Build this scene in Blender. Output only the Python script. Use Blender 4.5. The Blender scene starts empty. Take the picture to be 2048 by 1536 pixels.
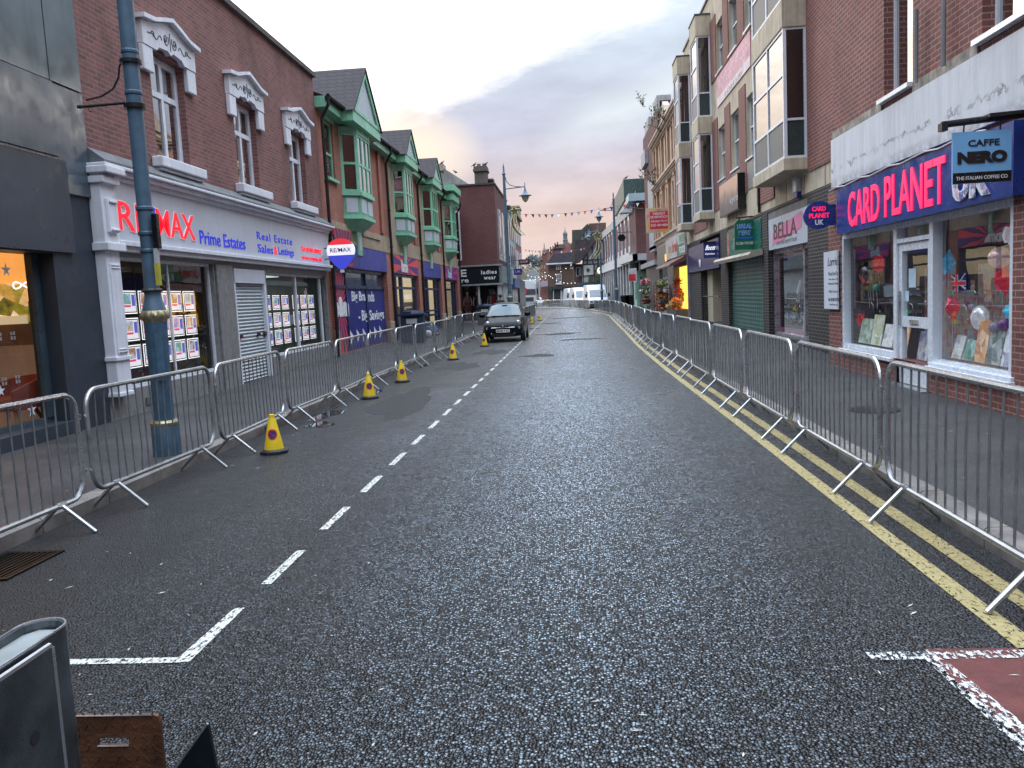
import bpy, bmesh, math, random
from mathutils import Vector, Matrix
random.seed(7)
R = math.radians
PI = math.pi
scene = bpy.context.scene
COL = scene.collection

# ------------------------------------------------------------------ camera geometry
def _n(a):
    l = math.sqrt(sum(t*t for t in a)); return [t/l for t in a]
FPX, EYE, VPX, VPY, ROLL = 1650., 1.70, 1143., 588., .05
_dY = _n([(VPX-1024)/FPX, (768-VPY)/FPX, -1.])
_c = (-ROLL*_dY[0]+_dY[1])/(-_dY[2])
_up = _n([-ROLL, 1., _c])
_dX = [_dY[1]*_up[2]-_dY[2]*_up[1], _dY[2]*_up[0]-_dY[0]*_up[2], _dY[0]*_up[1]-_dY[1]*_up[0]]
_M = [_dX, _dY, _up]
def at(px, py, x=None, y=None, z=None):
    """world point seen at a photo position on the plane x=, y= or z="""
    v = [(px-1024)/FPX, (768-py)/FPX, -1.]
    d = [sum(r[i]*v[i] for i in range(3)) for r in _M]
    t = x/d[0] if x is not None else (y/d[1] if y is not None else (z-EYE)/d[2])
    return Vector((d[0]*t, d[1]*t, EYE+t*d[2]))
cam = bpy.data.cameras.new('camera'); camo = bpy.data.objects.new('camera', cam); COL.objects.link(camo)
cam.sensor_width = 36; cam.lens = 36*FPX/2048; cam.clip_start = .05; cam.clip_end = 3000
camo.matrix_world = Matrix(((_M[0][0], _M[0][1], _M[0][2], 0), (_M[1][0], _M[1][1], _M[1][2], 0), (_M[2][0], _M[2][1], _M[2][2], EYE), (0, 0, 0, 1)))
scene.camera = camo

# ------------------------------------------------------------------ materials
MATS = {}
def node(nt, typ, **kw):
    n = nt.nodes.new(typ)
    for k, v in kw.items():
        if k.startswith('i_'):
            n.inputs[int(k[2:]) if k[2:].isdigit() else k[2:]].default_value = v
        else: setattr(n, k, v)
    return n
def newmat(name):
    m = bpy.data.materials.new(name); m.use_nodes = True; nt = m.node_tree
    b = nt.nodes['Principled BSDF']
    return m, nt, b
def mathn(nt, op, a, b=None, c=None):
    n = nt.nodes.new('ShaderNodeMath'); n.operation = op
    for i, v in enumerate((a, b, c)):
        if v is None: continue
        if isinstance(v, (int, float)): n.inputs[i].default_value = v
        else: nt.links.new(v, n.inputs[i])
    return n.outputs[0]
def mixc(nt, f, a, b, mode='MIX'):
    n = nt.nodes.new('ShaderNodeMix'); n.data_type = 'RGBA'; n.blend_type = mode
    for i, v in ((0, f), (6, a), (7, b)):
        if isinstance(v, (int, float)): n.inputs[i].default_value = v
        elif isinstance(v, tuple): n.inputs[i].default_value = v if len(v) == 4 else (*v, 1)
        else: nt.links.new(v, n.inputs[i])
    return n.outputs[2]
def ramp(nt, f, stops):
    n = nt.nodes.new('ShaderNodeValToRGB')
    e = n.color_ramp.elements
    while len(e) < len(stops): e.new(.5)
    for i, (p, c) in enumerate(stops):
        e[i].position = p
        e[i].color = (c, c, c, 1) if isinstance(c, (int, float)) else (*c, 1)
    nt.links.new(f, n.inputs[0]); return n.outputs[0]
def pos(nt): return nt.nodes.new('ShaderNodeNewGeometry').outputs['Position']
def noise(nt, vec, scale, detail=3, rough=.55, out=0):
    n = node(nt, 'ShaderNodeTexNoise'); n.inputs['Scale'].default_value = scale
    n.inputs['Detail'].default_value = detail; n.inputs['Roughness'].default_value = rough
    nt.links.new(vec, n.inputs['Vector']); return n.outputs[out]
def vscale(nt, vec, s):
    n = node(nt, 'ShaderNodeMapping'); n.inputs['Scale'].default_value = s; nt.links.new(vec, n.inputs['Vector']); return n.outputs[0]
def bump(nt, b, h, strength=.3, dist=.01):
    n = node(nt, 'ShaderNodeBump'); n.inputs['Strength'].default_value = strength; n.inputs['Distance'].default_value = dist
    nt.links.new(h, n.inputs['Height']); nt.links.new(n.outputs[0], b.inputs['Normal'])
def mat(name, col, rough=.6, metal=0., var=.25, vs=2.5, bmp=.1, bs=40, emit=0., coat=0., streak=0., spec=None):
    """general painted / stone / metal surface with blotches, optional rain streaks and fine bump"""
    if name in MATS: return MATS[name]
    m, nt, b = newmat(name); p = pos(nt)
    n1 = noise(nt, p, vs, 5)
    dk = tuple(c*(1-var) for c in col); lt = tuple(min(1, c*(1+var*.8)) for c in col)
    c = mixc(nt, ramp(nt, n1, [(.3, 0.), (.7, 1.)]), dk, lt)
    if streak:
        s = noise(nt, vscale(nt, p, (5, 5, .35)), 2.0, 5)
        c = mixc(nt, mathn(nt, 'MULTIPLY', ramp(nt, s, [(.45, 0.), (.75, 1.)]), streak), c, tuple(q*.35 for q in col))
    nt.links.new(c, b.inputs['Base Color'])
    b.inputs['Metallic'].default_value = metal
    if spec is not None: b.inputs['Specular IOR Level'].default_value = spec
    n2 = noise(nt, p, vs*6, 3)
    nt.links.new(ramp(nt, n2, [(.3, max(0, rough-.1)), (.7, min(1, rough+.1))]), b.inputs['Roughness'])
    if bmp: bump(nt, b, noise(nt, p, bs, 3), bmp, .01)
    if emit:
        nt.links.new(c, b.inputs['Emission Color']); b.inputs['Emission Strength'].default_value = emit
    if coat: b.inputs['Coat Weight'].default_value = coat; b.inputs['Coat Roughness'].default_value = .05
    MATS[name] = m; return m
def brick(name, c1, c2, mortar, w=.225, h=.075, mo=.01, var=.5, stain=(.03, .025, .025), stainamt=.5, bumpd=.012):
    m, nt, b = newmat(name); p = pos(nt)
    sx = node(nt, 'ShaderNodeSeparateXYZ'); nt.links.new(p, sx.inputs[0])
    cb = node(nt, 'ShaderNodeCombineXYZ')
    nt.links.new(mathn(nt, 'ADD', sx.outputs[0], sx.outputs[1]), cb.inputs[0]); nt.links.new(sx.outputs[2], cb.inputs[1])
    t = node(nt, 'ShaderNodeTexBrick'); nt.links.new(cb.outputs[0], t.inputs['Vector'])
    t.inputs['Scale'].default_value = 1; t.inputs['Brick Width'].default_value = w; t.inputs['Row Height'].default_value = h
    t.inputs['Mortar Size'].default_value = mo; t.inputs['Mortar Smooth'].default_value = .2; t.inputs['Bias'].default_value = -.1
    t.inputs['Color1'].default_value = (*c1, 1); t.inputs['Color2'].default_value = (*c2, 1); t.inputs['Mortar'].default_value = (*mortar, 1)
    c = mixc(nt, ramp(nt, noise(nt, p, 1.1, 6, .65), [(.35, 0.), (.75, var)]), t.outputs['Color'], tuple(q*.45 for q in c1))
    c = mixc(nt, ramp(nt, noise(nt, vscale(nt, p, (1, 1, .35)), .8, 6, .7), [(.5, 0.), (.75, stainamt)]), c, stain)
    c = mixc(nt, ramp(nt, noise(nt, p, 9, 3), [(.55, 0.), (.8, .5)]), c, tuple(min(1, q*1.7) for q in c2))
    nt.links.new(c, b.inputs['Base Color']); b.inputs['Roughness'].default_value = .82
    hh = mathn(nt, 'ADD', mathn(nt, 'MULTIPLY', mathn(nt, 'SUBTRACT', 1, t.outputs['Fac']), 1.0), mathn(nt, 'MULTIPLY', noise(nt, p, 60, 3), .5))
    bump(nt, b, hh, .6, bumpd)
    MATS[name] = m; return m
def glass(name, tint=(.8, .85, .85), refl=1.0, darkness=0., ior=1.5, rough=0.0, rc=.9):
    """single-pane glass: see-through with a Fresnel reflection"""
    m, nt, b = newmat(name); nt.nodes.remove(b); out = nt.nodes['Material Output']
    tr = node(nt, 'ShaderNodeBsdfTransparent'); tr.inputs[0].default_value = (*[t*(1-darkness) for t in tint], 1)
    gl = node(nt, 'ShaderNodeBsdfGlossy'); gl.inputs['Roughness'].default_value = rough; gl.inputs['Color'].default_value = (rc, rc, rc, 1)
    fr = node(nt, 'ShaderNodeFresnel'); fr.inputs['IOR'].default_value = ior
    bp = node(nt, 'ShaderNodeBump'); bp.inputs['Strength'].default_value = .08; bp.inputs['Distance'].default_value = .02
    nt.links.new(noise(nt, pos(nt), 1.3, 2), bp.inputs['Height']); nt.links.new(bp.outputs[0], gl.inputs['Normal'])
    f = mathn(nt, 'MINIMUM', mathn(nt, 'ADD', mathn(nt, 'MULTIPLY', fr.outputs[0], refl), .02), 1.)
    mx = node(nt, 'ShaderNodeMixShader'); nt.links.new(f, mx.inputs[0]); nt.links.new(tr.outputs[0], mx.inputs[1]); nt.links.new(gl.outputs[0], mx.inputs[2])
    nt.links.new(mx.outputs[0], out.inputs['Surface']); MATS[name] = m; return m
def emis(name, col, s=1.):
    if name in MATS: return MATS[name]
    m, nt, b = newmat(name); b.inputs['Base Color'].default_value = (*col, 1)
    b.inputs['Emission Color'].default_value = (*col, 1); b.inputs['Emission Strength'].default_value = s
    b.inputs['Roughness'].default_value = .4; MATS[name] = m; return m
def sunburst(name, cy, cz, n, ca, cb, emit=0.):
    """rays of two colours fanning from the point y=cy z=cz on a facade sign"""
    m, nt, b = newmat(name); p = pos(nt)
    sx = node(nt, 'ShaderNodeSeparateXYZ'); nt.links.new(p, sx.inputs[0])
    a = mathn(nt, 'ARCTAN2', mathn(nt, 'SUBTRACT', sx.outputs[2], cz), mathn(nt, 'SUBTRACT', sx.outputs[1], cy))
    s = mathn(nt, 'SINE', mathn(nt, 'MULTIPLY', a, n))
    c = mixc(nt, ramp(nt, s, [(.0, 0.), (.06, 1.)]), ca, cb)
    nt.links.new(c, b.inputs['Base Color']); b.inputs['Roughness'].default_value = .45
    if emit: nt.links.new(c, b.inputs['Emission Color']); b.inputs['Emission Strength'].default_value = emit
    MATS[name] = m; return m
def photo(name, seed, cols, scale=5, emit=0.):
    """printed picture: blotches of the given colours"""
    m, nt, b = newmat(name); p = pos(nt)
    mp = node(nt, 'ShaderNodeMapping'); mp.inputs['Location'].default_value = (seed*3.1, seed*1.7, seed*2.3); nt.links.new(p, mp.inputs[0])
    v = node(nt, 'ShaderNodeTexVoronoi'); v.inputs['Scale'].default_value = scale; nt.links.new(mp.outputs[0], v.inputs['Vector'])
    sx = node(nt, 'ShaderNodeSeparateColor'); nt.links.new(v.outputs['Color'], sx.inputs[0])
    f = mathn(nt, 'ADD', mathn(nt, 'MULTIPLY', sx.outputs[0], .6), mathn(nt, 'MULTIPLY', noise(nt, mp.outputs[0], scale*2, 4), .5))
    st = [(i/(len(cols)-1)*.7+.15, c) for i, c in enumerate(cols)]
    c = ramp(nt, f, st); nt.links.new(c, b.inputs['Base Color']); b.inputs['Roughness'].default_value = .3
    if emit: nt.links.new(c, b.inputs['Emission Color']); b.inputs['Emission Strength'].default_value = emit
    MATS[name] = m; return m

# ------------------------------------------------------------------ mesh building
BASE = {}
SPLIT = {'brick_pier', 'pier_base', 'stone_course', 'bracket', 'sill', 'brick_panel', 'pilaster', 'brick_pilaster', 'white_window_strip', 'column', 'grey_spandrel', 'window_ledge', 'chimney',
         'finial', 'shopfront_post', 'crate', 'navy_vinyl_panel', 'wiper', 'arrow_mark', 'shutter_lock', 'shutter_guide', 'window_sill', 'gutter', 'roller_lock', 'star_sticker', 'door_rail', 'shelving',
         'card_rack', 'gable_ornament', 'hanging_wires', 'bolt_hole', 'wheel', 'stone_band_moulding', 'upper_cladding', 'fascia_panel', 'shaft_band', 'hook', 'apron_panel', 'clamp', 'soffit_panel', 'chimney_pot', 'door_joint', 'upper_window', 'timber_post', 'balcony_recess', 'step', 'vent_pipe', 'clamp', 'dark_slot', 'bin_wheel', 'coping'}
class MB:
    def __init__(s): s.v = []; s.f = []; s.sm = False
    def add(s, vs, fs):
        o = len(s.v); s.v += [tuple(v) for v in vs]; s.f += [tuple(i+o for i in f) for f in fs]; return s
    def box(s, x0, x1, y0, y1, z0, z1):
        x0, x1 = sorted((x0, x1)); y0, y1 = sorted((y0, y1)); z0, z1 = sorted((z0, z1))
        return s.add([(x0, y0, z0), (x1, y0, z0), (x1, y1, z0), (x0, y1, z0), (x0, y0, z1), (x1, y0, z1), (x1, y1, z1), (x0, y1, z1)],
                     [(0, 3, 2, 1), (4, 5, 6, 7), (0, 1, 5, 4), (1, 2, 6, 5), (2, 3, 7, 6), (3, 0, 4, 7)])
    def fb(s, X, sd, y0, y1, z0, z1, d0, d1): return s.box(X+sd*d0, X+sd*d1, y0, y1, z0, z1)
    def quad(s, a, b, c, d): return s.add([a, b, c, d], [(0, 1, 2, 3)])
    def poly(s, pts): return s.add(pts, [tuple(range(len(pts)))])
    def prism(s, pts, vec):
        """extrude the 3-D polygon along vec"""
        n = len(pts); v = Vector(vec)
        a = [Vector(p) for p in pts]; b = [p+v for p in a]
        return s.add(a+b, [tuple(range(n))[::-1], tuple(range(n, 2*n))]+[(i, (i+1) % n, n+(i+1) % n, n+i) for i in range(n)])
    def tube(s, p0, p1, r, n=8, r1=None):
        p0, p1 = Vector(p0), Vector(p1); r1 = r if r1 is None else r1
        d = (p1-p0).normalized(); a = d.orthogonal().normalized(); b = d.cross(a)
        vs = [p0+(a*math.cos(t)+b*math.sin(t))*r for t in [2*PI*i/n for i in range(n)]]+[p1+(a*math.cos(t)+b*math.sin(t))*r1 for t in [2*PI*i/n for i in range(n)]]
        return s.add(vs, [(i, (i+1) % n, n+(i+1) % n, n+i) for i in range(n)]+[tuple(range(n))[::-1], tuple(range(n, 2*n))])
    def path(s, pts, r, n=8, closed=False):
        pts = [Vector(p) for p in pts]; m = len(pts); o = len(s.v); a = None
        for i, p in enumerate(pts):
            q0 = pts[(i-1) % m] if closed or i else p; q1 = pts[(i+1) % m] if closed or i < m-1 else p
            d = (q1-q0).normalized()
            a = d.orthogonal().normalized() if a is None else (a-d*a.dot(d)).normalized()
            b = d.cross(a); rr = r[i] if isinstance(r, (list, tuple)) else r
            s.v += [tuple(p+(a*math.cos(2*PI*k/n)+b*math.sin(2*PI*k/n))*rr) for k in range(n)]
        for i in range(m if closed else m-1):
            j = (i+1) % m
            s.f += [(o+i*n+k, o+i*n+(k+1) % n, o+j*n+(k+1) % n, o+j*n+k) for k in range(n)]
        if not closed: s.f += [tuple(range(o, o+n))[::-1], tuple(range(o+(m-1)*n, o+m*n))]
        return s
    def lathe(s, prof, c=(0, 0, 0), n=16, axis='z', flute=0.):
        o = len(s.v); m = len(prof)
        for r, h in prof:
            for k in range(n):
                t = 2*PI*k/n; rr = r
                x, y = rr*math.cos(t), rr*math.sin(t)
                v = (x, y, h) if axis == 'z' else ((h, x, y) if axis == 'x' else (x, h, y))
                s.v.append((v[0]+c[0], v[1]+c[1], v[2]+c[2]))
        for i in range(m-1): s.f += [(o+i*n+k, o+i*n+(k+1) % n, o+(i+1)*n+(k+1) % n, o+(i+1)*n+k) for k in range(n)]
        s.f += [tuple(range(o, o+n))[::-1], tuple(range(o+(m-1)*n, o+m*n))]
        return s
    def ball(s, c, r, sx=1, sy=1, sz=1, n=10, m=7):
        return s.lathe_scaled([(math.sin(PI*i/m)*r or 1e-4, -math.cos(PI*i/m)*r) for i in range(m+1)], c, n, (sx, sy, sz))
    def lathe_scaled(s, prof, c, n, sc):
        o = len(s.v); MB.lathe(s, prof, (0, 0, 0), n)
        for i in range(o, len(s.v)): v = s.v[i]; s.v[i] = (v[0]*sc[0]+c[0], v[1]*sc[1]+c[1], v[2]*sc[2]+c[2])
        return s
    def rot(s, ang, c=(0, 0, 0), axis='Z', start=0):
        m = Matrix.Rotation(ang, 3, axis); c = Vector(c)
        s.v = s.v[:start]+[tuple(m @ (Vector(v)-c)+c) for v in s.v[start:]]; return s
    def clusters(s, tol=.02):
        """groups of faces that touch (within tol) -> list of MB"""
        n = len(s.v); par = list(range(n))
        def fd(i):
            while par[i] != i: par[i] = par[par[i]]; i = par[i]
            return i
        for f in s.f:
            for i in f[1:]: par[fd(i)] = fd(f[0])
        g = {}
        for fi, f in enumerate(s.f): g.setdefault(fd(f[0]), []).append(fi)
        items = []
        for k, fs in g.items():
            ids = {i for fi in fs for i in s.f[fi]}
            items.append([fs, [min(s.v[i][a] for i in ids)-tol for a in range(3)], [max(s.v[i][a] for i in ids)+tol for a in range(3)]])
        ch = True
        while ch:
            ch = False; out_ = []
            for it in items:
                for o in out_:
                    if all(it[1][a] <= o[2][a] and o[1][a] <= it[2][a] for a in range(3)):
                        o[0] += it[0]; o[1] = [min(x, y) for x, y in zip(o[1], it[1])]; o[2] = [max(x, y) for x, y in zip(o[2], it[2])]; ch = True; break
                else: out_.append(it)
            items = out_
        res = []
        for fs, _, _ in items:
            ids = sorted({i for fi in fs for i in s.f[fi]}); mp = {i: k for k, i in enumerate(ids)}
            m = MB(); m.v = [s.v[i] for i in ids]; m.f = [tuple(mp[i] for i in s.f[fi]) for fi in fs]; res.append(m)
        return res
    def build(s, name, material, parent=None, smooth=False, bevel=0., label=None, nosplit=False):
        if name in SPLIT and not nosplit:
            cl = s.clusters()
            if len(cl) > 1:
                return [c.build(name, material, parent, smooth, bevel, label, True) for c in cl][0]
        b = BASE.get(parent.name, Vector((0, 0, 0))) if parent else Vector((0, 0, 0))
        me = bpy.data.meshes.new(name); me.from_pydata([tuple(Vector(v)-b) for v in s.v], [], s.f)
        bm = bmesh.new(); bm.from_mesh(me); bmesh.ops.recalc_face_normals(bm, faces=bm.faces)
        bm.to_mesh(me); bm.free()
        me.materials.append(material)
        if smooth:
            for p in me.polygons: p.use_smooth = True
            try: me.set_sharp_from_angle(angle=R(40))
            except Exception: pass
        o = bpy.data.objects.new(name, me); COL.objects.link(o)
        if parent: o.parent = parent; BASE[o.name] = b
        if bevel:
            bv = o.modifiers.new('bevel', 'BEVEL'); bv.width = bevel; bv.segments = 2; bv.limit_method = 'ANGLE'
        if label: o['label'] = label
        return o
def thing(name, label, cat, loc=(0, 0, 0), group=None, rz=0.):
    o = bpy.data.objects.new(name, None); COL.objects.link(o); o.location = loc; o.rotation_euler = (0, 0, rz)
    o.empty_display_size = .2
    o['label'] = label; o['category'] = cat
    if group: o['group'] = group
    BASE[o.name] = Vector(loc); return o
def tag(o, label, cat, group=None):
    o['label'] = label; o['category'] = cat
    if group: o['group'] = group
    return o
def stru(o): o['kind'] = 'structure'; return o
def dup(root, loc, rz=0., label=None, scale=None):
    def cp(o, par):
        c = o.copy(); COL.objects.link(c); c.parent = par
        for ch in o.children: cp(ch, c)
        return c
    r = cp(root, None); r.location = loc; r.rotation_euler = (0, 0, rz)
    if scale: r.scale = (scale,)*3
    if label: r['label'] = label
    return r
def box(name, m, parent, *a, bevel=0.): return MB().box(*a).build(name, m, parent, bevel=bevel)
def fbox(name, m, parent, X, sd, *a, bevel=0.): return MB().fb(X, sd, *a).build(name, m, parent, bevel=bevel)
_TC = {}
def text(body, o, u, n, w, h, m, parent, name='lettering', bold=0., depth=.01, center=False, mirror=False, space=1.0, italic=0.):
    """raised lettering; o = lower-left corner, u = reading direction, n = facing direction, w x h = block size"""
    key = (body, bold, space)
    if key not in _TC:
        cu = bpy.data.curves.new('t', 'FONT'); cu.body = body; cu.size = 1; cu.offset = bold; cu.resolution_u = 3
        cu.align_x = 'CENTER' if center or '\n' in body else 'LEFT'; cu.space_character = space; cu.space_line = .85
        ob = bpy.data.objects.new('t', cu); COL.objects.link(ob)
        bpy.context.view_layer.update()
        me = bpy.data.meshes.new_from_object(ob.evaluated_get(bpy.context.evaluated_depsgraph_get()))
        vs = [tuple(v.co) for v in me.vertices]; fs = [tuple(p.vertices) for p in me.polygons]
        bpy.data.objects.remove(ob); bpy.data.curves.remove(cu); bpy.data.meshes.remove(me)
        _TC[key] = (vs, fs)
    vs, fs = _TC[key]
    x0 = min(v[0] for v in vs); x1 = max(v[0] for v in vs); y0 = min(v[1] for v in vs); y1 = max(v[1] for v in vs)
    o, u, n = Vector(o), Vector(u).normalized(), Vector(n).normalized(); up = Vector((0, 0, 1))
    sx, sy = w/(x1-x0), h/(y1-y0)
    base = [o+u*((v[0]-x0)*sx+italic*(v[1]-y0)*sy)+up*((v[1]-y0)*sy) for v in vs]
    mb = MB(); k = len(vs)
    mb.v = [tuple(p+n*depth) for p in base]+[tuple(p) for p in base]
    mb.f = [f for f in fs]
    cnt = {}
    for f in fs:
        for i in range(len(f)):
            e = (f[i], f[(i+1) % len(f)]); cnt[e] = 1
    for (a, b2) in cnt:
        if (b2, a) not in cnt: mb.f.append((a, b2, b2+k, a+k))
    b = BASE.get(parent.name, Vector((0, 0, 0)))
    me = bpy.data.meshes.new(name); me.from_pydata([tuple(Vector(v)-b) for v in mb.v], [], mb.f); me.materials.append(m)
    ob = bpy.data.objects.new(name, me); COL.objects.link(ob); ob.parent = parent; BASE[ob.name] = b
    return ob
def tl(body, y, z, w, h, m, parent, X=-7., d=.0, **k):
    q = -X/7.; y, z, w, h = y*q, 1.7+(z-1.7)*q, w*q, h*q   # on the left facades, reading towards +y
    return text(body, (X+d, y, z), (0, 1, 0), (1, 0, 0), w, h, m, parent, **k)
def tr(body, y, z, w, h, m, parent, X=5.2, d=.0, **k):
    q = X/(4.8 if X < 4.85 else 5.2); y, z, w, h = y*q, 1.7+(z-1.7)*q, w*q, h*q   # on the right facades; y = far (left-hand) end
    return text(body, (X-d, y, z), (0, -1, 0), (-1, 0, 0), w, h, m, parent, **k)
def tf(body, x, z, w, h, m, parent, Y, **k):             # facing the photographer
    return text(body, (x, Y, z), (1, 0, 0), (0, -1, 0), w, h, m, parent, **k)
def wall(X, sd, y0, y1, z0, z1, holes=(), t=.28, mb=None):
    """facade sheet with real openings and reveals; runs along y, faces sd"""
    mb = mb or MB(); xi = X-sd*t
    ys = sorted({y0, y1, *[min(max(h[0], y0), y1) for h in holes], *[min(max(h[1], y0), y1) for h in holes]})
    zs = sorted({z0, z1, *[min(max(h[2], z0), z1) for h in holes], *[min(max(h[3], z0), z1) for h in holes]})
    for a, b in zip(ys, ys[1:]):
        for c, d in zip(zs, zs[1:]):
            if any(h[0] < (a+b)/2 < h[1] and h[2] < (c+d)/2 < h[3] for h in holes): continue
            mb.quad((X, a, c), (X, b, c), (X, b, d), (X, a, d))
    for h in holes:
        a, b, c, d = h
        mb.quad((X, a, c), (xi, a, c), (xi, a, d), (X, a, d)); mb.quad((X, b, c), (xi, b, c), (xi, b, d), (X, b, d))
        mb.quad((X, a, c), (X, b, c), (xi, b, c), (xi, a, c)); mb.quad((X, a, d), (X, b, d), (xi, b, d), (xi, a, d))
    mb.quad((X, y0, z0), (X-sd*6, y0, z0), (X-sd*6, y0, z1), (X, y0, z1)); mb.quad((X, y1, z0), (X-sd*6, y1, z0), (X-sd*6, y1, z1), (X, y1, z1))
    mb.quad((X, y0, z1), (X, y1, z1), (X-sd*6, y1, z1), (X-sd*6, y0, z1))
    return mb
def interior(X, sd, y0, y1, z0, z1, dep, m, parent, name='interior', start=.3):
    a, b = X-sd*start, X-sd*dep; mb = MB()
    mb.quad((b, y0, z0), (b, y1, z0), (b, y1, z1), (b, y0, z1)); mb.quad((a, y0, z0), (b, y0, z0), (b, y0, z1), (a, y0, z1))
    mb.quad((a, y1, z0), (b, y1, z0), (b, y1, z1), (a, y1, z1)); mb.quad((a, y0, z0), (a, y1, z0), (b, y1, z0), (b, y0, z0))
    mb.quad((a, y0, z1), (a, y1, z1), (b, y1, z1), (b, y0, z1))
    return mb.build(name, m, parent)
def pane(X, sd, y0, y1, z0, z1, d, m, parent, name='pane'):
    x = X+sd*d; return MB().quad((x, y0, z0), (x, y1, z0), (x, y1, z1), (x, y0, z1)).build(name, m, parent)
def window(X, sd, y0, y1, z0, z1, fm, gm, parent, d=-.16, fw=.06, rows=(), cols=(), back=None, name='window', blind=None):
    """framed window set in an opening: frame (> pane, backing room)"""
    mb = MB(); t = .05
    mb.fb(X, sd, y0, y0+fw, z0, z1, d-t, d); mb.fb(X, sd, y1-fw, y1, z0, z1, d-t, d)
    mb.fb(X, sd, y0+fw, y1-fw, z0, z0+fw, d-t, d); mb.fb(X, sd, y0+fw, y1-fw, z1-fw, z1, d-t, d)
    for r in rows: mb.fb(X, sd, y0+fw, y1-fw, r-fw*.45, r+fw*.45, d-t, d+.006)
    for c in cols: mb.fb(X, sd, c-fw*.4, c+fw*.4, z0+fw, z1-fw, d-t, d+.003)
    w = mb.build(name, fm, parent, bevel=0)
    pane(X, sd, y0+fw*.5, y1-fw*.5, z0+fw*.5, z1-fw*.5, d-.03, gm, w)
    if blind: 
        b = MB(); z = z0+.1
        while z < blind[1]:
            b.add([(X+sd*(d-.12), y0, z), (X+sd*(d-.12), y1, z), (X+sd*(d-.15), y1, z+.03), (X+sd*(d-.15), y0, z+.03)], [(0, 1, 2, 3)]); z += .055
        b.build('blind', blind[0], w)
    if back: interior(X, sd, y0-.3, y1+.3, z0-.3, z1+.3, 1.8, back, w, 'room', start=-(d-.06))
    return w
# ------------------------------------------------------------------ sky, sun
W = bpy.data.worlds.new('World'); scene.world = W; W.use_nodes = True
nt = W.node_tree; bg = nt.nodes['Background']; out = nt.nodes['World Output']
sky = node(nt, 'ShaderNodeTexSky'); sky.sky_type = 'NISHITA'; sky.sun_disc = False
sky.sun_elevation = R(13); sky.sun_rotation = R(-32); sky.air_density = 1.2; sky.dust_density = 2
bg.inputs['Strength'].default_value = .006; nt.links.new(sky.outputs[0], bg.inputs[0])
tc = node(nt, 'ShaderNodeTexCoord'); D = tc.outputs['Generated']
sx = node(nt, 'ShaderNodeSeparateXYZ'); nt.links.new(D, sx.inputs[0]); dx, dy, dz = sx.outputs
el = mathn(nt, 'ARCSINE', dz); az = mathn(nt, 'ARCTAN2', dx, dy)
warp = mathn(nt, 'SUBTRACT', noise(nt, vscale(nt, D, (1, 1, 2.2)), 2.6, 6, .6), .5)
warp2 = mathn(nt, 'SUBTRACT', noise(nt, vscale(nt, D, (1, 1, 3.5)), 6.5, 6, .6), .5)
# edge between the blown-out white sky and the grey-mauve cloud bank
s = mathn(nt, 'SUBTRACT', el, mathn(nt, 'MULTIPLY_ADD', az, .40, .288))
s = mathn(nt, 'ADD', s, mathn(nt, 'MULTIPLY', warp, .16)); s = mathn(nt, 'ADD', s, mathn(nt, 'MULTIPLY', warp2, .06))
white = ramp(nt, mathn(nt, 'MULTIPLY_ADD', s, 5., .5), [(.42, 0.), (.72, 1.)])
# a second bright rift in the cloud, to the right
s2 = mathn(nt, 'ABSOLUTE', mathn(nt, 'ADD', mathn(nt, 'SUBTRACT', el, mathn(nt, 'MULTIPLY_ADD', az, .35, .182)), mathn(nt, 'MULTIPLY', warp, .10)))
rift = mathn(nt, 'MULTIPLY', ramp(nt, mathn(nt, 'MULTIPLY', s2, 22.), [(.0, 1.), (.9, 0.)]), ramp(nt, mathn(nt, 'MULTIPLY_ADD', az, 6., .35), [(.1, 0.), (.6, 1.)]))
cloud = ramp(nt, mathn(nt, 'MULTIPLY_ADD', el, 2.6, .0), [(.0, (.70, .60, .60)), (.10, (.74, .60, .58)), (.24, (.84, .65, .62)), (.36, (.68, .60, .66)), (.5, (.54, .56, .70)), (.7, (.60, .68, .80)), (1., (.76, .86, .93))])
dk = mathn(nt, 'ADD', 1., mathn(nt, 'ADD', mathn(nt, 'MULTIPLY', warp, .75), mathn(nt, 'MULTIPLY', warp2, .6)))
cloud = mixc(nt, 1., cloud, dk, 'MULTIPLY')
# warm glow low on the left, where the sun is coming up behind the shops
g = mathn(nt, 'ADD', mathn(nt, 'POWER', mathn(nt, 'ABSOLUTE', mathn(nt, 'MULTIPLY_ADD', az, 7.5, 1.45)), 2.), mathn(nt, 'POWER', mathn(nt, 'ABSOLUTE', mathn(nt, 'MULTIPLY_ADD', el, 13., -2.25)), 2.))
glow = ramp(nt, mathn(nt, 'ADD', g, mathn(nt, 'MULTIPLY', warp, .5)), [(.0, 1.), (.55, 0.)])
cloud = mixc(nt, mathn(nt, 'MULTIPLY', glow, .85), cloud, (1.12, .93, .72))
cloud = mixc(nt, mathn(nt, 'MULTIPLY', rift, .65), cloud, (.86, .95, .97))
wl = mathn(nt, 'ADD', 1., mathn(nt, 'ADD', mathn(nt, 'MULTIPLY', warp2, 1.1), mathn(nt, 'MULTIPLY', warp, .5)))
whitec = mixc(nt, ramp(nt, mathn(nt, 'ADD', az, mathn(nt, 'MULTIPLY', warp, .4)), [(.0, 0.), (.30, 1.)]), mixc(nt, 1., mixc(nt, ramp(nt, el, [(.20, 1.), (.34, 0.)]), (1.75, 1.75, 1.75), (1.7, 1.42, 1.18)), wl, 'MULTIPLY'), (.80, .90, .95))
front = mixc(nt, white, cloud, whitec)
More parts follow.
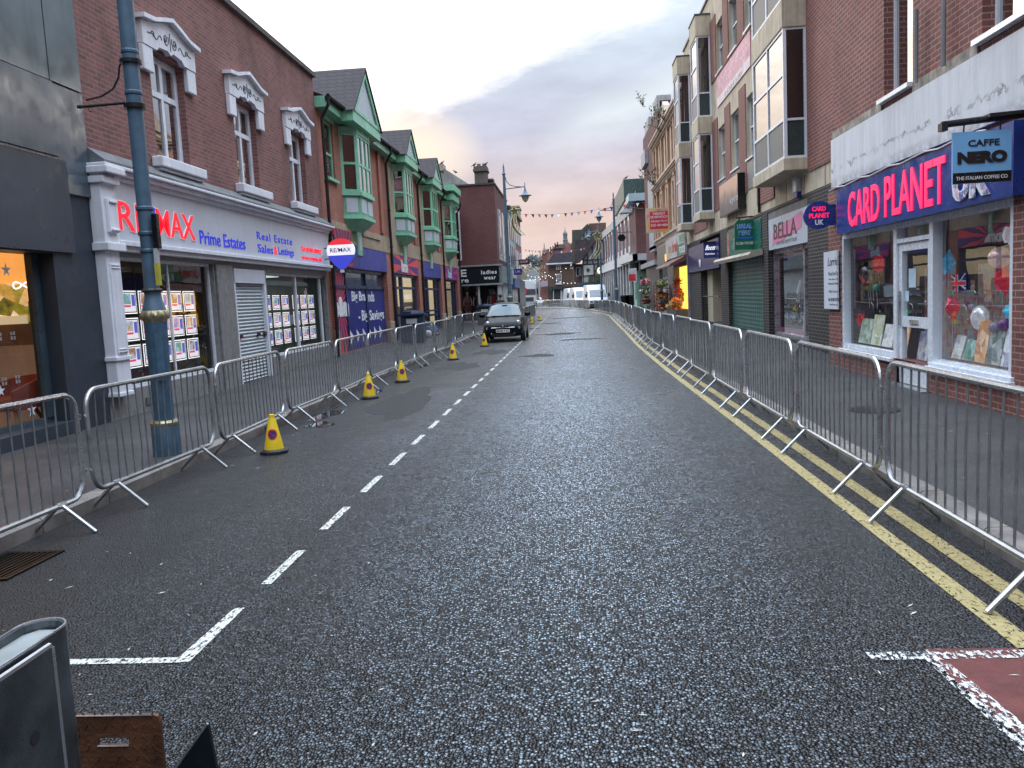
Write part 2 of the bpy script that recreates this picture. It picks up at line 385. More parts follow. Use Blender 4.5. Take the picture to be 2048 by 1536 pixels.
# the rest of the sky (overhead, sides, behind): broken bright cloud with orange-lit patches low down
n3 = noise(nt, vscale(nt, D, (1, 1, 1.6)), 3.2, 6, .6)
rest = ramp(nt, n3, [(.36, (.50, .57, .72)), (.5, (.80, .86, .95)), (.62, (1., 1., 1.))])
n4 = noise(nt, D, 4.3, 5, .6)
rest = mixc(nt, mathn(nt, 'MULTIPLY', ramp(nt, n4, [(.46, 0.), (.58, 1.)]), ramp(nt, el, [(.25, 1.), (.75, 0.)])), rest, (.98, .58, .36))
zen = ramp(nt, el, [(.55, 0.), (.95, 1.)])
rest = mixc(nt, 1., rest, mixc(nt, zen, (1., 1., 1.), (4.9, 5.3, 5.7)), 'MULTIPLY')  # overhead sky boosted to put more light on the walls
# behind the photographer the street goes on: low sky darkened in place of unseen house fronts, up to about 20 degrees
back = mathn(nt, 'MULTIPLY', ramp(nt, mathn(nt, 'MULTIPLY', dy, -1.), [(.2, 0.), (.5, 1.)]), ramp(nt, mathn(nt, 'ADD', el, mathn(nt, 'MULTIPLY', warp, .25)), [(.30, 1.), (.38, 0.)]))
rest = mixc(nt, back, rest, (.055, .05, .055))
fm = mathn(nt, 'MULTIPLY', ramp(nt, mathn(nt, 'ABSOLUTE', az), [(.62, 1.), (.95, 0.)]), ramp(nt, el, [(.55, 1.), (.85, 0.)]))
allc = mixc(nt, fm, rest, front)
below = ramp(nt, el, [(.0, 0.), (.001, 1.)]); allc = mixc(nt, below, (.10, .10, .11), allc)
bg2 = node(nt, 'ShaderNodeBackground'); bg2.inputs[1].default_value = 1.04; nt.links.new(allc, bg2.inputs[0])
ad = node(nt, 'ShaderNodeAddShader'); nt.links.new(bg.outputs[0], ad.inputs[0]); nt.links.new(bg2.outputs[0], ad.inputs[1]); nt.links.new(ad.outputs[0], out.inputs['Surface'])
W.cycles.sampling_method = 'MANUAL'; W.cycles.sample_map_resolution = 512
sun = bpy.data.lights.new('sun', 'SUN'); sun.energy = .6; sun.angle = R(14); sun.color = (1., .9, .8)
so = bpy.data.objects.new('sun', sun); COL.objects.link(so)
_sd = Vector((math.sin(R(-32))*math.cos(R(13)), math.cos(R(-32))*math.cos(R(13)), math.sin(R(13))))
so.rotation_euler = _sd.to_track_quat('Z', 'Y').to_euler()
scene.view_settings.view_transform = 'Standard'; scene.view_settings.look = 'None'; scene.view_settings.exposure = 0
scene.cycles.use_denoising = True; scene.cycles.max_bounces = 7; scene.cycles.transparent_max_bounces = 14
scene.cycles.diffuse_bounces = 3; scene.cycles.glossy_bounces = 3; scene.cycles.caustics_reflective = False; scene.cycles.sample_clamp_indirect = 4

# ------------------------------------------------------------------ ground materials
def asphalt():
    m, nt, b = newmat('wet asphalt'); p = pos(nt)
    sx = node(nt, 'ShaderNodeSeparateXYZ'); nt.links.new(p, sx.inputs[0])
    v = node(nt, 'ShaderNodeTexVoronoi'); v.inputs['Scale'].default_value = 74; nt.links.new(p, v.inputs['Vector'])
    sc = node(nt, 'ShaderNodeSeparateColor'); nt.links.new(v.outputs['Color'], sc.inputs[0])
    grain = ramp(nt, sc.outputs[0], [(.0, .005), (.25, .014), (.5, .055), (.8, .12), (1., .24)])
    edge = ramp(nt, v.outputs['Distance'], [(.28, 1.), (.58, .03)])
    c = mixc(nt, 1., grain, edge, 'MULTIPLY')
    c = mixc(nt, 1., c, (.84, .99, 1.08), 'MULTIPLY')
    # lighter lane with the wet sheen painted into its colour, old dark tar patches
    big = noise(nt, vscale(nt, p, (1, .45, 1)), .55, 5, .6)
    patch = noise(nt, vscale(nt, p, (1, .6, 1)), .9, 4, .5)
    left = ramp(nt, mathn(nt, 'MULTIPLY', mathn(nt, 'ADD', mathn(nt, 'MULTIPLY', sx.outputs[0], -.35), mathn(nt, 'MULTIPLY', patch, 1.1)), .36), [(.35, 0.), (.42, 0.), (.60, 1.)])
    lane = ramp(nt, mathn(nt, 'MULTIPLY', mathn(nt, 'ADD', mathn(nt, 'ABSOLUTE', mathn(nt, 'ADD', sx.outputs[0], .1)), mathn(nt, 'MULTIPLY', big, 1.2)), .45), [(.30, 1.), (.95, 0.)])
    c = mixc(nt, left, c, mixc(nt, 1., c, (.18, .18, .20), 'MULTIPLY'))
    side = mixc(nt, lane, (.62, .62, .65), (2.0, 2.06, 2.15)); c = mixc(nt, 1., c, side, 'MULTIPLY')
    gy = mathn(nt, 'MULTIPLY_ADD', ramp(nt, mathn(nt, 'MULTIPLY', sx.outputs[1], .05), [(.16, 0.), (.6, 1.)]), 3.2, 1.05)  # distance gain imitates the wet sheen in the colour
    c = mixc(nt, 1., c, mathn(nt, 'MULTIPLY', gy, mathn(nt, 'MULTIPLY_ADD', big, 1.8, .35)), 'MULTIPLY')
    # grime along both kerbs, hairline cracks
    gut = ramp(nt, mathn(nt, 'ADD', mathn(nt, 'ABSOLUTE', mathn(nt, 'ADD', sx.outputs[0], .9)), mathn(nt, 'MULTIPLY', patch, .5)), [(0., 0.), (1., 0.)])
    gut = ramp(nt, mathn(nt, 'SUBTRACT', mathn(nt, 'ADD', mathn(nt, 'ABSOLUTE', mathn(nt, 'ADD', sx.outputs[0], .95)), mathn(nt, 'MULTIPLY', patch, .6)), 2.7), [(.0, 0.), (.9, 1.)])
    c = mixc(nt, mathn(nt, 'MULTIPLY', gut, .6), c, (.006, .006, .007))
    cv = node(nt, 'ShaderNodeTexVoronoi'); cv.feature = 'DISTANCE_TO_EDGE'; cv.inputs['Scale'].default_value = .42
    wv = node(nt, 'ShaderNodeVectorMath'); wv.operation = 'ADD'; nt.links.new(p, wv.inputs[0]); nt.links.new(noise(nt, p, 2.5, 5, .7, out=1), wv.inputs[1]); nt.links.new(wv.outputs[0], cv.inputs['Vector'])
    crk = mathn(nt, 'MULTIPLY', ramp(nt, cv.outputs['Distance'], [(.0, 1.), (.006, 0.)]), ramp(nt, big, [(.45, 0.), (.55, .8)]))
    c = mixc(nt, crk, c, (.003, .003, .003))
    nt.links.new(c, b.inputs['Base Color'])
    rr = mathn(nt, 'MULTIPLY_ADD', noise(nt, p, 6, 4), .30, .13); rr = mathn(nt, 'ADD', rr, mathn(nt, 'MULTIPLY', left, .12)); rr = mathn(nt, 'SUBTRACT', rr, mathn(nt, 'MULTIPLY', lane, .06))
    nt.links.new(rr, b.inputs['Roughness']); b.inputs['Specular IOR Level'].default_value = .5
    h = mathn(nt, 'SUBTRACT', 1., v.outputs['Distance']); h = mathn(nt, 'ADD', h, mathn(nt, 'MULTIPLY', sc.outputs[1], .8))
    bst = mathn(nt, 'SUBTRACT', 1., mathn(nt, 'MULTIPLY', left, .1))
    n = node(nt, 'ShaderNodeBump'); n.inputs['Distance'].default_value = .014
    nt.links.new(bst, n.inputs['Strength']); nt.links.new(h, n.inputs['Height']); nt.links.new(n.outputs[0], b.inputs['Normal'])
    return m
def paving():
    m, nt, b = newmat('damp tarmac footway'); p = pos(nt)
    v = node(nt, 'ShaderNodeTexVoronoi'); v.inputs['Scale'].default_value = 150; nt.links.new(p, v.inputs['Vector'])
    sc = node(nt, 'ShaderNodeSeparateColor'); nt.links.new(v.outputs['Color'], sc.inputs[0])
    c = ramp(nt, sc.outputs[0], [(.0, .022), (.7, .048), (.95, .10)])
    c = mixc(nt, ramp(nt, noise(nt, p, .8, 6, .65), [(.35, 0.), (.7, 1.)]), mixc(nt, 1., c, (.62, .62, .68), 'MULTIPLY'), mixc(nt, 1., c, (1.25, 1.27, 1.33), 'MULTIPLY'))
    # chewing gum and leaf specks
    v2 = node(nt, 'ShaderNodeTexVoronoi'); v2.inputs['Scale'].default_value = 3.2; nt.links.new(p, v2.inputs['Vector'])
    c = mixc(nt, ramp(nt, v2.outputs['Distance'], [(.035, 1.), (.05, 0.)]), c, (.24, .22, .20))
    nt.links.new(c, b.inputs['Base Color'])
    nt.links.new(mathn(nt, 'MULTIPLY_ADD', noise(nt, p, 1.2, 4), .5, .28), b.inputs['Roughness'])
    bump(nt, b, v.outputs['Distance'], .35, .004); return m
def paint(name, col, wear):
    m, nt, b = newmat(name); p = pos(nt); out = nt.nodes['Material Output']
    c = mixc(nt, ramp(nt, noise(nt, p, 30, 4), [(.3, 0.), (.7, 1.)]), tuple(q*.72 for q in col), col)
    c = mixc(nt, ramp(nt, noise(nt, vscale(nt, p, (3, 14, 1)), 6, 5, .7), [(.5, 0.), (.72, .55)]), c, tuple(q*.35 for q in col))
    nt.links.new(c, b.inputs['Base Color']); b.inputs['Roughness'].default_value = .55
    bump(nt, b, noise(nt, p, 70, 4), .5, .006)
    tr = node(nt, 'ShaderNodeBsdfTransparent'); mx = node(nt, 'ShaderNodeMixShader')
    f = ramp(nt, noise(nt, vscale(nt, p, (2.2, 1, 1)), 24, 4, .75), [(.5-.2+wear*.35, 0.), (.5-.14+wear*.35, 1.)])
    nt.links.new(f, mx.inputs[0]); nt.links.new(tr.outputs[0], mx.inputs[1]); nt.links.new(b.outputs[0], mx.inputs[2]); nt.links.new(mx.outputs[0], out.inputs['Surface'])
    return m
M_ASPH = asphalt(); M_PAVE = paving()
M_KERB = mat('granite kerb', (.21, .19, .175), .6, var=.4, vs=4, bmp=.3, bs=60)
M_YEL = paint('yellow line paint', (.46, .375, .17), .26); M_WHT = paint('white road paint', (.66, .66, .60), .36); M_WHT2 = paint('worn white paint', (.74, .75, .74), .55)
stru(MB().box(-600, 600, -200, 1500, -.3, -.02).build('ground', mat('ground earth', (.09, .09, .085), .9)))
RK = [(2.5, -12), (2.5, 10), (2.45, 18), (2.5, 26), (2.68, 34), (2.9, 47), (3.15, 60), (2.6, 70), (1.4, 84), (-1.2, 98), (-5, 110), (-12, 118), (-30, 126)]
LK = [(-4.3, -12), (-4.3, 10), (-4.33, 20), (-4.3, 36.6), (-2.95, 39.2), (-2.95, 60), (-3.6, 72), (-5.6, 84), (-9.5, 93), (-16, 100), (-34, 108)]
def lerp_poly(P, y):
    for (x0, y0), (x1, y1) in zip(P, P[1:]):
        if y0 <= y <= y1: return x0+(x1-x0)*(y-y0)/(y1-y0)
    return P[-1][0]
rd = MB(); pts = [(x, y, 0) for x, y in RK]+[(x, y, 0) for x, y in LK[::-1]]; rd.poly(pts)
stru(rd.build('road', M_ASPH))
def rz_(y): return .12 if y < 15 else (.12+.24*min(1, (y-15)/6))
mb = MB()
prev = None
ys = sorted({-12, 5, 10, 15, 16.5, 18, 21, 26, 34, 42, 47, 55, 60, 70, 84, 98, 110, 118, 126})
for y in ys:
    xk = lerp_poly(RK, y)+.13; xo = 14.
    xm = 5.6
    row = [(xk, y, .122), (max(xm, xk+1), y, rz_(y)), (xo+30, y, rz_(y))]
    if prev:
        mb.quad(prev[0], prev[1], row[1], row[0]); mb.quad(prev[1], prev[2], row[2], row[1])
    prev = row
# beyond the bend the right-hand footway runs across behind the barriers
mb.poly([(-30, 126, .121), (44, 126, .35), (44, 200, .35), (-60, 200, .121)])
stru(mb.build('pavement_right', M_PAVE))
mb = MB(); prev = None
for y in sorted({-12, 5, 10, 16, 20, 25, 30, 36.6, 39.2, 45, 50, 60, 72, 84, 93, 100, 108}):
    xk = lerp_poly(LK, y)-.13; zo = .12+.1*min(1, max(0, (y-14)/8))
    row = [(xk, y, .122), (min(-7., xk-1), y, zo), (-60, y, zo)]
    if prev: mb.quad(prev[0], prev[1], row[1], row[0]); mb.quad(prev[1], prev[2], row[2], row[1])
    prev = row
stru(mb.build('pavement_left', M_PAVE))
def kerb(P, s, name):
    mb = MB()
    for (x0, y0), (x1, y1) in zip(P, P[1:]):
        L = math.hypot(x1-x0, y1-y0); n = max(1, int(L/.92)) if y0 < 70 else 1
        for i in range(n):
            a, b = i/n, (i+1)/n-.012/L*(n > 1)
            xa, ya, xb, yb = x0+(x1-x0)*a, y0+(y1-y0)*a, x0+(x1-x0)*b, y0+(y1-y0)*b; j = random.uniform(-.004, .004)
            mb.add([(xa+j, ya, -.02), (xa+j, ya, .112), (xa+s*.02, ya, .128), (xa+s*.15, ya, .128), (xb+j, yb, -.02), (xb+j, yb, .112), (xb+s*.02, yb, .128), (xb+s*.15, yb, .128)],
                   [(0, 1, 5, 4), (1, 2, 6, 5), (2, 3, 7, 6), (0, 3, 2, 1), (4, 5, 6, 7), (0, 4, 7, 3)])
    stru(mb.build(name, M_KERB))
kerb(RK, 1, 'kerb_right'); kerb(LK, -1, 'kerb_left')
def strip(P, off, w, z, y0, y1, mb, step=1.2):
    y = y0; prev = None
    while y <= y1+1e-6:
        x = lerp_poly(P, y)+off; row = ((x, y, z), (x+w, y, z))
        if prev: mb.quad(prev[0], prev[1], row[1], row[0])
        prev = row; y += step
    return mb
stru(strip(RK, -.55, .115, .004, 2, 92, strip(RK, -.29, .115, .004, 2, 92, MB())).build('double_yellow_line', M_YEL))
mb = MB(); y = 4.84
while y < 75:
    mb.quad((-2.0, y, .004), (-1.935, y, .004), (-1.935, y+.68, .004), (-2.0, y+.68, .004)); y += 1.2
mb.poly([(-2.02, 3.74, .004), (-1.94, 3.75, .004), (-1.945, 4.45, .004), (-2.005, 4.45, .004)]); mb.poly([(-2.62, 3.74, .004), (-2.02, 3.74, .004), (-2.02, 3.80, .004), (-2.62, 3.80, .004)])
mb.poly([(-3.3, 3.74, .004), (-2.72, 3.74, .004), (-2.72, 3.80, .004), (-3.3, 3.80, .004)])
stru(mb.build('bay_line_marking', M_WHT))
stru(MB().poly([(1.54, 3.755, .004), (2.49, 3.74, .004), (2.49, -1, .004), (1.35, -1, .004), (1.60, 2.7, .004), (1.53, 3.6, .004)]).build('red_surface_patch', mat('red anti-skid surfacing', (.125, .036, .032), .8, var=.3, vs=6, bmp=.6, bs=120)))
mb = MB().poly([(1.27, 3.64, .008), (2.5, 3.64, .008), (2.5, 3.72, .008), (1.27, 3.72, .008)]); mb.poly([(1.50, 3.64, .009), (1.58, 3.64, .009), (1.66, 2.75, .009), (1.50, 1.2, .009), (1.40, 1.2, .009), (1.53, 2.75, .009)])
stru(mb.build('give_way_marking', M_WHT2))
# puddles in the left gutter
mpd, ntp, bp_ = newmat('puddle water'); bp_.inputs['Base Color'].default_value = (.02, .022, .025, 1); bp_.inputs['Roughness'].default_value = .03; bp_.inputs['Specular IOR Level'].default_value = .8
def blob(cx, cy, rx, ry, z, n=22):
    ph = random.random()*9
    return [(cx+rx*(1+.3*math.sin(3*t+ph)+.15*math.sin(7*t+ph*2))*math.cos(t), cy+ry*(1+.25*math.sin(2*t+ph)+.2*math.sin(5*t))*math.sin(t), z) for t in [2*PI*i/n for i in range(n)]]
mb = MB()
for cx, cy, rx, ry in [(-3.95, 12.6, .22, .55), (-3.72, 11.6, .2, .3), (-4.1, 13.9, .10, .4), (-3.9, 15.8, .12, .5), (-3.98, 18.6, .1, .5), (-4.02, 21.6, .1, .6)]:
    mb.poly(blob(cx, cy, rx, ry, .004))
stru(mb.build('puddle', mpd))
# smoother dark repair patches in the parking lane
M_TAR = mat('smooth dark tar', (.008, .009, .011), .75, var=.45, vs=3, bmp=.35, bs=140)
mb = MB()
for cx, cy, rx, ry in [(-2.95, 14.0, .45, 1.9), (-3.05, 21.0, .5, 1.5), (-2.7, 26, .5, 1.4), (-2.3, 43, .5, 1.2), (-1.6, 50, .8, .9), (-.6, 36, .9, .8), (.2, 31, .8, .5), (-.3, 60, 1.6, .9), (-1.0, 23.5, .5, .5)]:
    mb.poly(blob(cx, cy, rx, ry, .002))
stru(mb.build('tar_patch', M_TAR))
# litter and grit flecks
mb = MB()
for i in range(230):
    if i < 150: x, y = random.uniform(-3.9, 2.4), 2.6+abs(random.gauss(0, 1))*4.5; z = .006
    elif i < 190: x, y = random.uniform(2.8, 4.7), random.uniform(4, 16); z = .135
    else: x, y = random.uniform(-6.9, -4.6), random.uniform(7, 20); z = .19 if y > 15 else .15
    s_ = random.uniform(.004, .013); t = random.uniform(0, PI); L_ = s_*random.uniform(1, 3)
    mb.add([(x+L_*math.cos(t), y+L_*math.sin(t), z), (x-s_*.5*math.sin(t), y+s_*.5*math.cos(t), z+.002), (x-L_*math.cos(t), y-L_*math.sin(t), z), (x+s_*.5*math.sin(t), y-s_*.5*math.cos(t), z+.001)], [(0, 1, 2, 3)])
o = mb.build('litter_flecks', mat('pale litter', (.42, .40, .36), .8, var=.6, vs=3, bmp=0)); tag(o, 'tiny pale litter and grit flecks scattered over road and footways', 'litter'); o['kind'] = 'stuff'
# iron gully grate
g = thing('gully_grate', 'wet iron gully grate with slanting bars in the left gutter', 'drain grate', (-4.0, 5.35, 0))
M_IRON = mat('cast iron', (.022, .021, .022), .4, .8, var=.4, vs=20)
mb = MB(); mb.box(-4.24, -3.80, 5.03, 5.07, .001, .014); mb.box(-4.24, -3.80, 5.62, 5.66, .001, .014); mb.box(-4.24, -4.21, 5.07, 5.62, .001, .014); mb.box(-3.83, -3.80, 5.07, 5.62, .001, .014)
mb.build('frame', M_IRON, g)
mb = MB()
for i in range(9): mb.box(-4.20+i*.042, -4.182+i*.042, 5.07, 5.62, .002, .012)
mb.build('bars', M_IRON, g); box('sump', mat('black void', (.004, .004, .004), .9), g, -4.21, -3.83, 5.07, 5.62, .0005, .0015)
g = thing('manhole_cover', 'round iron manhole cover in the right footway', 'manhole cover', (3.6, 9.6, .13))
MB().lathe([(.001, .122), (.30, .122), (.30, .127), (.27, .129), (.001, .129)], (3.6, 10.2, 0), 28).build('cover', M_IRON, g)
# ------------------------------------------------------------------ shared materials
B_RED = brick('red brown brick', (.285, .105, .090), (.165, .066, .062), (.24, .19, .175), stainamt=.6)
B_BM = brick('orange red brick', (.42, .125, .08), (.31, .095, .065), (.32, .25, .2), stainamt=.2)
B_PUR = brick('dark purple brick', (.17, .058, .056), (.125, .045, .046), (.09, .06, .06), stainamt=.3)
B_R1 = brick('dark red brick', (.26, .080, .062), (.17, .056, .048), (.34, .28, .25), mo=.008, stainamt=.3)
B_BLK = brick('blue black brick', (.020, .019, .022), (.032, .026, .028), (.16, .14, .125), mo=.009, stainamt=.1)
B_FAR = brick('far brick', (.30, .12, .085), (.24, .09, .07), (.25, .18, .15), stainamt=.3)
WHITE = mat('white gloss paint', (.74, .76, .82), .35, var=.1, streak=.25, bmp=.05)
UPVC = mat('white plastic frame', (.72, .76, .82), .25, var=.05, streak=.12, bmp=0)
GREEN = mat('mint green paint', (.24, .56, .38), .4, var=.18, streak=.25, bmp=.03)
GREEND = mat('deeper mint green paint', (.17, .45, .30), .45, var=.2, streak=.2, bmp=.03)  # darker mint tone for the bay aprons
PANELG = mat('pale grey panel', (.50, .54, .60), .4, var=.1, bmp=.02)
TILE = brick('brown roof tile', (.036, .026, .030), (.026, .020, .024), (.008, .007, .008), w=.27, h=.16, mo=.014, stainamt=.3, bumpd=.03)
STONE = mat('cream stone', (.36, .285, .205), .75, var=.2, streak=.45, bmp=.2)
STONE2 = mat('beige concrete', (.55, .48, .36), .8, var=.18, streak=.6, bmp=.3, bs=90)
GREYST = mat('grey terrazzo stone', (.23, .225, .225), .5, var=.25, vs=9, streak=.35, bmp=.15, bs=120)
LEAD = mat('lead flashing', (.16, .17, .185), .5, .3, var=.35, streak=.5, bmp=.2)
PIPE = mat('black iron pipe', (.018, .018, .022), .35, .3, var=.3)
NAVY = mat('navy panel', (.028, .036, .20), .55, spec=.2, var=.2, streak=.2, bmp=0)
NAVYF = mat('navy frame', (.015, .030, .085), .3, var=.2, bmp=0)
BLACK = mat('black gloss', (.010, .010, .012), .25, var=.3, bmp=0)
VOID = mat('dark room', (.012, .012, .014), .9)
ROOMG = mat('grey room', (.10, .10, .105), .9, var=.4)
GL = glass('shop glass', (.88, .92, .92), .6)
GLW = glass('upper window glass', (.55, .6, .65), 2.4, .35)
GLM = glass('mirror-bright window glass', (.3, .35, .38), 6.5, .5, rc=.68)
ALU = mat('aluminium', (.42, .44, .46), .3, .85, var=.12, bmp=0)
TWHITE = mat('white lettering', (.78, .80, .82), .4, var=.03, bmp=0)

# ------------------------------------------------------------------ dark cafe building (far left)
T = thing('cafe_building', 'dark slate-blue fronted cafe building at the far left edge', 'building', (-7, 8, 0))
CLAD = mat('slate panel', (.075, .098, .122), .2, .25, var=.35, vs=.6, streak=.2, bmp=.02)
CLAD2 = mat('pale slate panel', (.155, .19, .21), .16, .2, var=.45, vs=.5, streak=.3, bmp=.02)
DKB = mat('dark blue painted render', (.028, .040, .056), .5, var=.3, vs=1.2, streak=.25, bmp=.3, bs=70)
MB_ = wall(-7, 1, -2, 11.86, .1, 9, [(5.0, 10.86, .30, 2.60)], t=.35); MB_.build('wall', DKB, T)
mb = MB()
for (a, b) in [(-1.8, 1.6), (1.62, 4.9), (4.92, 8.0), (8.02, 11.11)]:
    for (c, d) in [(4.95, 6.4), (6.42, 7.9)]: mb.fb(-7, 1, a, b, c, d, .002, .05)
mb.fb(-7, 1, 11.135, 11.86, 4.95, 6.4, .002, .05); mb.fb(-7, 1, 11.135, 11.86, 6.42, 7.9, .002, .05); mb.build('upper_cladding', CLAD2, T)
mb = MB()
for (a, b) in [(-1.8, 1.6), (1.62, 4.9), (4.92, 8.0), (8.02, 11.11)]: mb.fb(-7, 1, a, b, 3.92, 4.92, .002, .09)
mb.build('fascia_panel', CLAD, T); MB().fb(-7, 1, 11.135, 11.86, 3.45, 4.92, .002, .05).build('corner_panel', CLAD, T)
MB().fb(-7, 1, -1.8, 11.11, 3.885, 3.915, .002, .06).build('trim', mat('light trim', (.25, .27, .3), .3, .5), T)
MB().fb(-7, 1, -1.8, 11.3, 2.62, 3.88, .002, .06).build('sign_board', mat('slate sign board', (.035, .050, .072), .35, .1, var=.2, vs=.8), T)
fr = MB().fb(-7, 1, 5.0, 10.86, .30, .37, -.32, -.24).fb(-7, 1, 10.72, 10.86, .37, 2.60, -.32, -.22).fb(-7, 1, 7.6, 7.68, .37, 2.6, -.32, -.24).build('window_frame', mat('blue grey frame', (.05, .075, .095), .35), T)
pane(-7, 1, 5.0, 10.72, .37, 2.60, -.28, GL, fr)
MB().fb(-7, 1, 4.9, 11.0, .12, .30, .0, .07).build('sill', DKB, T)
WARM = mat('brown cafe wall', (.16, .08, .05), .8, var=.3, emit=.12)  # slight glow in the wall colour lifts the dark cafe room
interior(-7, 1, 3.0, 11.5, .14, 2.75, 4.5, WARM, T, start=.36)
OCH = emis('amber lit wall', (1., .50, .13), .62)  # self-glowing surface imitates warm lamp light on wall and ceiling
v0, v1 = at(-40, 505, y=11.4), at(100, 600, y=11.4)
MB().quad((-10.5, 11.42, v1.z), (-7.62, 11.42, v1.z), (-7.62, 11.42, 2.72), (-10.5, 11.42, 2.72)).build('amber_wall', OCH, T)
MB().box(-10.8, -7.5, 4, 11.4, 2.70, 2.74).build('lit_ceiling', OCH, T)
MB().box(-10.5, -7.45, 11.30, 11.36, .14, at(60, 690, y=11.3).z).build('wood_panel', mat('light wood panelling', (.26, .16, .11), .6, var=.2, emit=.35), T)  # panelling given its own glow to imitate cafe light
def star(cx, cy, cz, r, n=5, inner=.42, ph=PI/2, ax='y', tilt=0.):
    P = []
    for k in range(2*n):
        rr = r if k % 2 == 0 else r*inner; t = ph+PI*k/n+tilt
        P.append((cx, cy+rr*math.cos(t), cz+rr*math.sin(t)) if ax == 'y' else (cx+rr*math.cos(t), cy, cz+rr*math.sin(t)))
    return P
STICK = mat('frosted sticker', (.55, .62, .66), .6, var=.05, bmp=0, emit=.12)
for (px, py, r, n) in [(12, 540, .10, 5), (79, 607, .10, 4), (99, 766, .09, 5), (64, 820, .10, 5), (2, 782, .08, 5)]:
    p = at(px, py, x=-7.27); MB().poly(star(-7.27, p.y, p.z, r, n, .36)).build('star_sticker', STICK, T)
for z_, xs in ((1.47, [-7.27]*7), (.90, [-7.27]*7)):
    mb = MB()
    for k in range(7):
        y0 = 8.65+k*.26
        for a in (0, .055):
            for b_ in (0, .06): mb.poly([(-7.27, y0+a, z_+b_), (-7.27, y0+a+.04, z_+b_), (-7.27, y0+a+.04, z_+b_+.045), (-7.27, y0+a, z_+b_+.045)])
    mb.build('frosted_windows_sticker', mat('faint frosted sticker', (.28, .27, .26), .6, bmp=0), T)
# poster inside with warm picture
q0, q1 = at(-60, 650, y=11.3), at(48, 565, y=11.3)
MB().box(q0.x-1, q1.x, 11.3, 11.34, q0.z, q1.z).build('lit_poster', photo('autumn cafe picture', 3, [(.03, .04, .02), (.35, .30, .04), (.9, .5, .12), (1., .85, .55)], 5, .6), T)
MB().box(q0.x-1, q1.x, 11.27, 11.3, q0.z-.02, q0.z+.10).build('poster_strip', emis('cream strip', (.9, .75, .5), .5), T)
nc = at(45, 570, y=11.2); MB().path([(nc.x+.14*math.cos(t), 11.2, nc.z+.05*math.sin(2*t)) for t in [k*.4 for k in range(16)]], .01, 5).build('neon_cup', emis('violet neon', (.85, .75, 1.), 2.2), T)
# armchair inside
c = thing('armchair', 'rust red tub armchair on light wooden legs behind the cafe window', 'armchair', (-7.8, 10.8, .14))
CH = mat('rust leather', (.26, .05, .03), .45, var=.25, emit=.1)  # leather glows slightly, added to brighten the chair in the dark room
MB().lathe_scaled([(.34, .40), (.38, .46), (.36, .56), (.02, .58)], (-7.8, 10.8, .10), 18, (1, 1.1, 1)).build('seat', CH, c, smooth=True)
mb = MB(); n = 14
for k in range(n+1):
    t = PI*.62*(k/n*2-1)+PI*.5
    x, y = -7.8+.42*math.cos(t-PI*.15), 10.8+.42*math.sin(t-PI*.15); h = .95-.18*abs(k/n*2-1)**2
    mb.v += [(x*1., y, .52), (x, y, h), (x-.05*math.cos(t), y-.05*math.sin(t), h), (x-.05*math.cos(t), y-.05*math.sin(t), .52)]
    if k: o = 4*k; mb.f += [(o-4+i, o-4+(i+1) % 4, o+(i+1) % 4, o+i) for i in range(4)]
mb.build('backrest', CH, c, smooth=True)
WOODL = mat('pale wood leg', (.55, .34, .16), .5, var=.15)
for a, b_ in ((-.28, -.28), (.28, -.28), (-.28, .3), (.28, .3)): MB().tube((-7.8+a*.7, 10.8+b_*.7, .5), (-7.8+a*1.1, 10.8+b_*1.1, .15), .028, 8, .014).build('leg', WOODL, c)

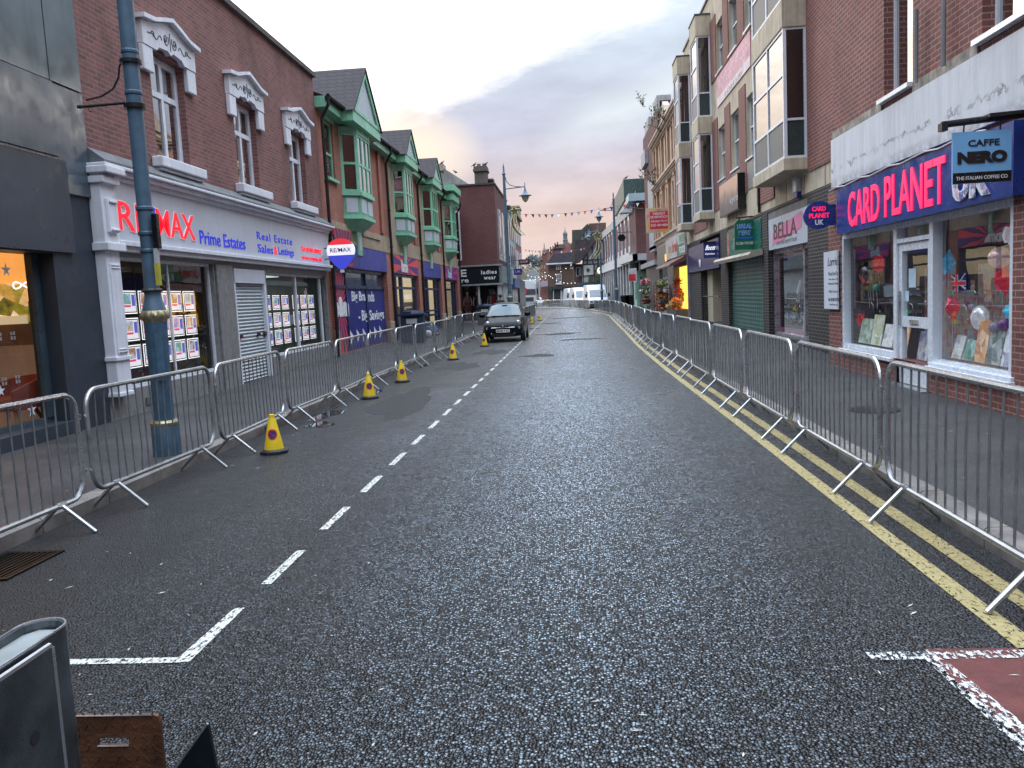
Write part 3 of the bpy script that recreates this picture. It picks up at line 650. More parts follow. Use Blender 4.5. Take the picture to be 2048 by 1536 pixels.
# ------------------------------------------------------------------ estate agent building
T = thing('estate_agent_building', 'red brick building with three white pedimented windows above the RE/MAX shop', 'building', (-7, 17.5, 0))
wc = [14.7, 18.2, 21.65]
wall(-7, 1, 11.88, 23.5, 2.7, 8.1, [(c-.62, c+.62, 4.38, 6.2) for c in wc], t=.3).build('wall', B_RED, T)
MB().fb(-7, 1, 11.86, 23.55, 8.1, 8.22, -.4, .09).build('coping', mat('weathered coping', (.10, .085, .08), .8, streak=.4), T)
for i, c in enumerate(wc):
    w = window(-7, 1, c-.62, c+.62, 4.38, 6.2, WHITE, GLM, T, d=-.13, fw=.11, rows=(5.55,), cols=(c,), back=mat('pale blind room', (.30, .31, .33), .9), blind=(TWHITE, 5.2 if i == 0 else 5.0) if i < 2 else None)
    mb = MB(); mb.prism([(-6.995, c-.86, 4.20), (-6.995, c+.86, 4.20), (-6.995, c+.86, 4.38), (-6.995, c-.86, 4.38)], (.2, 0, 0)); mb.fb(-7, 1, c-.82, c+.82, 4.14, 4.20, .005, .15)
    mb.build('sill', WHITE, w, bevel=.02)
    pd = [(-.97, 6.20), (-.50, 6.20), (-.42, 6.27), (-.1, 6.30), (0, 6.24), (.1, 6.30), (.42, 6.27), (.50, 6.20), (.97, 6.20), (.97, 6.58), (.62, 6.62), (.30, 6.72), (.0, 6.80), (-.30, 6.72), (-.62, 6.62), (-.97, 6.58)]
    MB().prism([(-6.997, c+a, z) for a, z in pd], (.10, 0, 0)).build('pediment', WHITE, w)
    cv = [(-1.04, 6.585), (-.64, 6.625), (-.31, 6.725), (0, 6.805), (.31, 6.725), (.64, 6.625), (1.04, 6.585)]
    MB().prism([(-6.997, c+a, z) for a, z in cv]+[(-6.997, c+a, z+.07) for a, z in cv[::-1]], (.20, 0, 0)).build('cornice', WHITE, w)
    mb = MB(); mb.fb(-7, 1, c-.97, c-.63, 5.78, 6.197, .003, .09); mb.fb(-7, 1, c+.63, c+.97, 5.78, 6.197, .003, .09); mb.build('bracket', WHITE, w, bevel=.015)
    mb = MB()
    for sg in (-1, 1):
        sp = [(-6.893, c+sg*(.16+.11*math.exp(-.16*t)*math.cos(t+2.6)), 6.48+.13*math.exp(-.14*t)*math.sin(t+2.6)) for t in [k*.5 for k in range(22)]]
        mb.path(sp, .009, 5)
        mb.path([(-6.893, c+sg*(.30+.5*t), 6.42+.07*math.sin(t*11)*(1-t)) for t in [k/18 for k in range(19)]], .008, 5)
        mb.path([(-6.893, c+sg*(.62+.05*math.cos(a)), 6.44+.04*math.sin(a)) for a in [k*.5 for k in range(10)]], .007, 5)
    mb.path([(-6.893, c, 6.32+.3*t) for t in (0, .5, 1)], .009, 5)
    mb.build('scroll_ornament', mat('charcoal scroll', (.05, .055, .075), .5, bmp=0), w)
# lead band, cornice, fascia
mb = MB()
for k in range(12): mb.prism([(-6.995, 11.88+k*.968, 3.97), (-6.72, 11.88+k*.968, 3.95), (-6.72, 11.88+k*.968, 4.0), (-6.97, 11.88+k*.968, 4.19), (-6.995, 11.88+k*.968, 4.19)], (0, .962, 0))
mb.build('lead_band', LEAD, T)
mb = MB(); mb.fb(-7, 1, 11.8, 23.55, 3.90, 3.95, .003, .33); mb.fb(-7, 1, 12.26, 23.5, 3.83, 3.90, .003, .26); mb.fb(-7, 1, 12.26, 23.5, 3.76, 3.83, .003, .18); mb.build('cornice', WHITE, T, bevel=.012)
FAS = mat('silver grey fascia', (.60, .64, .72), .4, .15, var=.06, vs=.8, bmp=0, streak=.12)
fas = MB().fb(-7, 1, 12.26, 23.5, 2.86, 3.76, .003, .12).build('fascia', FAS, T)
mb = MB(); mb.fb(-7, 1, 12.26, 23.5, 2.78, 2.86, .003, .2); mb.fb(-7, 1, 12.26, 23.5, 2.70, 2.78, .003, .14); mb.build('moulding', WHITE, T, bevel=.012)
RED = emis('lit red lettering', (.85, .012, .03), .8); BLU = emis('lit blue lettering', (.02, .035, .60), .45); HALO = emis('white letter edge', (.8, .75, .8), .3)
X_ = -6.88
for (s, y, w_, m_) in [('RE', 12.60, .92, RED), ('/', 13.54, .26, BLU), ('MAX', 13.82, 1.42, RED)]:
    tl(s, y-.012, 3.04, w_, .47, HALO, fas, X=X_, depth=.01, bold=.02, name='letter_edge'); tl(s, y, 3.05, w_, .45, m_, fas, X=X_+.011, depth=.012, bold=.005)
tl('Prime Estates', 15.43, 3.0, 2.2, .26, BLU, fas, X=X_, depth=.012)
tl('Real Estate', 18.35, 3.28, 2.35, .17, BLU, fas, X=X_, depth=.01, space=1.2)
tl('Sales', 18.35, 2.99, .95, .19, BLU, fas, X=X_, depth=.01); tl('&', 19.38, 2.99, .2, .19, RED, fas, X=X_, depth=.01); tl('Lettings', 19.68, 2.95, 1.1, .23, BLU, fas, X=X_, depth=.01)
tl('Tel: 01384 498927', 21.4, 3.17, 1.75, .12, RED, fas, X=X_, depth=.015); tl('www.remax.uk', 21.4, 2.96, 1.72, .11, RED, fas, X=X_, depth=.015)
# pilaster with console bracket
mb = MB(); mb.fb(-7, 1, 11.86, 12.24, .50, 2.68, .003, .17); mb.fb(-7, 1, 11.92, 12.18, 1.14, 2.50, .17, .19); mb.fb(-7, 1, 11.83, 12.27, .50, .56, .003, .19); mb.fb(-7, 1, 11.83, 12.27, 1.04, 1.10, .003, .2)
for z in (1.16, 1.20, 2.42, 2.46): mb.fb(-7, 1, 11.94, 12.16, z, z+.02, .19, .205)
mb.build('pilaster', WHITE, T, bevel=.008)
mb = MB(); mb.fb(-7, 1, 11.80, 12.30, 2.68, 2.80, .003, .26); mb.fb(-7, 1, 11.84, 12.25, 2.80, 3.88, .003, .20); mb.fb(-7, 1, 11.92, 12.18, 2.95, 3.45, .20, .25); mb.fb(-7, 1, 11.80, 12.26, 3.66, 3.76, .003, .28); mb.fb(-7, 1, 11.78, 12.30, 3.80, 3.90, .003, .36)
for z in (2.97, 3.38): mb.fb(-7, 1, 11.95, 12.15, z, z+.04, .25, .28)
mb.build('console_bracket', WHITE, T, bevel=.012)
wall(-7, 1, 11.86, 23.5, .05, 2.7, [(12.24, 15.9, .55, 2.64), (16.78, 18.56, .13, 2.6), (18.72, 23.38, .58, 2.56)], t=.25).build('ground_floor_wall', GREYST, T)
MB().fb(-7, 1, 15.96, 16.74, .12, 2.64, .002, .05).build('stone_pier', GREYST, T, bevel=.01)
for k in range(1): MB().fb(-7, 1, 12.9, 13.22, .24, .36, .002, .02).build('air_brick', mat('air brick grey', (.10, .10, .10), .7), T)
f1 = MB().fb(-7, 1, 12.24, 15.9, .55, .60, -.2, -.04).fb(-7, 1, 12.24, 15.9, 2.58, 2.64, -.2, -.08).fb(-7, 1, 14.24, 14.27, .6, 2.58, -.14, -.10).fb(-7, 1, 15.84, 15.9, .6, 2.58, -.16, -.08).build('shop_window_frame', UPVC, T)
GLR = glass('reflective shop glass', (.88, .92, .9), 1.0)
pane(-7, 1, 12.24, 15.84, .6, 2.58, -.12, GLR, f1)
f2 = MB().fb(-7, 1, 18.72, 23.38, .58, .63, -.2, -.04).fb(-7, 1, 18.72, 23.38, 2.50, 2.56, -.2, -.08).fb(-7, 1, 20.95, 21.03, .63, 2.5, -.16, -.08).fb(-7, 1, 18.72, 18.80, .63, 2.5, -.16, -.08).fb(-7, 1, 23.05, 23.10, .63, 2.5, -.16, -.08).build('shop_window_frame', UPVC, T)
pane(-7, 1, 18.8, 23.38, .63, 2.5, -.12, GLR, f2)
interior(-7, 1, 11.95, 16.6, .3, 2.68, 2.5, mat('brown grey room', (.11, .095, .085), .9, var=.3), T, start=.26)
interior(-7, 1, 18.6, 23.45, .3, 2.62, 3.5, mat('pale office room', (.30, .32, .33), .9, var=.2), T, start=.26)
MB().fb(-7, 1, 19.6, 22.9, 2.58, 2.60, -2.6, -1.2).build('ceiling_lamp', emis('cool ceiling light', (.85, 1., .95), .9), T)
# roller shutter
mb = MB(); z = .15
while z < 2.26:
    mb.add([(-7.06, 16.84, z), (-7.06, 18.46, z), (-7.02, 18.46, z+.035), (-7.02, 16.84, z+.035), (-7.06, 18.46, z+.07), (-7.06, 16.84, z+.07)], [(0, 1, 2, 3), (3, 2, 4, 5)]); z += .074
sh = mb.build('roller_shutter', mat('galvanised shutter slat', (.52, .56, .58), .5, .15, var=.08, bmp=0), T)
MB().fb(-7, 1, 16.80, 18.52, 2.28, 2.58, -.15, .05).build('shutter_box', FAS, T); MB().fb(-7, 1, 18.46, 18.56, .13, 2.28, -.1, .04).fb(-7, 1, 16.78, 16.84, .13, 2.28, -.1, .04).build('shutter_guide', UPVC, T)
mb = MB()
for y in (16.95, 17.95, 18.32): mb.box(-7.02, -6.985, y, y+.14, 1.12, 1.19)
mb.build('shutter_lock', mat('lock red black', (.06, .01, .012), .4), sh)
VOIDB = box('shutter_backing', VOID, T, -7.3, -7.2, 16.78, 18.56, .13, 2.6)
# lit property cards hanging in both windows
FR = mat('clear acrylic edge', (.05, .045, .05), .2); LEDW = emis('led white rim', (1., .95, .97), 1.7)
RB = emis('card red band', (.85, .08, .16), .9); BB = emis('card blue band', (.10, .13, .60), .9); PAPER = emis('card paper', (.90, .87, .98), 1.0)
PH = [photo('house photo %d' % i, i*1.7+1, c, 9, .75) for i, c in enumerate([[(.12, .16, .08), (.55, .25, .15), (.75, .6, .5), (.45, .55, .9)], [(.35, .12, .08), (.75, .45, .25), (.9, .85, .8), (.35, .5, .8)], [(.05, .2, .1), (.3, .45, .2), (.2, .5, .7), (.7, .8, .95)], [(.3, .2, .5), (.5, .4, .8), (.8, .6, .7), (.9, .9, 1.)]])]
rown = ['top', 'middle', 'bottom']; cn = ['first', 'second', 'third', 'fourth', 'fifth', 'sixth']
def card(y, z, w, h, label, X, k):
    t = thing('property_card', label, 'window card', (X, y, z), 'lit property cards hung in the estate agent windows')
    b = MB().box(X-.02, X, y, y+w, z, z+h).build('panel', FR, t)
    MB().box(X+.001, X+.004, y+.018, y+w-.018, z+.018, z+h-.018).build('lit_rim', LEDW, t)
    MB().box(X+.005, X+.007, y+.032, y+w-.032, z+.032, z+h-.032).build('inner_frame', FR, t)
    MB().box(X+.008, X+.010, y+.06, y+w-.06, z+.05, z+h-.05).build('paper', PAPER, t)
    MB().box(X+.0105, X+.012, y+.075, y+.075+(w-.15)*.62, z+h*.42, z+h-.065).build('photograph', PH[k % 4], t)
    MB().box(X+.0105, X+.012, y+.075, y+.075+(w-.15)*.60, z+h*.30, z+h*.39).build('red_band', RB, t)
    MB().box(X+.0105, X+.012, y+w-.075-(w-.15)*.3, y+w-.075, z+h*.35, z+h*.80).build('blue_band', BB, t)
for r in range(3):
    for i in range(6): card(12.30+i*.535, 1.72-r*.445, .49, .41, 'lit property card, %s from left in %s row of left agent window' % (cn[i], rown[r]), -7.22, i*2+r*3)
    for i in range(6): card(18.95+i*.64+(.16 if i > 2 else 0), 1.66-r*.425, .52, .385, 'lit property card, %s from left in %s row of right agent window' % (cn[i], rown[r]), -7.22, i+r*2+1)
mb = MB()
for i in range(7): mb.tube((-7.23, 12.3+i*.535-.02, .65), (-7.23, 12.3+i*.535-.02, 2.5), .004, 4)
mb.build('hanging_wires', ALU, T)
MB().fb(-7, 1, 12.3, 14.1, .60, .80, -.5, -.3).build('red_window_shelf', mat('maroon window shelf', (.16, .02, .03), .6), T)
# hot-air balloon shaped projecting sign
BX, BY, BZ = -6.40, 23.0, 3.12
s = thing('balloon_sign', 'projecting hot air balloon shaped sign in red, white and blue', 'sign', (BX, BY, BZ))
def bal(z):  # half width of balloon at height fraction 0..1
    return .40*math.sqrt(max(0, 1-((z-.62)/.38)**2)) if z > .62 else .40*(.12+.88*math.sin(PI/2*max(0, (z+.0)/.62))**1.0)
def balpoly(a, b, y, n=14): 
    L = [a+(b-a)*i/n for i in range(n+1)]
    sag = lambda x, t: 0
    return [(BX-bal(t), y, BZ-.43+.88*t) for t in L]+[(BX+bal(t), y, BZ-.43+.88*t) for t in L[::-1]]
MB().prism(balpoly(.02, 1., BY+.055), (0, .02, 0)).build('rim', UPVC, s)
MB().prism(balpoly(.05, .47, BY), (0, .05, 0)).build('blue_skirt', emis('sign blue', (.05, .07, .60), .5), s)
MB().prism(balpoly(.47, .80, BY), (0, .05, 0)).build('white_band', emis('sign white', (.9, .9, .95), .55), s)
MB().prism(balpoly(.80, 1., BY), (0, .05, 0)).build('red_top', emis('sign red', (.80, .03, .05), .6), s)
MB().box(BX-.05, BX+.05, BY-.01, BY+.06, BZ-.50, BZ-.42).build('basket', UPVC, s)
tf('RE/MAX', BX-.30, BZ+.07, .6, .12, mat('sign navy text', (.02, .03, .2), .4, bmp=0), s, BY-.002, name='lettering', depth=.004, bold=.01)
MB().tube((-6.99, BY+.065, BZ+.2), (BX, BY+.065, BZ+.2), .015).tube((-6.99, BY+.065, BZ-.1), (BX, BY+.065, BZ-.1), .015).build('bracket', PIPE, s)
# ------------------------------------------------------------------ B&M building
T = thing('variety_store_building', 'red brick store with mint green oriel bays and gables above navy b&m shopfronts', 'building', (-7, 37, 0))
X = -7.
ctr = [27.0, 34.45, 41.0, 47.6]; hw = [1.8, 1.35, 1.35, 1.3]; az_ = [9.18, 8.69, 8.60, 0]
wall(X, 1, 23.52, 51.45, 3.6, 7.55, [(24.28, 25.18, 5.47, 7.15)], t=.25).build('wall', B_BM, T)
mb = MB().fb(X, 1, 23.52, 51.45, 3.72, 4.22, .003, .05)
for k, c in enumerate(ctr):
    if k: mb.fb(X, 1, c-2.35, c+1.75, 4.22, 7.3, .003, .04)
mb.fb(X, 1, 23.52, 51.45, 3.60, 3.72, .003, .12)
for a, b_ in ((23.8, 26.3), (27.7, 30.4)): mb.fb(X, 1, a, b_, 4.0, 4.08, .05, .09)
mb.build('stone_band', STONE, T)
wn = window(X, 1, 24.28, 25.18, 5.47, 7.15, GREEN, GLW, T, d=-.06, fw=.08, rows=(6.2,), back=ROOMG)
MB().fb(X, 1, 24.2, 25.26, 5.38, 5.47, .003, .1).fb(X, 1, 24.2, 25.26, 7.15, 7.35, .003, .05).build('sill', GREEN, wn)
# eaves
mb = MB(); mb.fb(X, 1, 23.52, 51.45, 7.30, 7.60, .003, .30); mb.build('eaves_board', GREEN, T)
mb = MB(); mb.add([(X+.36, 23.55, 7.58), (X+.36, 51.4, 7.58), (X-2.9, 51.4, 8.95), (X-2.9, 23.55, 8.95), (X+.36, 23.55, 7.50), (X+.36, 51.4, 7.50)], [(0, 1, 2, 3), (0, 1, 5, 4)]); mb.build('roof', TILE, T)
mb = MB()
for a, b_ in zip([23.55]+[c+h for c, h in zip(ctr, hw)], [c-h for c, h in zip(ctr, hw)]+[51.45]): mb.tube((X+.40, a, 7.60), (X+.40, b_, 7.60), .06, 8)
mb.build('gutter', PIPE, T)
def tri_w(c, h, zt, zb, z): return h*(zt-z)/(zt-zb)
for k, (c, h, zt) in enumerate(zip(ctr, hw, az_)):
    F_ = X+.66
    b0 = c-.95-.1; b1 = c+.95+.1
    # projecting eaves slab that carries the gable
    gb = MB(); gb.prism([(X+.28, c-h, 7.24), (F_-.0, c-h, 7.24), (F_, c+h, 7.24), (X+.28, c+h, 7.24)], (0, 0, .34)); g = gb.build('gable_base', GREEN, T)
    if zt:
        g2 = MB().prism([(F_-.06, c-h+.1, 7.58), (F_-.06, c+h-.1, 7.58), (F_-.06, c, zt-.12)], (.03, 0, 0)).build('gable_panel', mat('pale gable panel', (.46, .52, .56), .45, var=.12), g)
        m2 = MB()
        for sg in (-1, 1): m2.prism([(F_-.02, c+sg*h, 7.56), (F_-.02, c, zt), (F_-.02, c, zt-.26), (F_-.02, c+sg*(h-.32), 7.56)], (.05, 0, 0))
        m2.prism([(F_-.02, c-h+.2, 7.56), (F_-.02, c+h-.2, 7.56), (F_-.02, c+h-.3, 7.68), (F_-.02, c-h+.3, 7.68)], (.04, 0, 0))
        m2.build('barge_board', GREEN, g)
        r_ = MB()
        for sg in (-1, 1):
            r_.add([(F_+.07, c+sg*(h+.10), 7.53), (F_+.07, c, zt+.06), (X-3.4, c, zt+.06), (X-.2, c+sg*(h+.10), 7.53), (F_+.07, c+sg*(h+.10), 7.46), (F_+.07, c, zt-.02)], [(0, 1, 2, 3), (0, 1, 5, 4)])
        r_.build('gable_roof', TILE, T)
    else:
        MB().prism([(X+.2, c-h-.2, 7.72), (F_+.1, c-h-.2, 7.72), (F_+.1, c+h+.2, 7.72), (X+.2, c+h+.2, 7.72)], (0, 0, .34)).build('flat_canopy', GREEN, T)
        MB().fb(X, 1, c-h, c+h, 8.06, 8.10, .2, .75).build('canopy_lead', PIPE, T)
    # oriel bay
    cw, fwid, dp = 1.15, .82, .48
    def ring(z, e=0.): return [(X+.0, c-cw-e, z), (X+dp+e, c-fwid-e*.6, z), (X+dp+e, c+fwid+e*.6, z), (X+.0, c+cw+e, z)]
    def band(z0, z1, e0, e1, m_, nm, par):
        a, b = ring(z0, e0), ring(z1, e1); q = MB(); q.add(a+b, [(0, 1, 2, 3), (4, 5, 6, 7)]+[(i, (i+1) % 4, 4+(i+1) % 4, 4+i) for i in range(4)]); return q.build(nm, m_, par)
    bay = band(7.05, 7.24, .02, .02, GREEN, 'oriel_bay', T)
    band(5.12, 5.24, .06, .06, GREEN, 'bay_sill', bay); band(4.50, 5.12, -.02, -.02, GREEND, 'bay_apron', bay); band(4.40, 4.50, .05, .05, GREEN, 'apron_moulding', bay)
    band(4.18, 4.40, -.20, .0, GREEN, 'corbel', bay); band(4.06, 4.18, -.34, -.24, GREEN, 'corbel', bay)
    q = MB(); q.fb(X, 1, c-.28, c+.28, 3.30, 4.06, .003, .16); q.build('corbel_post', GREEN, bay); MB().fb(X, 1, c-.16, c+.16, 3.45, 3.92, .16, .175).build('post_panel', PANELG, bay)
    # bay windows: posts, sashes and panes on three faces
    A, Bp, Cp, Dp = [Vector(p) for p in ring(0)]
    fr = MB(); gs = MB(); ap = MB()
    for P0, P1, nn in ((A, Bp, 1), (Bp, Cp, 3), (Cp, Dp, 1)):
        d = (P1-P0); L = d.length; u = d/L; nrm = Vector((u.y, -u.x, 0))
        if nrm.x < 0: nrm = -nrm
        def slab(s0, s1, z0, z1, o0, o1, M_):
            p = [P0+u*s0+nrm*o0, P0+u*s1+nrm*o0, P0+u*s1+nrm*o1, P0+u*s0+nrm*o1]
            M_.prism([(a.x, a.y, z0) for a in p], (0, 0, z1-z0))
        for i in range(nn+1):
            s_ = min(max(L*i/nn, .05), L-.05); slab(s_-.05, s_+.05, 5.24, 7.05, -.05, .0, fr)
        for i in range(nn):
            a_, b2 = L*i/nn+.05, L*(i+1)/nn-.05
            for z0, z1 in ((5.24, 5.32), (6.08, 6.16), (6.97, 7.05)): slab(a_, b2, z0, z1, -.05, -.004, fr)
            slab(a_+.02, b2-.02, 5.34, 6.06, -.03, -.028, gs); slab(a_+.02, b2-.02, 6.18, 6.95, -.03, -.028, gs)
            
        for i in range(min(nn, 2) if nn > 1 else 1):
            n2 = 2 if nn > 1 else 1
            slab(L*i/n2+.1, L*(i+1)/n2-.1, 4.60, 5.04, -.02, .0, ap)
    fr.build('bay_frame', GREEN, bay); gs.build('bay_glazing', GLM, bay); ap.build('apron_panel', PANELG, bay)
    rm = MB(); a, b2 = ring(5.24, -.08), ring(7.05, -.08); rm.add([(X-1.2, c-1.0, 5.26), (X-1.2, c+1.0, 5.26), (X-1.2, c+1.0, 7.05), (X-1.2, c-1.0, 7.05)], [(0, 1, 2, 3)])
    rm.build('bay_room', emis('lit lemon room', (.85, .72, .25), .35) if k in (1, 2) else mat('pale curtain room', (.30, .34, .32), .9), bay)
# brick piers and pipes
pier = [23.9, 31.55, 38.05, 44.6, 51.0]
mb = MB()
for i, y in enumerate(pier): mb.fb(X, 1, y-.12 if i == 0 else y-.62, y+.1 if i == 0 else (y+.35 if i < 4 else y+.45), 1.0, 3.60, .0, .10)
mb.build('brick_pier', B_BM, T)
mb = MB()
for i, y in enumerate(pier): mb.fb(X, 1, y-.14 if i == 0 else y-.66, y+.12 if i == 0 else (y+.38 if i < 4 else y+.47), .1, 1.0, .0, .13)
mb.build('pier_base', STONE, T, bevel=.015)
mb = MB()
for i, y in enumerate([31.3, 37.85, 44.5]): mb.fb(X, 1, y-.55, y-.15, 4.3, 7.3, .003, .08)
mb.build('brick_pilaster', B_BM, T)
for y in [23.62, 31.75, 38.2, 44.95, 51.4]:
    mb = MB(); mb.path([(X+.40, y-.1, 7.55), (X+.40, y-.1, 7.35), (X+.16, y, 7.0), (X+.16, y, .15)], .05, 8)
    for z in (5.2, 3.8, 2.2, 1.0): mb.tube((X+.16, y, z), (X+.16, y, z+.08), .065, 8)
    mb.build('downpipe', PIPE, T)
SB1 = sunburst('red navy sunburst', 24.9, 1.75, 22, (.03, .02, .12), (.62, .05, .07)); SB2 = sunburst('red sunburst sign', 34.6, 3.22, 22, (.09, .04, .20), (.75, .08, .09)); SB3 = sunburst('purple sunburst sign', 47.9, 3.2, 22, (.13, .04, .26), (.52, .05, .20)); SB0 = sunburst('dark sunburst sign', 25.0, 2.9, 22, (.03, .02, .10), (.42, .04, .06))
BLUE2 = mat('shiny blue fascia', (.05, .06, .30), .4, var=.25, vs=.5, bmp=0)
MB().fb(X, 1, 24.0, 25.9, 2.86, 3.98, .05, .16).build('sunburst_sign', SB0, T)
MB().fb(X, 1, 25.9, 30.95, 2.86, 3.58, .003, .12).build('fascia_sign', BLUE2, T); s2 = MB().fb(X, 1, 31.95, 37.35, 2.86, 3.58, .003, .12).build('fascia_sign', SB2, T)
MB().fb(X, 1, 38.45, 43.95, 2.86, 3.58, .003, .12).build('fascia_sign', BLUE2, T); s4 = MB().fb(X, 1, 45.0, 50.35, 2.86, 3.58, .003, .12).build('fascia_sign', SB3, T)
tl('bm', 34.15, 2.95, 1.3, .52, TWHITE, s2, X=-6.87, bold=.04, depth=.03); tl('bm', 47.2, 2.95, 1.4, .5, mat('pale blue lettering', (.45, .6, .75), .4, bmp=0), s4, X=-6.87, bold=.04, depth=.03)
# shopfront wall
wall(X, 1, 23.52, 51.45, .05, 3.6, [(24.02, 30.9, .25, 2.84), (31.95, 37.4, .25, 2.84), (38.4, 43.95, .18, 2.84), (45.0, 50.35, .18, 2.84)], t=.2).build('shopfront_wall', B_BM, T)
MB().fb(X, 1, 24.02, 25.55, .25, 2.80, -.12, -.06).build('sunburst_window', SB1, T)
tl('b&m', 24.05, 1.35, 1.5, .62, TWHITE, T, X=-7.06, bold=.06, depth=.02, name='logo_lettering', italic=.1)
vn = MB().fb(X, 1, 25.65, 28.1, .25, 2.22, -.12, -.06).fb(X, 1, 28.2, 30.9, .25, 2.22, -.12, -.06).build('navy_vinyl_panel', NAVY, T)
tl('Big Bra', 26.05, 1.72, 1.75, .42, TWHITE, vn, X=-7.06, bold=.02, depth=.008); tl('nds', 28.22, 1.78, .85, .36, TWHITE, vn, X=-7.06, bold=.02, depth=.008)
tl('- Big', 26.75, 1.05, 1.2, .46, TWHITE, vn, X=-7.06, bold=.02, depth=.008); tl('Savings', 28.22, 1.03, 2.2, .46, TWHITE, vn, X=-7.06, bold=.02, depth=.008)
mb = MB()
for k in range(6): y = 25.8+k*.80; mb.prism([(-7.058, y, .45), (-7.058, y+.42, .68), (-7.058, y, .91)], (.006, 0, 0))
mb.build('arrow_mark', TWHITE, vn)
mb = MB(); mb.fb(X, 1, 24.02, 30.9, 2.22, 2.32, -.16, -.02); mb.fb(X, 1, 25.55, 25.65, .25, 2.84, -.16, -.02); mb.fb(X, 1, 28.1, 28.2, .25, 2.84, -.16, -.02); mb.fb(X, 1, 24.02, 30.9, 2.74, 2.84, -.16, -.02); mb.build('shopfront_frame', NAVYF, T)
MB().fb(X, 1, 25.65, 30.9, 2.32, 2.74, -.12, -.10).build('transom_glass', mat('dull blue glass', (.05, .07, .13), .08, var=.2, bmp=0), T)
for (y0, y1, cols, rows) in ((31.95, 37.4, (33.1, 34.3), (2.30,)), (38.4, 43.95, (39.5, 40.5, 42.9), (2.3,)), (45.0, 50.35, (46.1, 49.3), (2.3,))):
    mb = MB(); mb.fb(X, 1, y0, y0+.12, .18, 2.84, -.18, -.02); mb.fb(X, 1, y1-.3, y1, .18, 2.84, -.18, -.02); mb.fb(X, 1, y0+.12, y1-.3, .18, .30, -.17, -.03); mb.fb(X, 1, y0+.12, y1-.3, 2.76, 2.84, -.17, -.03)
    for c in cols: mb.fb(X, 1, c-.11, c+.11, .3, 2.76, -.17, -.03)
    for r in rows: mb.fb(X, 1, y0+.12, y1-.3, r-.05, r+.05, -.165, -.035)
    f = mb.build('shopfront_frame', NAVYF, T); pane(X, 1, y0, y1, .2, 2.8, -.1, GL, f)
MB().fb(X, 1, 32.07, 33.0, .3, 2.76, -.095, -.09).build('navy_vinyl_panel', NAVY, T)
MB().fb(X, 1, 39.6, 42.8, .95, 1.05, -.16, -.03).fb(X, 1, 39.6, 42.8, 1.18, 1.26, -.16, -.03).build('door_rail', NAVYF, T)
interior(X, 1, 31.5, 51, .15, 2.85, 5., emis('cream lit interior', (.78, .66, .46), .55), T, start=.2)
mb = MB()
for k in range(7): mb.box(-9.2, -8.9, 32.5+k*2.5, 33.6+k*2.5, .15, 1.5+.2*(k % 2))
mb.build('shelving', mat('stock shelves', (.35, .30, .22), .8, var=.5, vs=8), T)
# ------------------------------------------------------------------ ladies wear building and the far left side
T = thing('ladies_wear_building', 'purple brick flat-roofed building with a black ladies wear shop sign', 'building', (-6, 55, 0))
mb = MB(); Y0 = 52.0; XL, XR = -8.5, -4.5
mb.quad((XL, Y0, 3.6), (XR, Y0, 3.6), (XR, Y0, 8.68), (XL, Y0, 8.72)); mb.quad((XR, Y0, 3.6), (XR, 61.9, 3.6), (XR, 61.9, 8.68), (XR, Y0, 8.68)); mb.quad((XL, Y0, 8.7), (XR, Y0, 8.68), (XR, 61.9, 8.68), (XL, 61.9, 8.7)); mb.quad((XL, 61.9, 0), (XR, 61.9, 0), (XR, 61.9, 8.68), (XL, 61.9, 8.7))
mb.build('wall', B_PUR, T)
MB().box(XL, XR+.06, Y0-.06, 61.9, 8.70, 8.80).build('coping', mat('dark coping', (.06, .055, .055), .7), T)
FB = mat('black sign board', (.006, .011, .016), .6, spec=.2, var=.2, bmp=0)
fb_ = MB().box(XL, XR+.05, Y0-.14, Y0-.003, 2.62, 3.70).build('fascia', FB, T)
MB().box(XR+.003, XR+.22, Y0-.14, 61.5, 2.62, 3.70).build('side_fascia', mat('grey mosaic fascia', (.16, .20, .20), .5, var=.6, vs=6), T)
MB().box(XL, XR+.26, Y0-.2, Y0+.0, 3.70, 3.80).box(XL, XR+.24, Y0-.2, Y0-.003, 2.52, 2.62).build('fascia_trim', mat('grey trim', (.25, .27, .28), .5), T)
tf('RE', -7.45, 3.10, .95, .46, TWHITE, fb_, Y0-.141, bold=.03, depth=.02); tf('care', -7.35, 2.74, .95, .20, TWHITE, fb_, Y0-.141, bold=.02, depth=.02)
tf('ladies', -5.58, 3.20, .98, .25, TWHITE, fb_, Y0-.141, bold=.02, depth=.02, space=1.15); tf('wear', -5.43, 2.86, .76, .17, TWHITE, fb_, Y0-.141, bold=.02, depth=.02, space=1.15)
mb = MB(); mb.box(-5.86, -5.74, Y0-.02, Y0+.1, .2, 2.52); mb.box(-4.62, -4.50, Y0-.02, Y0+.1, .2, 2.52); mb.box(XL, XR, Y0-.02, Y0+.12, .1, .32); mb.box(-4.6, -4.5, Y0+.1, 54, .2, 2.62); mb.box(-4.6, -4.5, 54.9, 61.9, .2, 2.62); fr = mb.build('shopfront_frame', mat('pale grey frame', (.42, .44, .44), .5), T)
MB().quad((XL, Y0+.03, .3), (-4.6, Y0+.03, .3), (-4.6, Y0+.03, 2.5), (XL, Y0+.03, 2.5)).build('pane', GL, fr)
mb = MB(); mb.quad((XL, 54.2, .2), (-4.62, 54.2, .2), (-4.62, 54.2, 2.6), (XL, 54.2, 2.6)); mb.quad((XL, 52.1, .22), (-4.62, 52.1, .22), (-4.62, 54.2, .22), (XL, 54.2, .22)); mb.quad((XL, 52.1, 2.58), (-4.62, 52.1, 2.58), (-4.62, 54.2, 2.58), (XL, 54.2, 2.58)); mb.build('interior', mat('navy shop room', (.025, .032, .055), .9, var=.4), T)
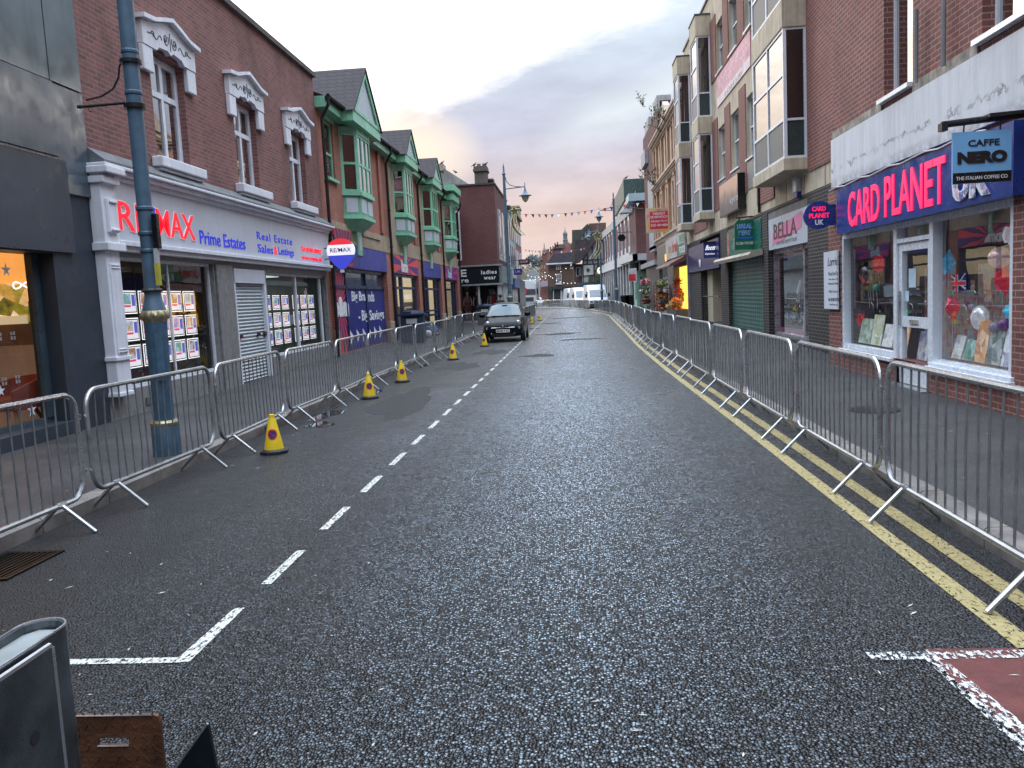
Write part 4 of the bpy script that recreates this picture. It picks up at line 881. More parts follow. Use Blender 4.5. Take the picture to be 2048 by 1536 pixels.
MB().box(-5.35, -5.0, 53.6, 53.7, .25, 2.3).build('display_panel', mat('pale display', (.35, .40, .40), .7), T)
w = MB().box(-7.25, -6.78, Y0-.08, Y0-.003, 4.12, 4.20).box(-6.84, -6.76, Y0-.08, Y0-.003, 4.20, 7.2).box(-7.25, -6.84, Y0-.07, Y0-.003, 5.15, 5.22).box(-7.25, -6.84, Y0-.07, Y0-.003, 5.95, 6.02).box(-7.25, -6.84, Y0-.07, Y0-.003, 7.1, 7.2).build('window', UPVC, T)
MB().quad((-7.25, Y0-.02, 4.2), (-6.84, Y0-.02, 4.2), (-6.84, Y0-.02, 7.1), (-7.25, Y0-.02, 7.1)).build('pane', GLM, w)
for y in (53.2, 55.4, 57.8, 60.2):
    w = MB().box(XR+.003, XR+.12, y, y+1.0, 4.1, 7.3).build('window', mat('slim white window', (.50, .54, .56), .4), T); MB().box(XR+.12, XR+.123, y+.1, y+.9, 4.2, 7.2).build('pane', GLM, w)
mb = MB().box(-5.85, -5.08, 53.4, 54.6, 8.78, 9.75).box(-5.92, -5.0, 53.3, 54.7, 9.75, 9.9).box(-5.88, -5.04, 53.35, 54.65, 9.9, 10.08).box(-5.05, -4.75, 54.2, 54.9, 8.78, 9.25).box(-5.08, -4.72, 54.1, 55.0, 9.25, 9.36)
mb.build('chimney', brick('sooty brick', (.19, .155, .135), (.14, .115, .105), (.12, .11, .10)), T)
MB().lathe([(.11, 10.08), (.13, 10.3), (.10, 10.32)], (-5.6, 54, 0), 10).lathe([(.11, 10.08), (.13, 10.3), (.10, 10.32)], (-5.25, 54, 0), 10).build('chimney_pot', mat('clay pot', (.25, .16, .12), .8), T)
T = thing('grey_gable_building', 'weathered grey rendered gable rising behind the green store', 'building', (-8, 56, 0))
A = at(880, 336, y=56); B2 = at(942, 371, y=56)
MB().prism([(A.x-3, 56, A.z-.1), (A.x, 56, A.z+.15), (B2.x, 56, B2.z), (B2.x, 56, 0), (A.x-3, 56, 0)], (0, 5, 0)).build('wall', mat('weathered render', (.30, .31, .29), .85, var=.4, vs=.8, streak=.6), T)
MB().box(A.x-.35, A.x+.25, 55.9, 57, A.z-.2, A.z+.25).build('chimney_cap', mat('cap stone', (.33, .31, .27), .8), T)
T = thing('pale_rendered_building', 'pale teal rendered building front beyond the ladies wear shop', 'building', (-4.5, 66, 0))
mb = MB().box(-9, -4.45, 62.0, 68.9, 0, 8.2); mb.build('wall', mat('pale teal render', (.34, .42, .42), .7, streak=.4), T)
mb = MB().box(-5.5, -4.25, 61.9, 68.9, 8.2, 8.45).box(-9, -4.9, 62, 68.9, 8.45, 8.9); mb.build('roof', mat('slate roof', (.05, .06, .065), .6), T)
mb = MB()
for y in (62.8, 64.6, 66.6): mb.box(-4.445, -4.40, y, y+.9, 4.0, 5.6); mb.box(-4.445, -4.40, y, y+.9, 6.1, 7.4)
mb.build('upper_window', mat('dull glass', (.10, .12, .14), .15, bmp=0), T)
MB().box(-4.445, -4.2, 62.2, 68.5, 2.4, 3.1).build('fascia', mat('blue fascia', (.04, .09, .22), .4), T); MB().box(-4.445, -4.42, 62.4, 68.3, .3, 2.3).build('shop_window', BLACK, T)
T = thing('parapet_building', 'tall red brick house with stone parapet where the left side ends', 'building', (-4.5, 74, 0))
MB().box(-10, -4.5, 69.0, 78, 0, 8.6).build('wall', B_FAR, T); MB().box(-10, -4.3, 68.95, 78.1, 8.6, 8.85).box(-5.1, -4.4, 74.5, 78.0, 8.85, 9.6).box(-5.2, -4.3, 74.4, 78.1, 9.6, 9.75).build('parapet', STONE, T)
mb = MB()
for y in (70, 72.6, 75.3): mb.box(-4.495, -4.45, y, y+1.1, 3.9, 5.6); mb.box(-4.495, -4.45, y, y+1.1, 6.2, 7.8)
mb.build('upper_window', WHITE, T); MB().box(-4.495, -4.3, 69.2, 77.8, .2, 3.1).build('shopfront', mat('dark shopfront', (.05, .045, .045), .4), T)
T = thing('white_far_block', 'plain white rendered block far down the street behind the truck', 'building', (-7, 150, 0))
MB().prism([at(1070, 620, y=150), at(1082, 620, y=150), at(1082, 556, y=150), at(1070, 556, y=150)], (0, 6, 0)).build('wall', mat('white render', (.62, .64, .64), .8), T)
MB().prism([at(1050, 620, y=170), at(1078, 620, y=170), at(1078, 548, y=170), at(1066, 536, y=170), at(1050, 552, y=170)], (0, 6, 0)).build('back_wall', mat('grey gable render', (.35, .36, .37), .8), T)

# ------------------------------------------------------------------ birds
BIRD = mat('dark plumage', (.05, .05, .06), .7, bmp=0)
def bird(p, rz, label, s=1.):
    b = thing('pigeon', label, 'bird', p, 'pigeons perched on the rooflines', rz=0)
    m = MB(); m.lathe_scaled([(.001, -.16), (.035, -.12), (.065, -.03), (.07, .03), (.05, .09), (.035, .12), (.001, .13)], (0, 0, 0), 10, (1, 1, 1))
    m.rot(R(65), axis='X'); m.v = [(x, y, z+.14) for x, y, z in m.v]
    m.ball((0, -.13, .25), .038); m.tube((0, -.16, .25), (0, -.20, .24), .009, 5, .003); m.prism([(-.03, .12, .09), (.03, .12, .09), (.035, .25, .03), (-.035, .25, .03)], (0, 0, .012))
    m.tube((-.02, 0, 0), (-.02, 0, .09), .007, 5); m.tube((.02, 0, 0), (.02, 0, .09), .007, 5)
    m.rot(rz); m.v = [(x*s+p[0], y*s+p[1], z*s+p[2]) for x, y, z in m.v]
    m.build('body', BIRD, b, smooth=True)
bird((-5.85, 53.6, 10.08), 1.2, 'pigeon on the left corner of the brick chimney', .95); bird((-5.12, 53.6, 10.08), 2.0, 'pigeon on the right corner of the brick chimney', .95)
bird((A.x+.1, 56.3, A.z+.25), 1.5, 'pigeon resting on top of the grey gable', .95); bird((A.x+1.0, 56.2, A.z-.42), 4.5, 'pigeon standing on the slope of the grey gable', .95)

# ------------------------------------------------------------------ street lamps
LBLUE = mat('slate blue lamp paint', (.080, .140, .200), .4, .1, var=.22, vs=5, streak=.25, bmp=.06, bs=60)
LBLUE2 = mat('blue lamp paint worn', (.055, .115, .175), .42, .1, var=.3, vs=8, streak=.35, bmp=.1, bs=80)
GOLD = mat('tarnished gilt paint', (.36, .32, .19), .4, .5, var=.5, vs=30, streak=.3)
SMOKE = glass('lantern glass', (.9, .85, .6), 1.2)
L = thing('street_lamp', 'slate blue cast iron lamp post with gilt collar in the left foreground', 'street lamp', (0, 0, 0))
MB().lathe([(.18, .0), (.18, .32), (.172, .34), (.001, .34)], n=24).build('base_drum', LBLUE2, L, smooth=True)
MB().lathe([(.172, .34), (.182, .355), (.182, .375), (.16, .40), (.001, .40)], n=24).build('base_ring', GOLD, L, smooth=True)
MB().lathe([(.125, .40), (.13, .9), (.14, 1.30), (.142, 1.52), (.001, 1.52)], n=24).build('lower_column', LBLUE2, L, smooth=True)
MB().prism([(.04, -.146, .85), (.12, -.09, .85), (.12, -.09, 1.38), (.04, -.152, 1.38)], (.01, -.012, 0)).build('access_door', LBLUE2, L)
mb = MB(); n = 24
prof = [(.142, 1.50), (.150, 1.52), (.172, 1.55), (.180, 1.58), (.165, 1.615), (.145, 1.63), (.13, 1.64)]
o = 0
for r, h in prof:
    for k in range(48):
        t = 2*PI*k/48; rr = r*(1+.05*math.cos(12*t)*(r > .15)); mb.v.append((rr*math.cos(t), rr*math.sin(t), h-.012*math.cos(12*t)*(r > .15)))
for i in range(len(prof)-1): mb.f += [(i*48+k, i*48+(k+1) % 48, (i+1)*48+(k+1) % 48, (i+1)*48+k) for k in range(48)]
mb.build('gilt_collar', GOLD, L, smooth=True)
MB().lathe([(.15, 1.63), (.135, 1.68), (.11, 1.75), (.10, 1.80), (.105, 1.83), (.001, 1.83)], n=24).build('neck', LBLUE, L, smooth=True)
mb = MB().lathe([(.11, 1.83), (.122, 1.84), (.122, 1.855), (.11, 1.87), (.001, 1.87)], n=24)
for k in range(22): t = 2*PI*k/22; mb.ball((.122*math.cos(t), .122*math.sin(t), 1.848), .014, n=6, m=4)
mb.build('beaded_ring', mat('dark beading', (.05, .055, .05), .5, .3), L)
MB().lathe([(.098, 1.87), (.092, 2.3), (.10, 5.2), (.085, 6.5), (.07, 8.1), (.001, 8.1)], n=20).build('shaft', LBLUE, L, smooth=True)
mb = MB()
for z in (2.26, 2.45, 2.72, 3.95, 4.38): mb.lathe([(.101, z), (.108, z+.01), (.108, z+.035), (.101, z+.045)], n=20)
mb.build('shaft_band', LBLUE2, L)
MB().lathe([(.09, 8.1), (.10, 8.15), (.06, 8.22), (.05, 8.5), (.001, 8.72)], n=14).build('finial', LBLUE, L, smooth=True)
mb = MB(); mb.tube((0, 0, 7.35), (1.1, 0, 7.42), .03, 8); mb.path([(.07, 0, 8.0), (.12, 0, 7.75), (.3, 0, 7.55), (.6, 0, 7.45), (.9, 0, 7.43)], .022, 6); mb.tube((1.1, 0, 7.35), (1.1, 0, 7.62), .02, 6); mb.build('arm', LBLUE, L)
ln = MB().lathe([(.03, 7.38), (.05, 7.28), (.10, 7.12), (.22, 6.98), (.34, 6.95), (.34, 6.93), (.001, 6.93)], (1.1, 0, 0), 16).build('lantern_hood', LBLUE, L, smooth=True)
MB().lathe([(.20, 6.93), (.20, 6.85), (.14, 6.70), (.05, 6.60), (.001, 6.59)], (1.1, 0, 0), 14).build('lantern_bowl', mat('dull lantern bowl', (.45, .42, .30), .2, bmp=0), ln, smooth=True)
lamps = {'left far lamp': ((-3.35, 45, .12), 0, 'street lamp with its lantern against the sky, behind the black car'),
         'r1': ((3.35, 62, .3), PI, 'nearer of the two right-hand street lamps, beside the white canopy'),
         'r2': ((3.0, 83, .3), PI, 'second right-hand street lamp, beyond the nearer one'),}
for k, (l, rz, lb) in lamps.items():
    d = dup(L, l, rz, lb); d['group'] = 'blue street lamps'
L.location = (-4.63, 8.9, .12); L.scale = (.85, .85, 1.); L['group'] = 'blue street lamps'
hb = thing('basket_bracket', 'empty black hanging basket bracket clamped to the near lamp post', 'bracket', (-4.63, 8.9, 4.0))
MB().tube((-4.73, 8.9, 4.0), (-5.22, 8.88, 3.985), .016, 8).path([(-4.72, 8.9, 4.45), (-4.76, 8.9, 4.38), (-4.78, 8.9, 4.27), (-4.85, 8.89, 4.15), (-4.98, 8.88, 4.08), (-5.16, 8.88, 4.05)], .011, 6).tube((-5.22, 8.88, 3.985), (-5.26, 8.88, 3.99), .022, 8).path([(-5.12+.02*math.cos(t), 8.88, 3.95+.025*math.sin(t)) for t in [k*.7 for k in range(9)]], .005, 5).build('arm', PIPE, hb)
MB().lathe([(.109, 3.93), (.112, 3.93), (.112, 3.975), (.109, 3.975)], (-4.63, 8.9, 0), 20).lathe([(.109, 4.40), (.112, 4.40), (.112, 4.44), (.109, 4.44)], (-4.63, 8.9, 0), 20).build('clamp', PIPE, hb)
cb = thing('lamp_post_equipment', 'small black box and yellow tag strapped to the near lamp post', 'equipment box', (-4.52, 8.85, 2.7))
MB().box(-4.53, -4.47, 8.82, 8.90, 2.42, 2.80).build('box', BLACK, cb, bevel=.01); MB().box(-4.525, -4.49, 8.80, 8.86, 2.24, 2.42).build('pale_cover', mat('plastic grey', (.4, .42, .42), .5), cb); MB().box(-4.525, -4.485, 8.79, 8.85, 2.02, 2.26).build('yellow_tag', mat('yellow tag', (.45, .40, .05), .5), cb)

# ------------------------------------------------------------------ crowd barriers
GALV = mat('galvanised tube', (.50, .52, .54), .3, .9, var=.18, vs=5, bmp=.03, bs=60)
GALV2 = mat('dull galvanised bar', (.33, .35, .36), .42, .85, var=.3, vs=9, bmp=0)
def make_barrier(name='crowd_barrier', n=16, seg=8, Lb=2.30, GALV=GALV, GALV2=GALV2, dent=0.):
    b = thing(name, 'galvanised crowd barrier', 'barrier', (0, 0, 0))
    z0, z1, r = .24, 1.10, .021; rc = .16; h = Lb/2; P = []
    for (cy, cz, a0) in ((h-rc, z1-rc, 0), (-h+rc, z1-rc, 90), (-h+rc, z0+rc, 180), (h-rc, z0+rc, 270)):
        for k in range(7): t = R(a0+15*k); P.append((0, cy+rc*math.cos(t), cz+rc*math.sin(t)))
    MB().path(P, r, seg, closed=True).build('frame', GALV, b, smooth=True)
    m = MB()
    for k in range(n):
        y = -h+.14+(2*h-.28)*k/(n-1); j = random.uniform(-.006, .006)
        bd = random.gauss(0, dent); m.path([(0, y, z0+.01), (bd, y+bd*.6, .5+random.uniform(0, .3)), (random.uniform(-.006, .006), y+j, z1-.01)], .0075, 6)
    m.build('bars', GALV2, b)
    for sg in (-1, 1):
        f = MB(); y = sg*(h-.33)
        f.path([(-.25, y-.03, .015), (-.02, y, .235), (.02, y+.0, .235), (.25, y+.03, .015)], .017, seg); f.tube((0, y-.05, z0), (0, y+.05, z0), .027, seg)
        f.build('foot', GALV, b)
    m = MB()
    for zc in (.42, .88): m.path([(.0, h+.015, zc), (.0, h+.05, zc), (0, h+.055, zc+.02), (0, h+.05, zc+.035)], .007, 5); m.path([(0, -h-.01, zc+.02), (0, -h-.035, zc+.02), (.015, -h-.035, zc+.0)], .006, 5)
    m.build('hook', GALV, b); return b
B0 = make_barrier(dent=.004)
B1 = make_barrier(n=17, GALV=mat('weathered galvanised tube', (.36, .375, .38), .42, .75, var=.35, vs=6, streak=.2, bmp=.05, bs=60), GALV2=mat('weathered bar', (.22, .23, .235), .5, .6, var=.3, vs=9, bmp=0), dent=.012)
B1_used = [False]
first = [True]
def put(x0, y0, x1, y1, label, grp, dz=0.):
    global B0
    rz = -math.atan2(x1-x0, y1-y0); loc = ((x0+x1)/2, (y0+y1)/2, dz)
    if random.random() < .38 and not first[0]:
        if not B1_used[0]: o = B1; o.location = loc; o.rotation_euler = (0, 0, rz); o['label'] = label; B1_used[0] = True
        else: o = dup(B1, loc, rz, label)
    elif first[0]: o = B0; o.location = loc; o.rotation_euler = (0, 0, rz); o['label'] = label; first[0] = False
    else: o = dup(B0, loc, rz, label)
    o['group'] = grp; o.rotation_euler[0] = random.uniform(-.006, .006); o.rotation_euler[1] = random.uniform(-.012, .012); return o
ordn = ['nearest', 'second', 'third', 'fourth', 'fifth', 'sixth', 'seventh', 'eighth', 'ninth', 'tenth', 'eleventh', 'twelfth']
GL_, GR_ = 'crowd barriers along the left kerb', 'crowd barriers along the right kerb'
y = 1.58-.02; i = 0
LB = [(-4.08, 4.08), (-4.10, 6.50), (-4.06, 8.97), (-4.13, 11.44), (-4.10, 13.90), (-4.14, 16.36), (-4.09, 18.82), (-4.13, 21.28), (-4.02, 23.74), (-3.84, 26.2)]
put(-4.05, 1.62, -4.08, 4.05, 'crowd barrier at the left edge before the dark cafe window', GL_)
for i, ((xa, ya), (xb, yb)) in enumerate(zip(LB, LB[1:])):
    put(xa, ya, xb, yb, 'crowd barrier on the left kerb, %s from the photographer' % ordn[i], GL_)
LB2 = [(-4.22, 27.4), (-4.28, 29.9), (-4.36, 32.4), (-4.2, 34.9), (-3.9, 37.3)]
for i, ((xa, ya), (xb, yb)) in enumerate(zip(LB2, LB2[1:])): put(xa, ya, xb, yb, 'crowd barrier set back left of the black car, %s of four' % ['first', 'second', 'third', 'last'][i], GL_)
LB3 = [(-2.68, 38.6+i*2.42) for i in range(10)]
for i, ((xa, ya), (xb, yb)) in enumerate(zip(LB3, LB3[1:])): put(xa, ya, xb, yb, 'crowd barrier in the left row beyond the black car', GL_)
def xr(y): 
    P = [(2.25, -5), (2.26, 10), (2.28, 16), (2.24, 24), (2.40, 30), (2.48, 36), (2.7, 45), (2.88, 57), (2.3, 66), (1.3, 74), (.3, 87), (-1.6, 97), (-5, 108)]
    return P
def walk(P, y_start, step):
    pts = []; d = 0; y = y_start
    (x0, y0) = (None, None); out_ = []
    # arc-length resample
    dense = []
    for (xa, ya), (xb, yb) in zip(P, P[1:]):
        for k in range(60): dense.append((xa+(xb-xa)*k/60, ya+(yb-ya)*k/60))
    last = None
    for p in dense:
        p2 = (p[1] if False else p[0], p[1])
        if p2[1] < y_start: continue
        if last is None or math.hypot(p2[0]-last[0], p2[1]-last[1]) >= step: out_.append(p2); last = p2
    return out_
RP = [(y, x) for y, x in []]
P_ = [(x, y) for x, y in xr(0)]
pts = walk([(x, y) for x, y in P_], 3.60, 2.44)
k = 0
for i, (a, b_) in enumerate(zip(pts, pts[1:])):
    if 69.5 < a[1] < 71.5: continue
    lb = ('crowd barrier on the right kerb, %s from the photographer' % ordn[i]) if i < 12 else ('crowd barrier far along the right kerb before the bend' if a[1] < 66 else 'crowd barrier in the distant row round the bend')
    j = random.uniform(-.03, .03) if a[1] > 5 else 0
    put(a[0]+j, a[1], b_[0]+j, b_[1]-.02, lb, GR_)

# ------------------------------------------------------------------ traffic cones
YP = mat('yellow cone plastic', (.72, .50, .015), .4, var=.12, streak=.2, bmp=.05); RUB = mat('black rubber', (.015, .015, .017), .55)
K = thing('traffic_cone', 'yellow no-waiting cone', 'traffic cone', (0, 0, 0))
MB().lathe([(.118, .045), (.045, .40), (.034, .42), (.034, .46), (.02, .465), (.001, .465)], n=22).build('body', YP, K, smooth=True)
MB().prism([(.17*math.cos(t)*(1.0), .17*math.sin(t), 0) for t in [PI/8+k*PI/4 for k in range(8)]], (0, 0, .035)).lathe([(.15, .035), (.13, .055), (.001, .055)], n=20).build('base', RUB, K)
def disc(r, z0, col, off, name, par):
    m = MB(); n_ = 20; V = []
    for k in range(n_):
        t = 2*PI*k/n_; zz = z0+r*math.sin(t); rad = .118+(zz-.045)*(.045-.118)/(.40-.045)+off; a = r*math.cos(t)/rad*.95
        V.append((rad*math.sin(a), -rad*math.cos(a), zz))
    rad = .118+(z0-.045)*(.045-.118)/.355+off
    m.v = V+[(0, -rad, z0)]; m.f = [(k, (k+1) % n_, n_) for k in range(n_)]
    return m.build(name, col, par)
CR_ = mat('cone red', (.55, .03, .02), .4, bmp=0); CN = mat('cone dark blue', (.02, .03, .16), .4, bmp=0)
sg_ = disc(.062, .235, CR_, .003, 'no_waiting_sign', K); disc(.046, .235, CN, .006, 'sign_centre', sg_)
m = MB(); rad = .118+(.235-.045)*(.045-.118)/.355+.010
m.add([(-.038, -rad*.96, .262), (-.026, -rad*.97, .270), (.038, -rad*.96, .208), (.026, -rad*.97, .200)], [(0, 1, 2, 3)]); m.build('sign_bar', CR_, sg_)
cones = [((-3.59, 9.42, 0), 'nearest yellow no-waiting cone, standing alone on the left'), ((-3.72, 14.6, 0), 'yellow no-waiting cone, second from the photographer'), ((-3.70, 17.4, 0), 'yellow no-waiting cone, third from the photographer'), ((-3.44, 23.3, 0), 'yellow no-waiting cone, fourth, before the black car'), ((-3.16, 29.2, 0), 'yellow no-waiting cone touching the black car front'),
         ((-2.50, 44.6, 0), 'yellow cone behind the black car, first of three'), ((-2.50, 50.5, 0), 'yellow cone behind the black car, second of three'), ((-2.2, 55.8, 0), 'farthest yellow cone behind the black car')]
for i, (l, lb) in enumerate(cones):
    o = K if i == 0 else dup(K, l, random.uniform(-.8, .5), lb); o.location = l; o['label'] = lb; o['group'] = 'yellow no-waiting cones'
K.rotation_euler[2] = .25

# ------------------------------------------------------------------ black hatchback
CARP = mat('black car paint', (.004, .005, .007), .3, .0, var=.1, bmp=0, spec=.18); CARG = glass('car windscreen glass', (.18, .22, .24), 2.2, .4)
HL = mat('headlamp chrome glass', (.45, .47, .50), .12, .6, var=.5, vs=60, bmp=0); CHR = mat('chrome', (.7, .7, .72), .12, 1., bmp=0, var=.05)
car = thing('parked_hatchback', 'small rounded black hatchback parked facing up the left kerb', 'car', (-2.66, 31.4, 0)); cx, cy = -2.66, 31.35
def loft(sections, close=True):
    """sections: lists of equal length of 3-D points"""
    m = MB(); n = len(sections[0])
    for s in sections: m.v += s
    for i in range(len(sections)-1): m.f += [(i*n+k, i*n+(k+1) % n, (i+1)*n+(k+1) % n, (i+1)*n+k) for k in range(n)]
    if close: m.f += [tuple(range(n))[::-1], tuple(range((len(sections)-1)*n, len(sections)*n))]
    return m
def sec(y, w, zb, zs, zt, wt):   # body ring: underside, sill, belt, top
    h = [(0, zb), (w*.86, zb), (w*.97, zb+.10), (w, zs), (w*.985, (zs+zt)/2+.02), (wt, zt-.03), (wt*.7, zt), (0, zt+.01)]
    return [(cx+a, cy+y, z) for a, z in h]+[(cx-a, cy+y, z) for a, z in h[-2:0:-1]]
b = loft([sec(.0, .52, .26, .40, .56, .42), sec(.05, .66, .22, .45, .68, .52), sec(.16, .74, .19, .48, .78, .60), sec(.40, .79, .18, .50, .87, .66), sec(.80, .81, .18, .52, .95, .70), sec(1.05, .815, .18, .54, .99, .73), sec(1.6, .815, .18, .55, 1.0, .75), sec(2.6, .815, .18, .56, 1.0, .75), sec(3.2, .79, .20, .56, .98, .72), sec(3.45, .72, .26, .55, .90, .62), sec(3.52, .6, .32, .55, .80, .5)]).build('body', CARP, car, smooth=True)
ss = b.modifiers.new('s', 'SUBSURF'); ss.levels = 2; ss.render_levels = 2
def csec(y, w, z0, zt, wt): return [(cx-w, cy+y, z0), (cx+w, cy+y, z0), (cx+wt+.02, cy+y, zt-.12), (cx+wt-.06, cy+y, zt-.02), (cx+wt*.5, cy+y, zt+.015), (cx-wt*.5, cy+y, zt+.015), (cx-wt+.06, cy+y, zt-.02), (cx-wt-.02, cy+y, zt-.12)]
cab = loft([csec(1.50, .64, .98, 1.40, .55), csec(1.72, .66, .98, 1.47, .57), csec(2.3, .67, .98, 1.49, .58), csec(2.9, .66, .98, 1.45, .56), csec(3.25, .62, .96, 1.30, .50)]).build('roof', CARP, car, smooth=True)
ws = MB(); wz = [(.84, .685, .985), (1.0, .69, 1.02), (1.56, .575, 1.40)]
ws.add([(cx-.68, cy+.92, .99), (cx+.68, cy+.92, .99), (cx+.52, cy+1.54, 1.415), (cx-.52, cy+1.54, 1.415), (cx-.3, cy+.86, .995), (cx+.3, cy+.86, .995), (cx+.25, cy+1.50, 1.44), (cx-.25, cy+1.50, 1.44)], [(0, 4, 7, 3), (4, 5, 6, 7), (5, 1, 2, 6)])
ws.build('windscreen', mat('windscreen blue sheen', (.07, .11, .13), .16, .0, var=.3, vs=1.5, bmp=0, coat=.2, spec=.3), car)
m = MB().tube((cx-.70, cy+.93, .97), (cx-.55, cy+1.55, 1.41), .035, 6).tube((cx+.70, cy+.93, .97), (cx+.55, cy+1.55, 1.41), .035, 6).tube((cx-.54, cy+1.55, 1.43), (cx+.54, cy+1.55, 1.43), .035, 6); m.build('windscreen_pillar', CARP, car)
MB().box(cx-.10, cx+.10, cy+1.38, cy+1.42, 1.33, 1.40).build('rear_view_mirror', BLACK, car)
for sg, nm in ((-1, 'a'), (1, 'b')):
    m = MB(); m.ball((cx+sg*.90, cy+1.12, 1.02), .11, 1.1, .7, .8); m.tube((cx+sg*.78, cy+1.14, .97), (cx+sg*.88, cy+1.12, 1.0), .03, 6); m.build('wing_mirror', CARP, car, smooth=True)
    hl = MB().lathe_scaled([(.105, 0), (.10, .05), (.07, .075), (.001, .085)], (0, 0, 0), 16, (1, 1, 1)).rot(R(90), axis='X'); hl.v = [(x+cx+sg*.585, y+cy+.15, z+.72) for x, y, z in hl.v]; h = hl.build('headlight', HL, car, smooth=True)
    MB().lathe([(.10, 0), (.118, .0), (.118, .03), (.10, .03)], (cx+sg*.585, cy+.115, .72), 18, axis='y').build('headlight_ring', CHR, h)
    f = MB().lathe_scaled([(.065, 0), (.055, .03), (.001, .04)], (0, 0, 0), 14, (1, 1, 1)).rot(R(90), axis='X'); f.v = [(x+cx+sg*.60, y+cy+.075, z+.53) for x, y, z in f.v]; f.build('side_lamp', HL, car, smooth=True)
    f = MB().ball((cx+sg*.44, cy+.035, .335), .032); f.build('fog_lamp', HL, car)
    for yy in (.62, 2.88):
        w_ = MB().lathe([(.18, -.09), (.275, -.09), (.29, -.06), (.29, .06), (.275, .09), (.18, .09)], (cx+sg*.725, cy+yy, .29), 22, axis='x').build('wheel', RUB, car, smooth=True)
        m = MB().lathe([(.001, .0), (.18, .0), (.19, .02), (.17, .03), (.001, .02)], (cx+sg*.80, cy+yy, .29), 18, axis='x'); m.build('rim', ALU, w_)
MB().box(cx-.26, cx+.26, cy-.03, cy-.015, .375, .49).build('number_plate', mat('plate white', (.72, .72, .66), .4, bmp=0), car)
tf('BN70 YYZ', cx-.235, .395, .47, .075, mat('plate black', (.01, .01, .01), .5, bmp=0), car, cy-.031, depth=.002, bold=.02)
MB().lathe([(.001, 0), (.045, 0), (.04, -.012), (.001, -.015)], (cx, cy+.018, .615), 16, axis='y').build('badge', CHR, car)
m = MB().box(cx-.42, cx+.42, cy-.008, cy+.03, .515, .545); m.build('grille_slot', VOID, car); MB().box(cx-.45, cx+.45, cy+.0, cy+.06, .23, .33).build('lower_intake', VOID, car)
MB().tube((cx-.45, cy+.018, .56), (cx+.45, cy+.018, .56), .008, 5).build('chrome_strip', CHR, car)
MB().path([(cx-.1, cy+.9, 1.0), (cx-.5, cy+.86, 1.0)], .01, 5).path([(cx+.45, cy+.9, 1.0), (cx+.02, cy+.86, 1.0)], .01, 5).build('wiper', BLACK, car)

# ------------------------------------------------------------------ people
def person(joints, edges, radii, name, matr, parent, sub=1):
    me = bpy.data.meshes.new(name); me.from_pydata(joints, edges, [])
    o = bpy.data.objects.new(name, me); COL.objects.link(o)
    sk = o.modifiers.new('skin', 'SKIN'); sk.use_smooth_shade = True
    for v, r in zip(me.skin_vertices[0].data, radii): v.radius = r if isinstance(r, tuple) else (r, r)
    me.skin_vertices[0].data[0].use_root = True
    su = o.modifiers.new('sub', 'SUBSURF'); su.levels = sub; su.render_levels = sub
    bpy.context.view_layer.update()
    m2 = bpy.data.meshes.new_from_object(o.evaluated_get(bpy.context.evaluated_depsgraph_get())); m2.name = name
    bpy.data.objects.remove(o); bpy.data.meshes.remove(me)
    b = BASE[parent.name]
    for v in m2.vertices: v.co -= b
    m2.materials.clear(); m2.materials.append(matr)
    for p in m2.polygons: p.use_smooth = True
    o = bpy.data.objects.new(name, m2); COL.objects.link(o); o.parent = parent; BASE[o.name] = b; return o
SKIN = mat('skin', (.42, .25, .19), .6, bmp=0, var=.1)
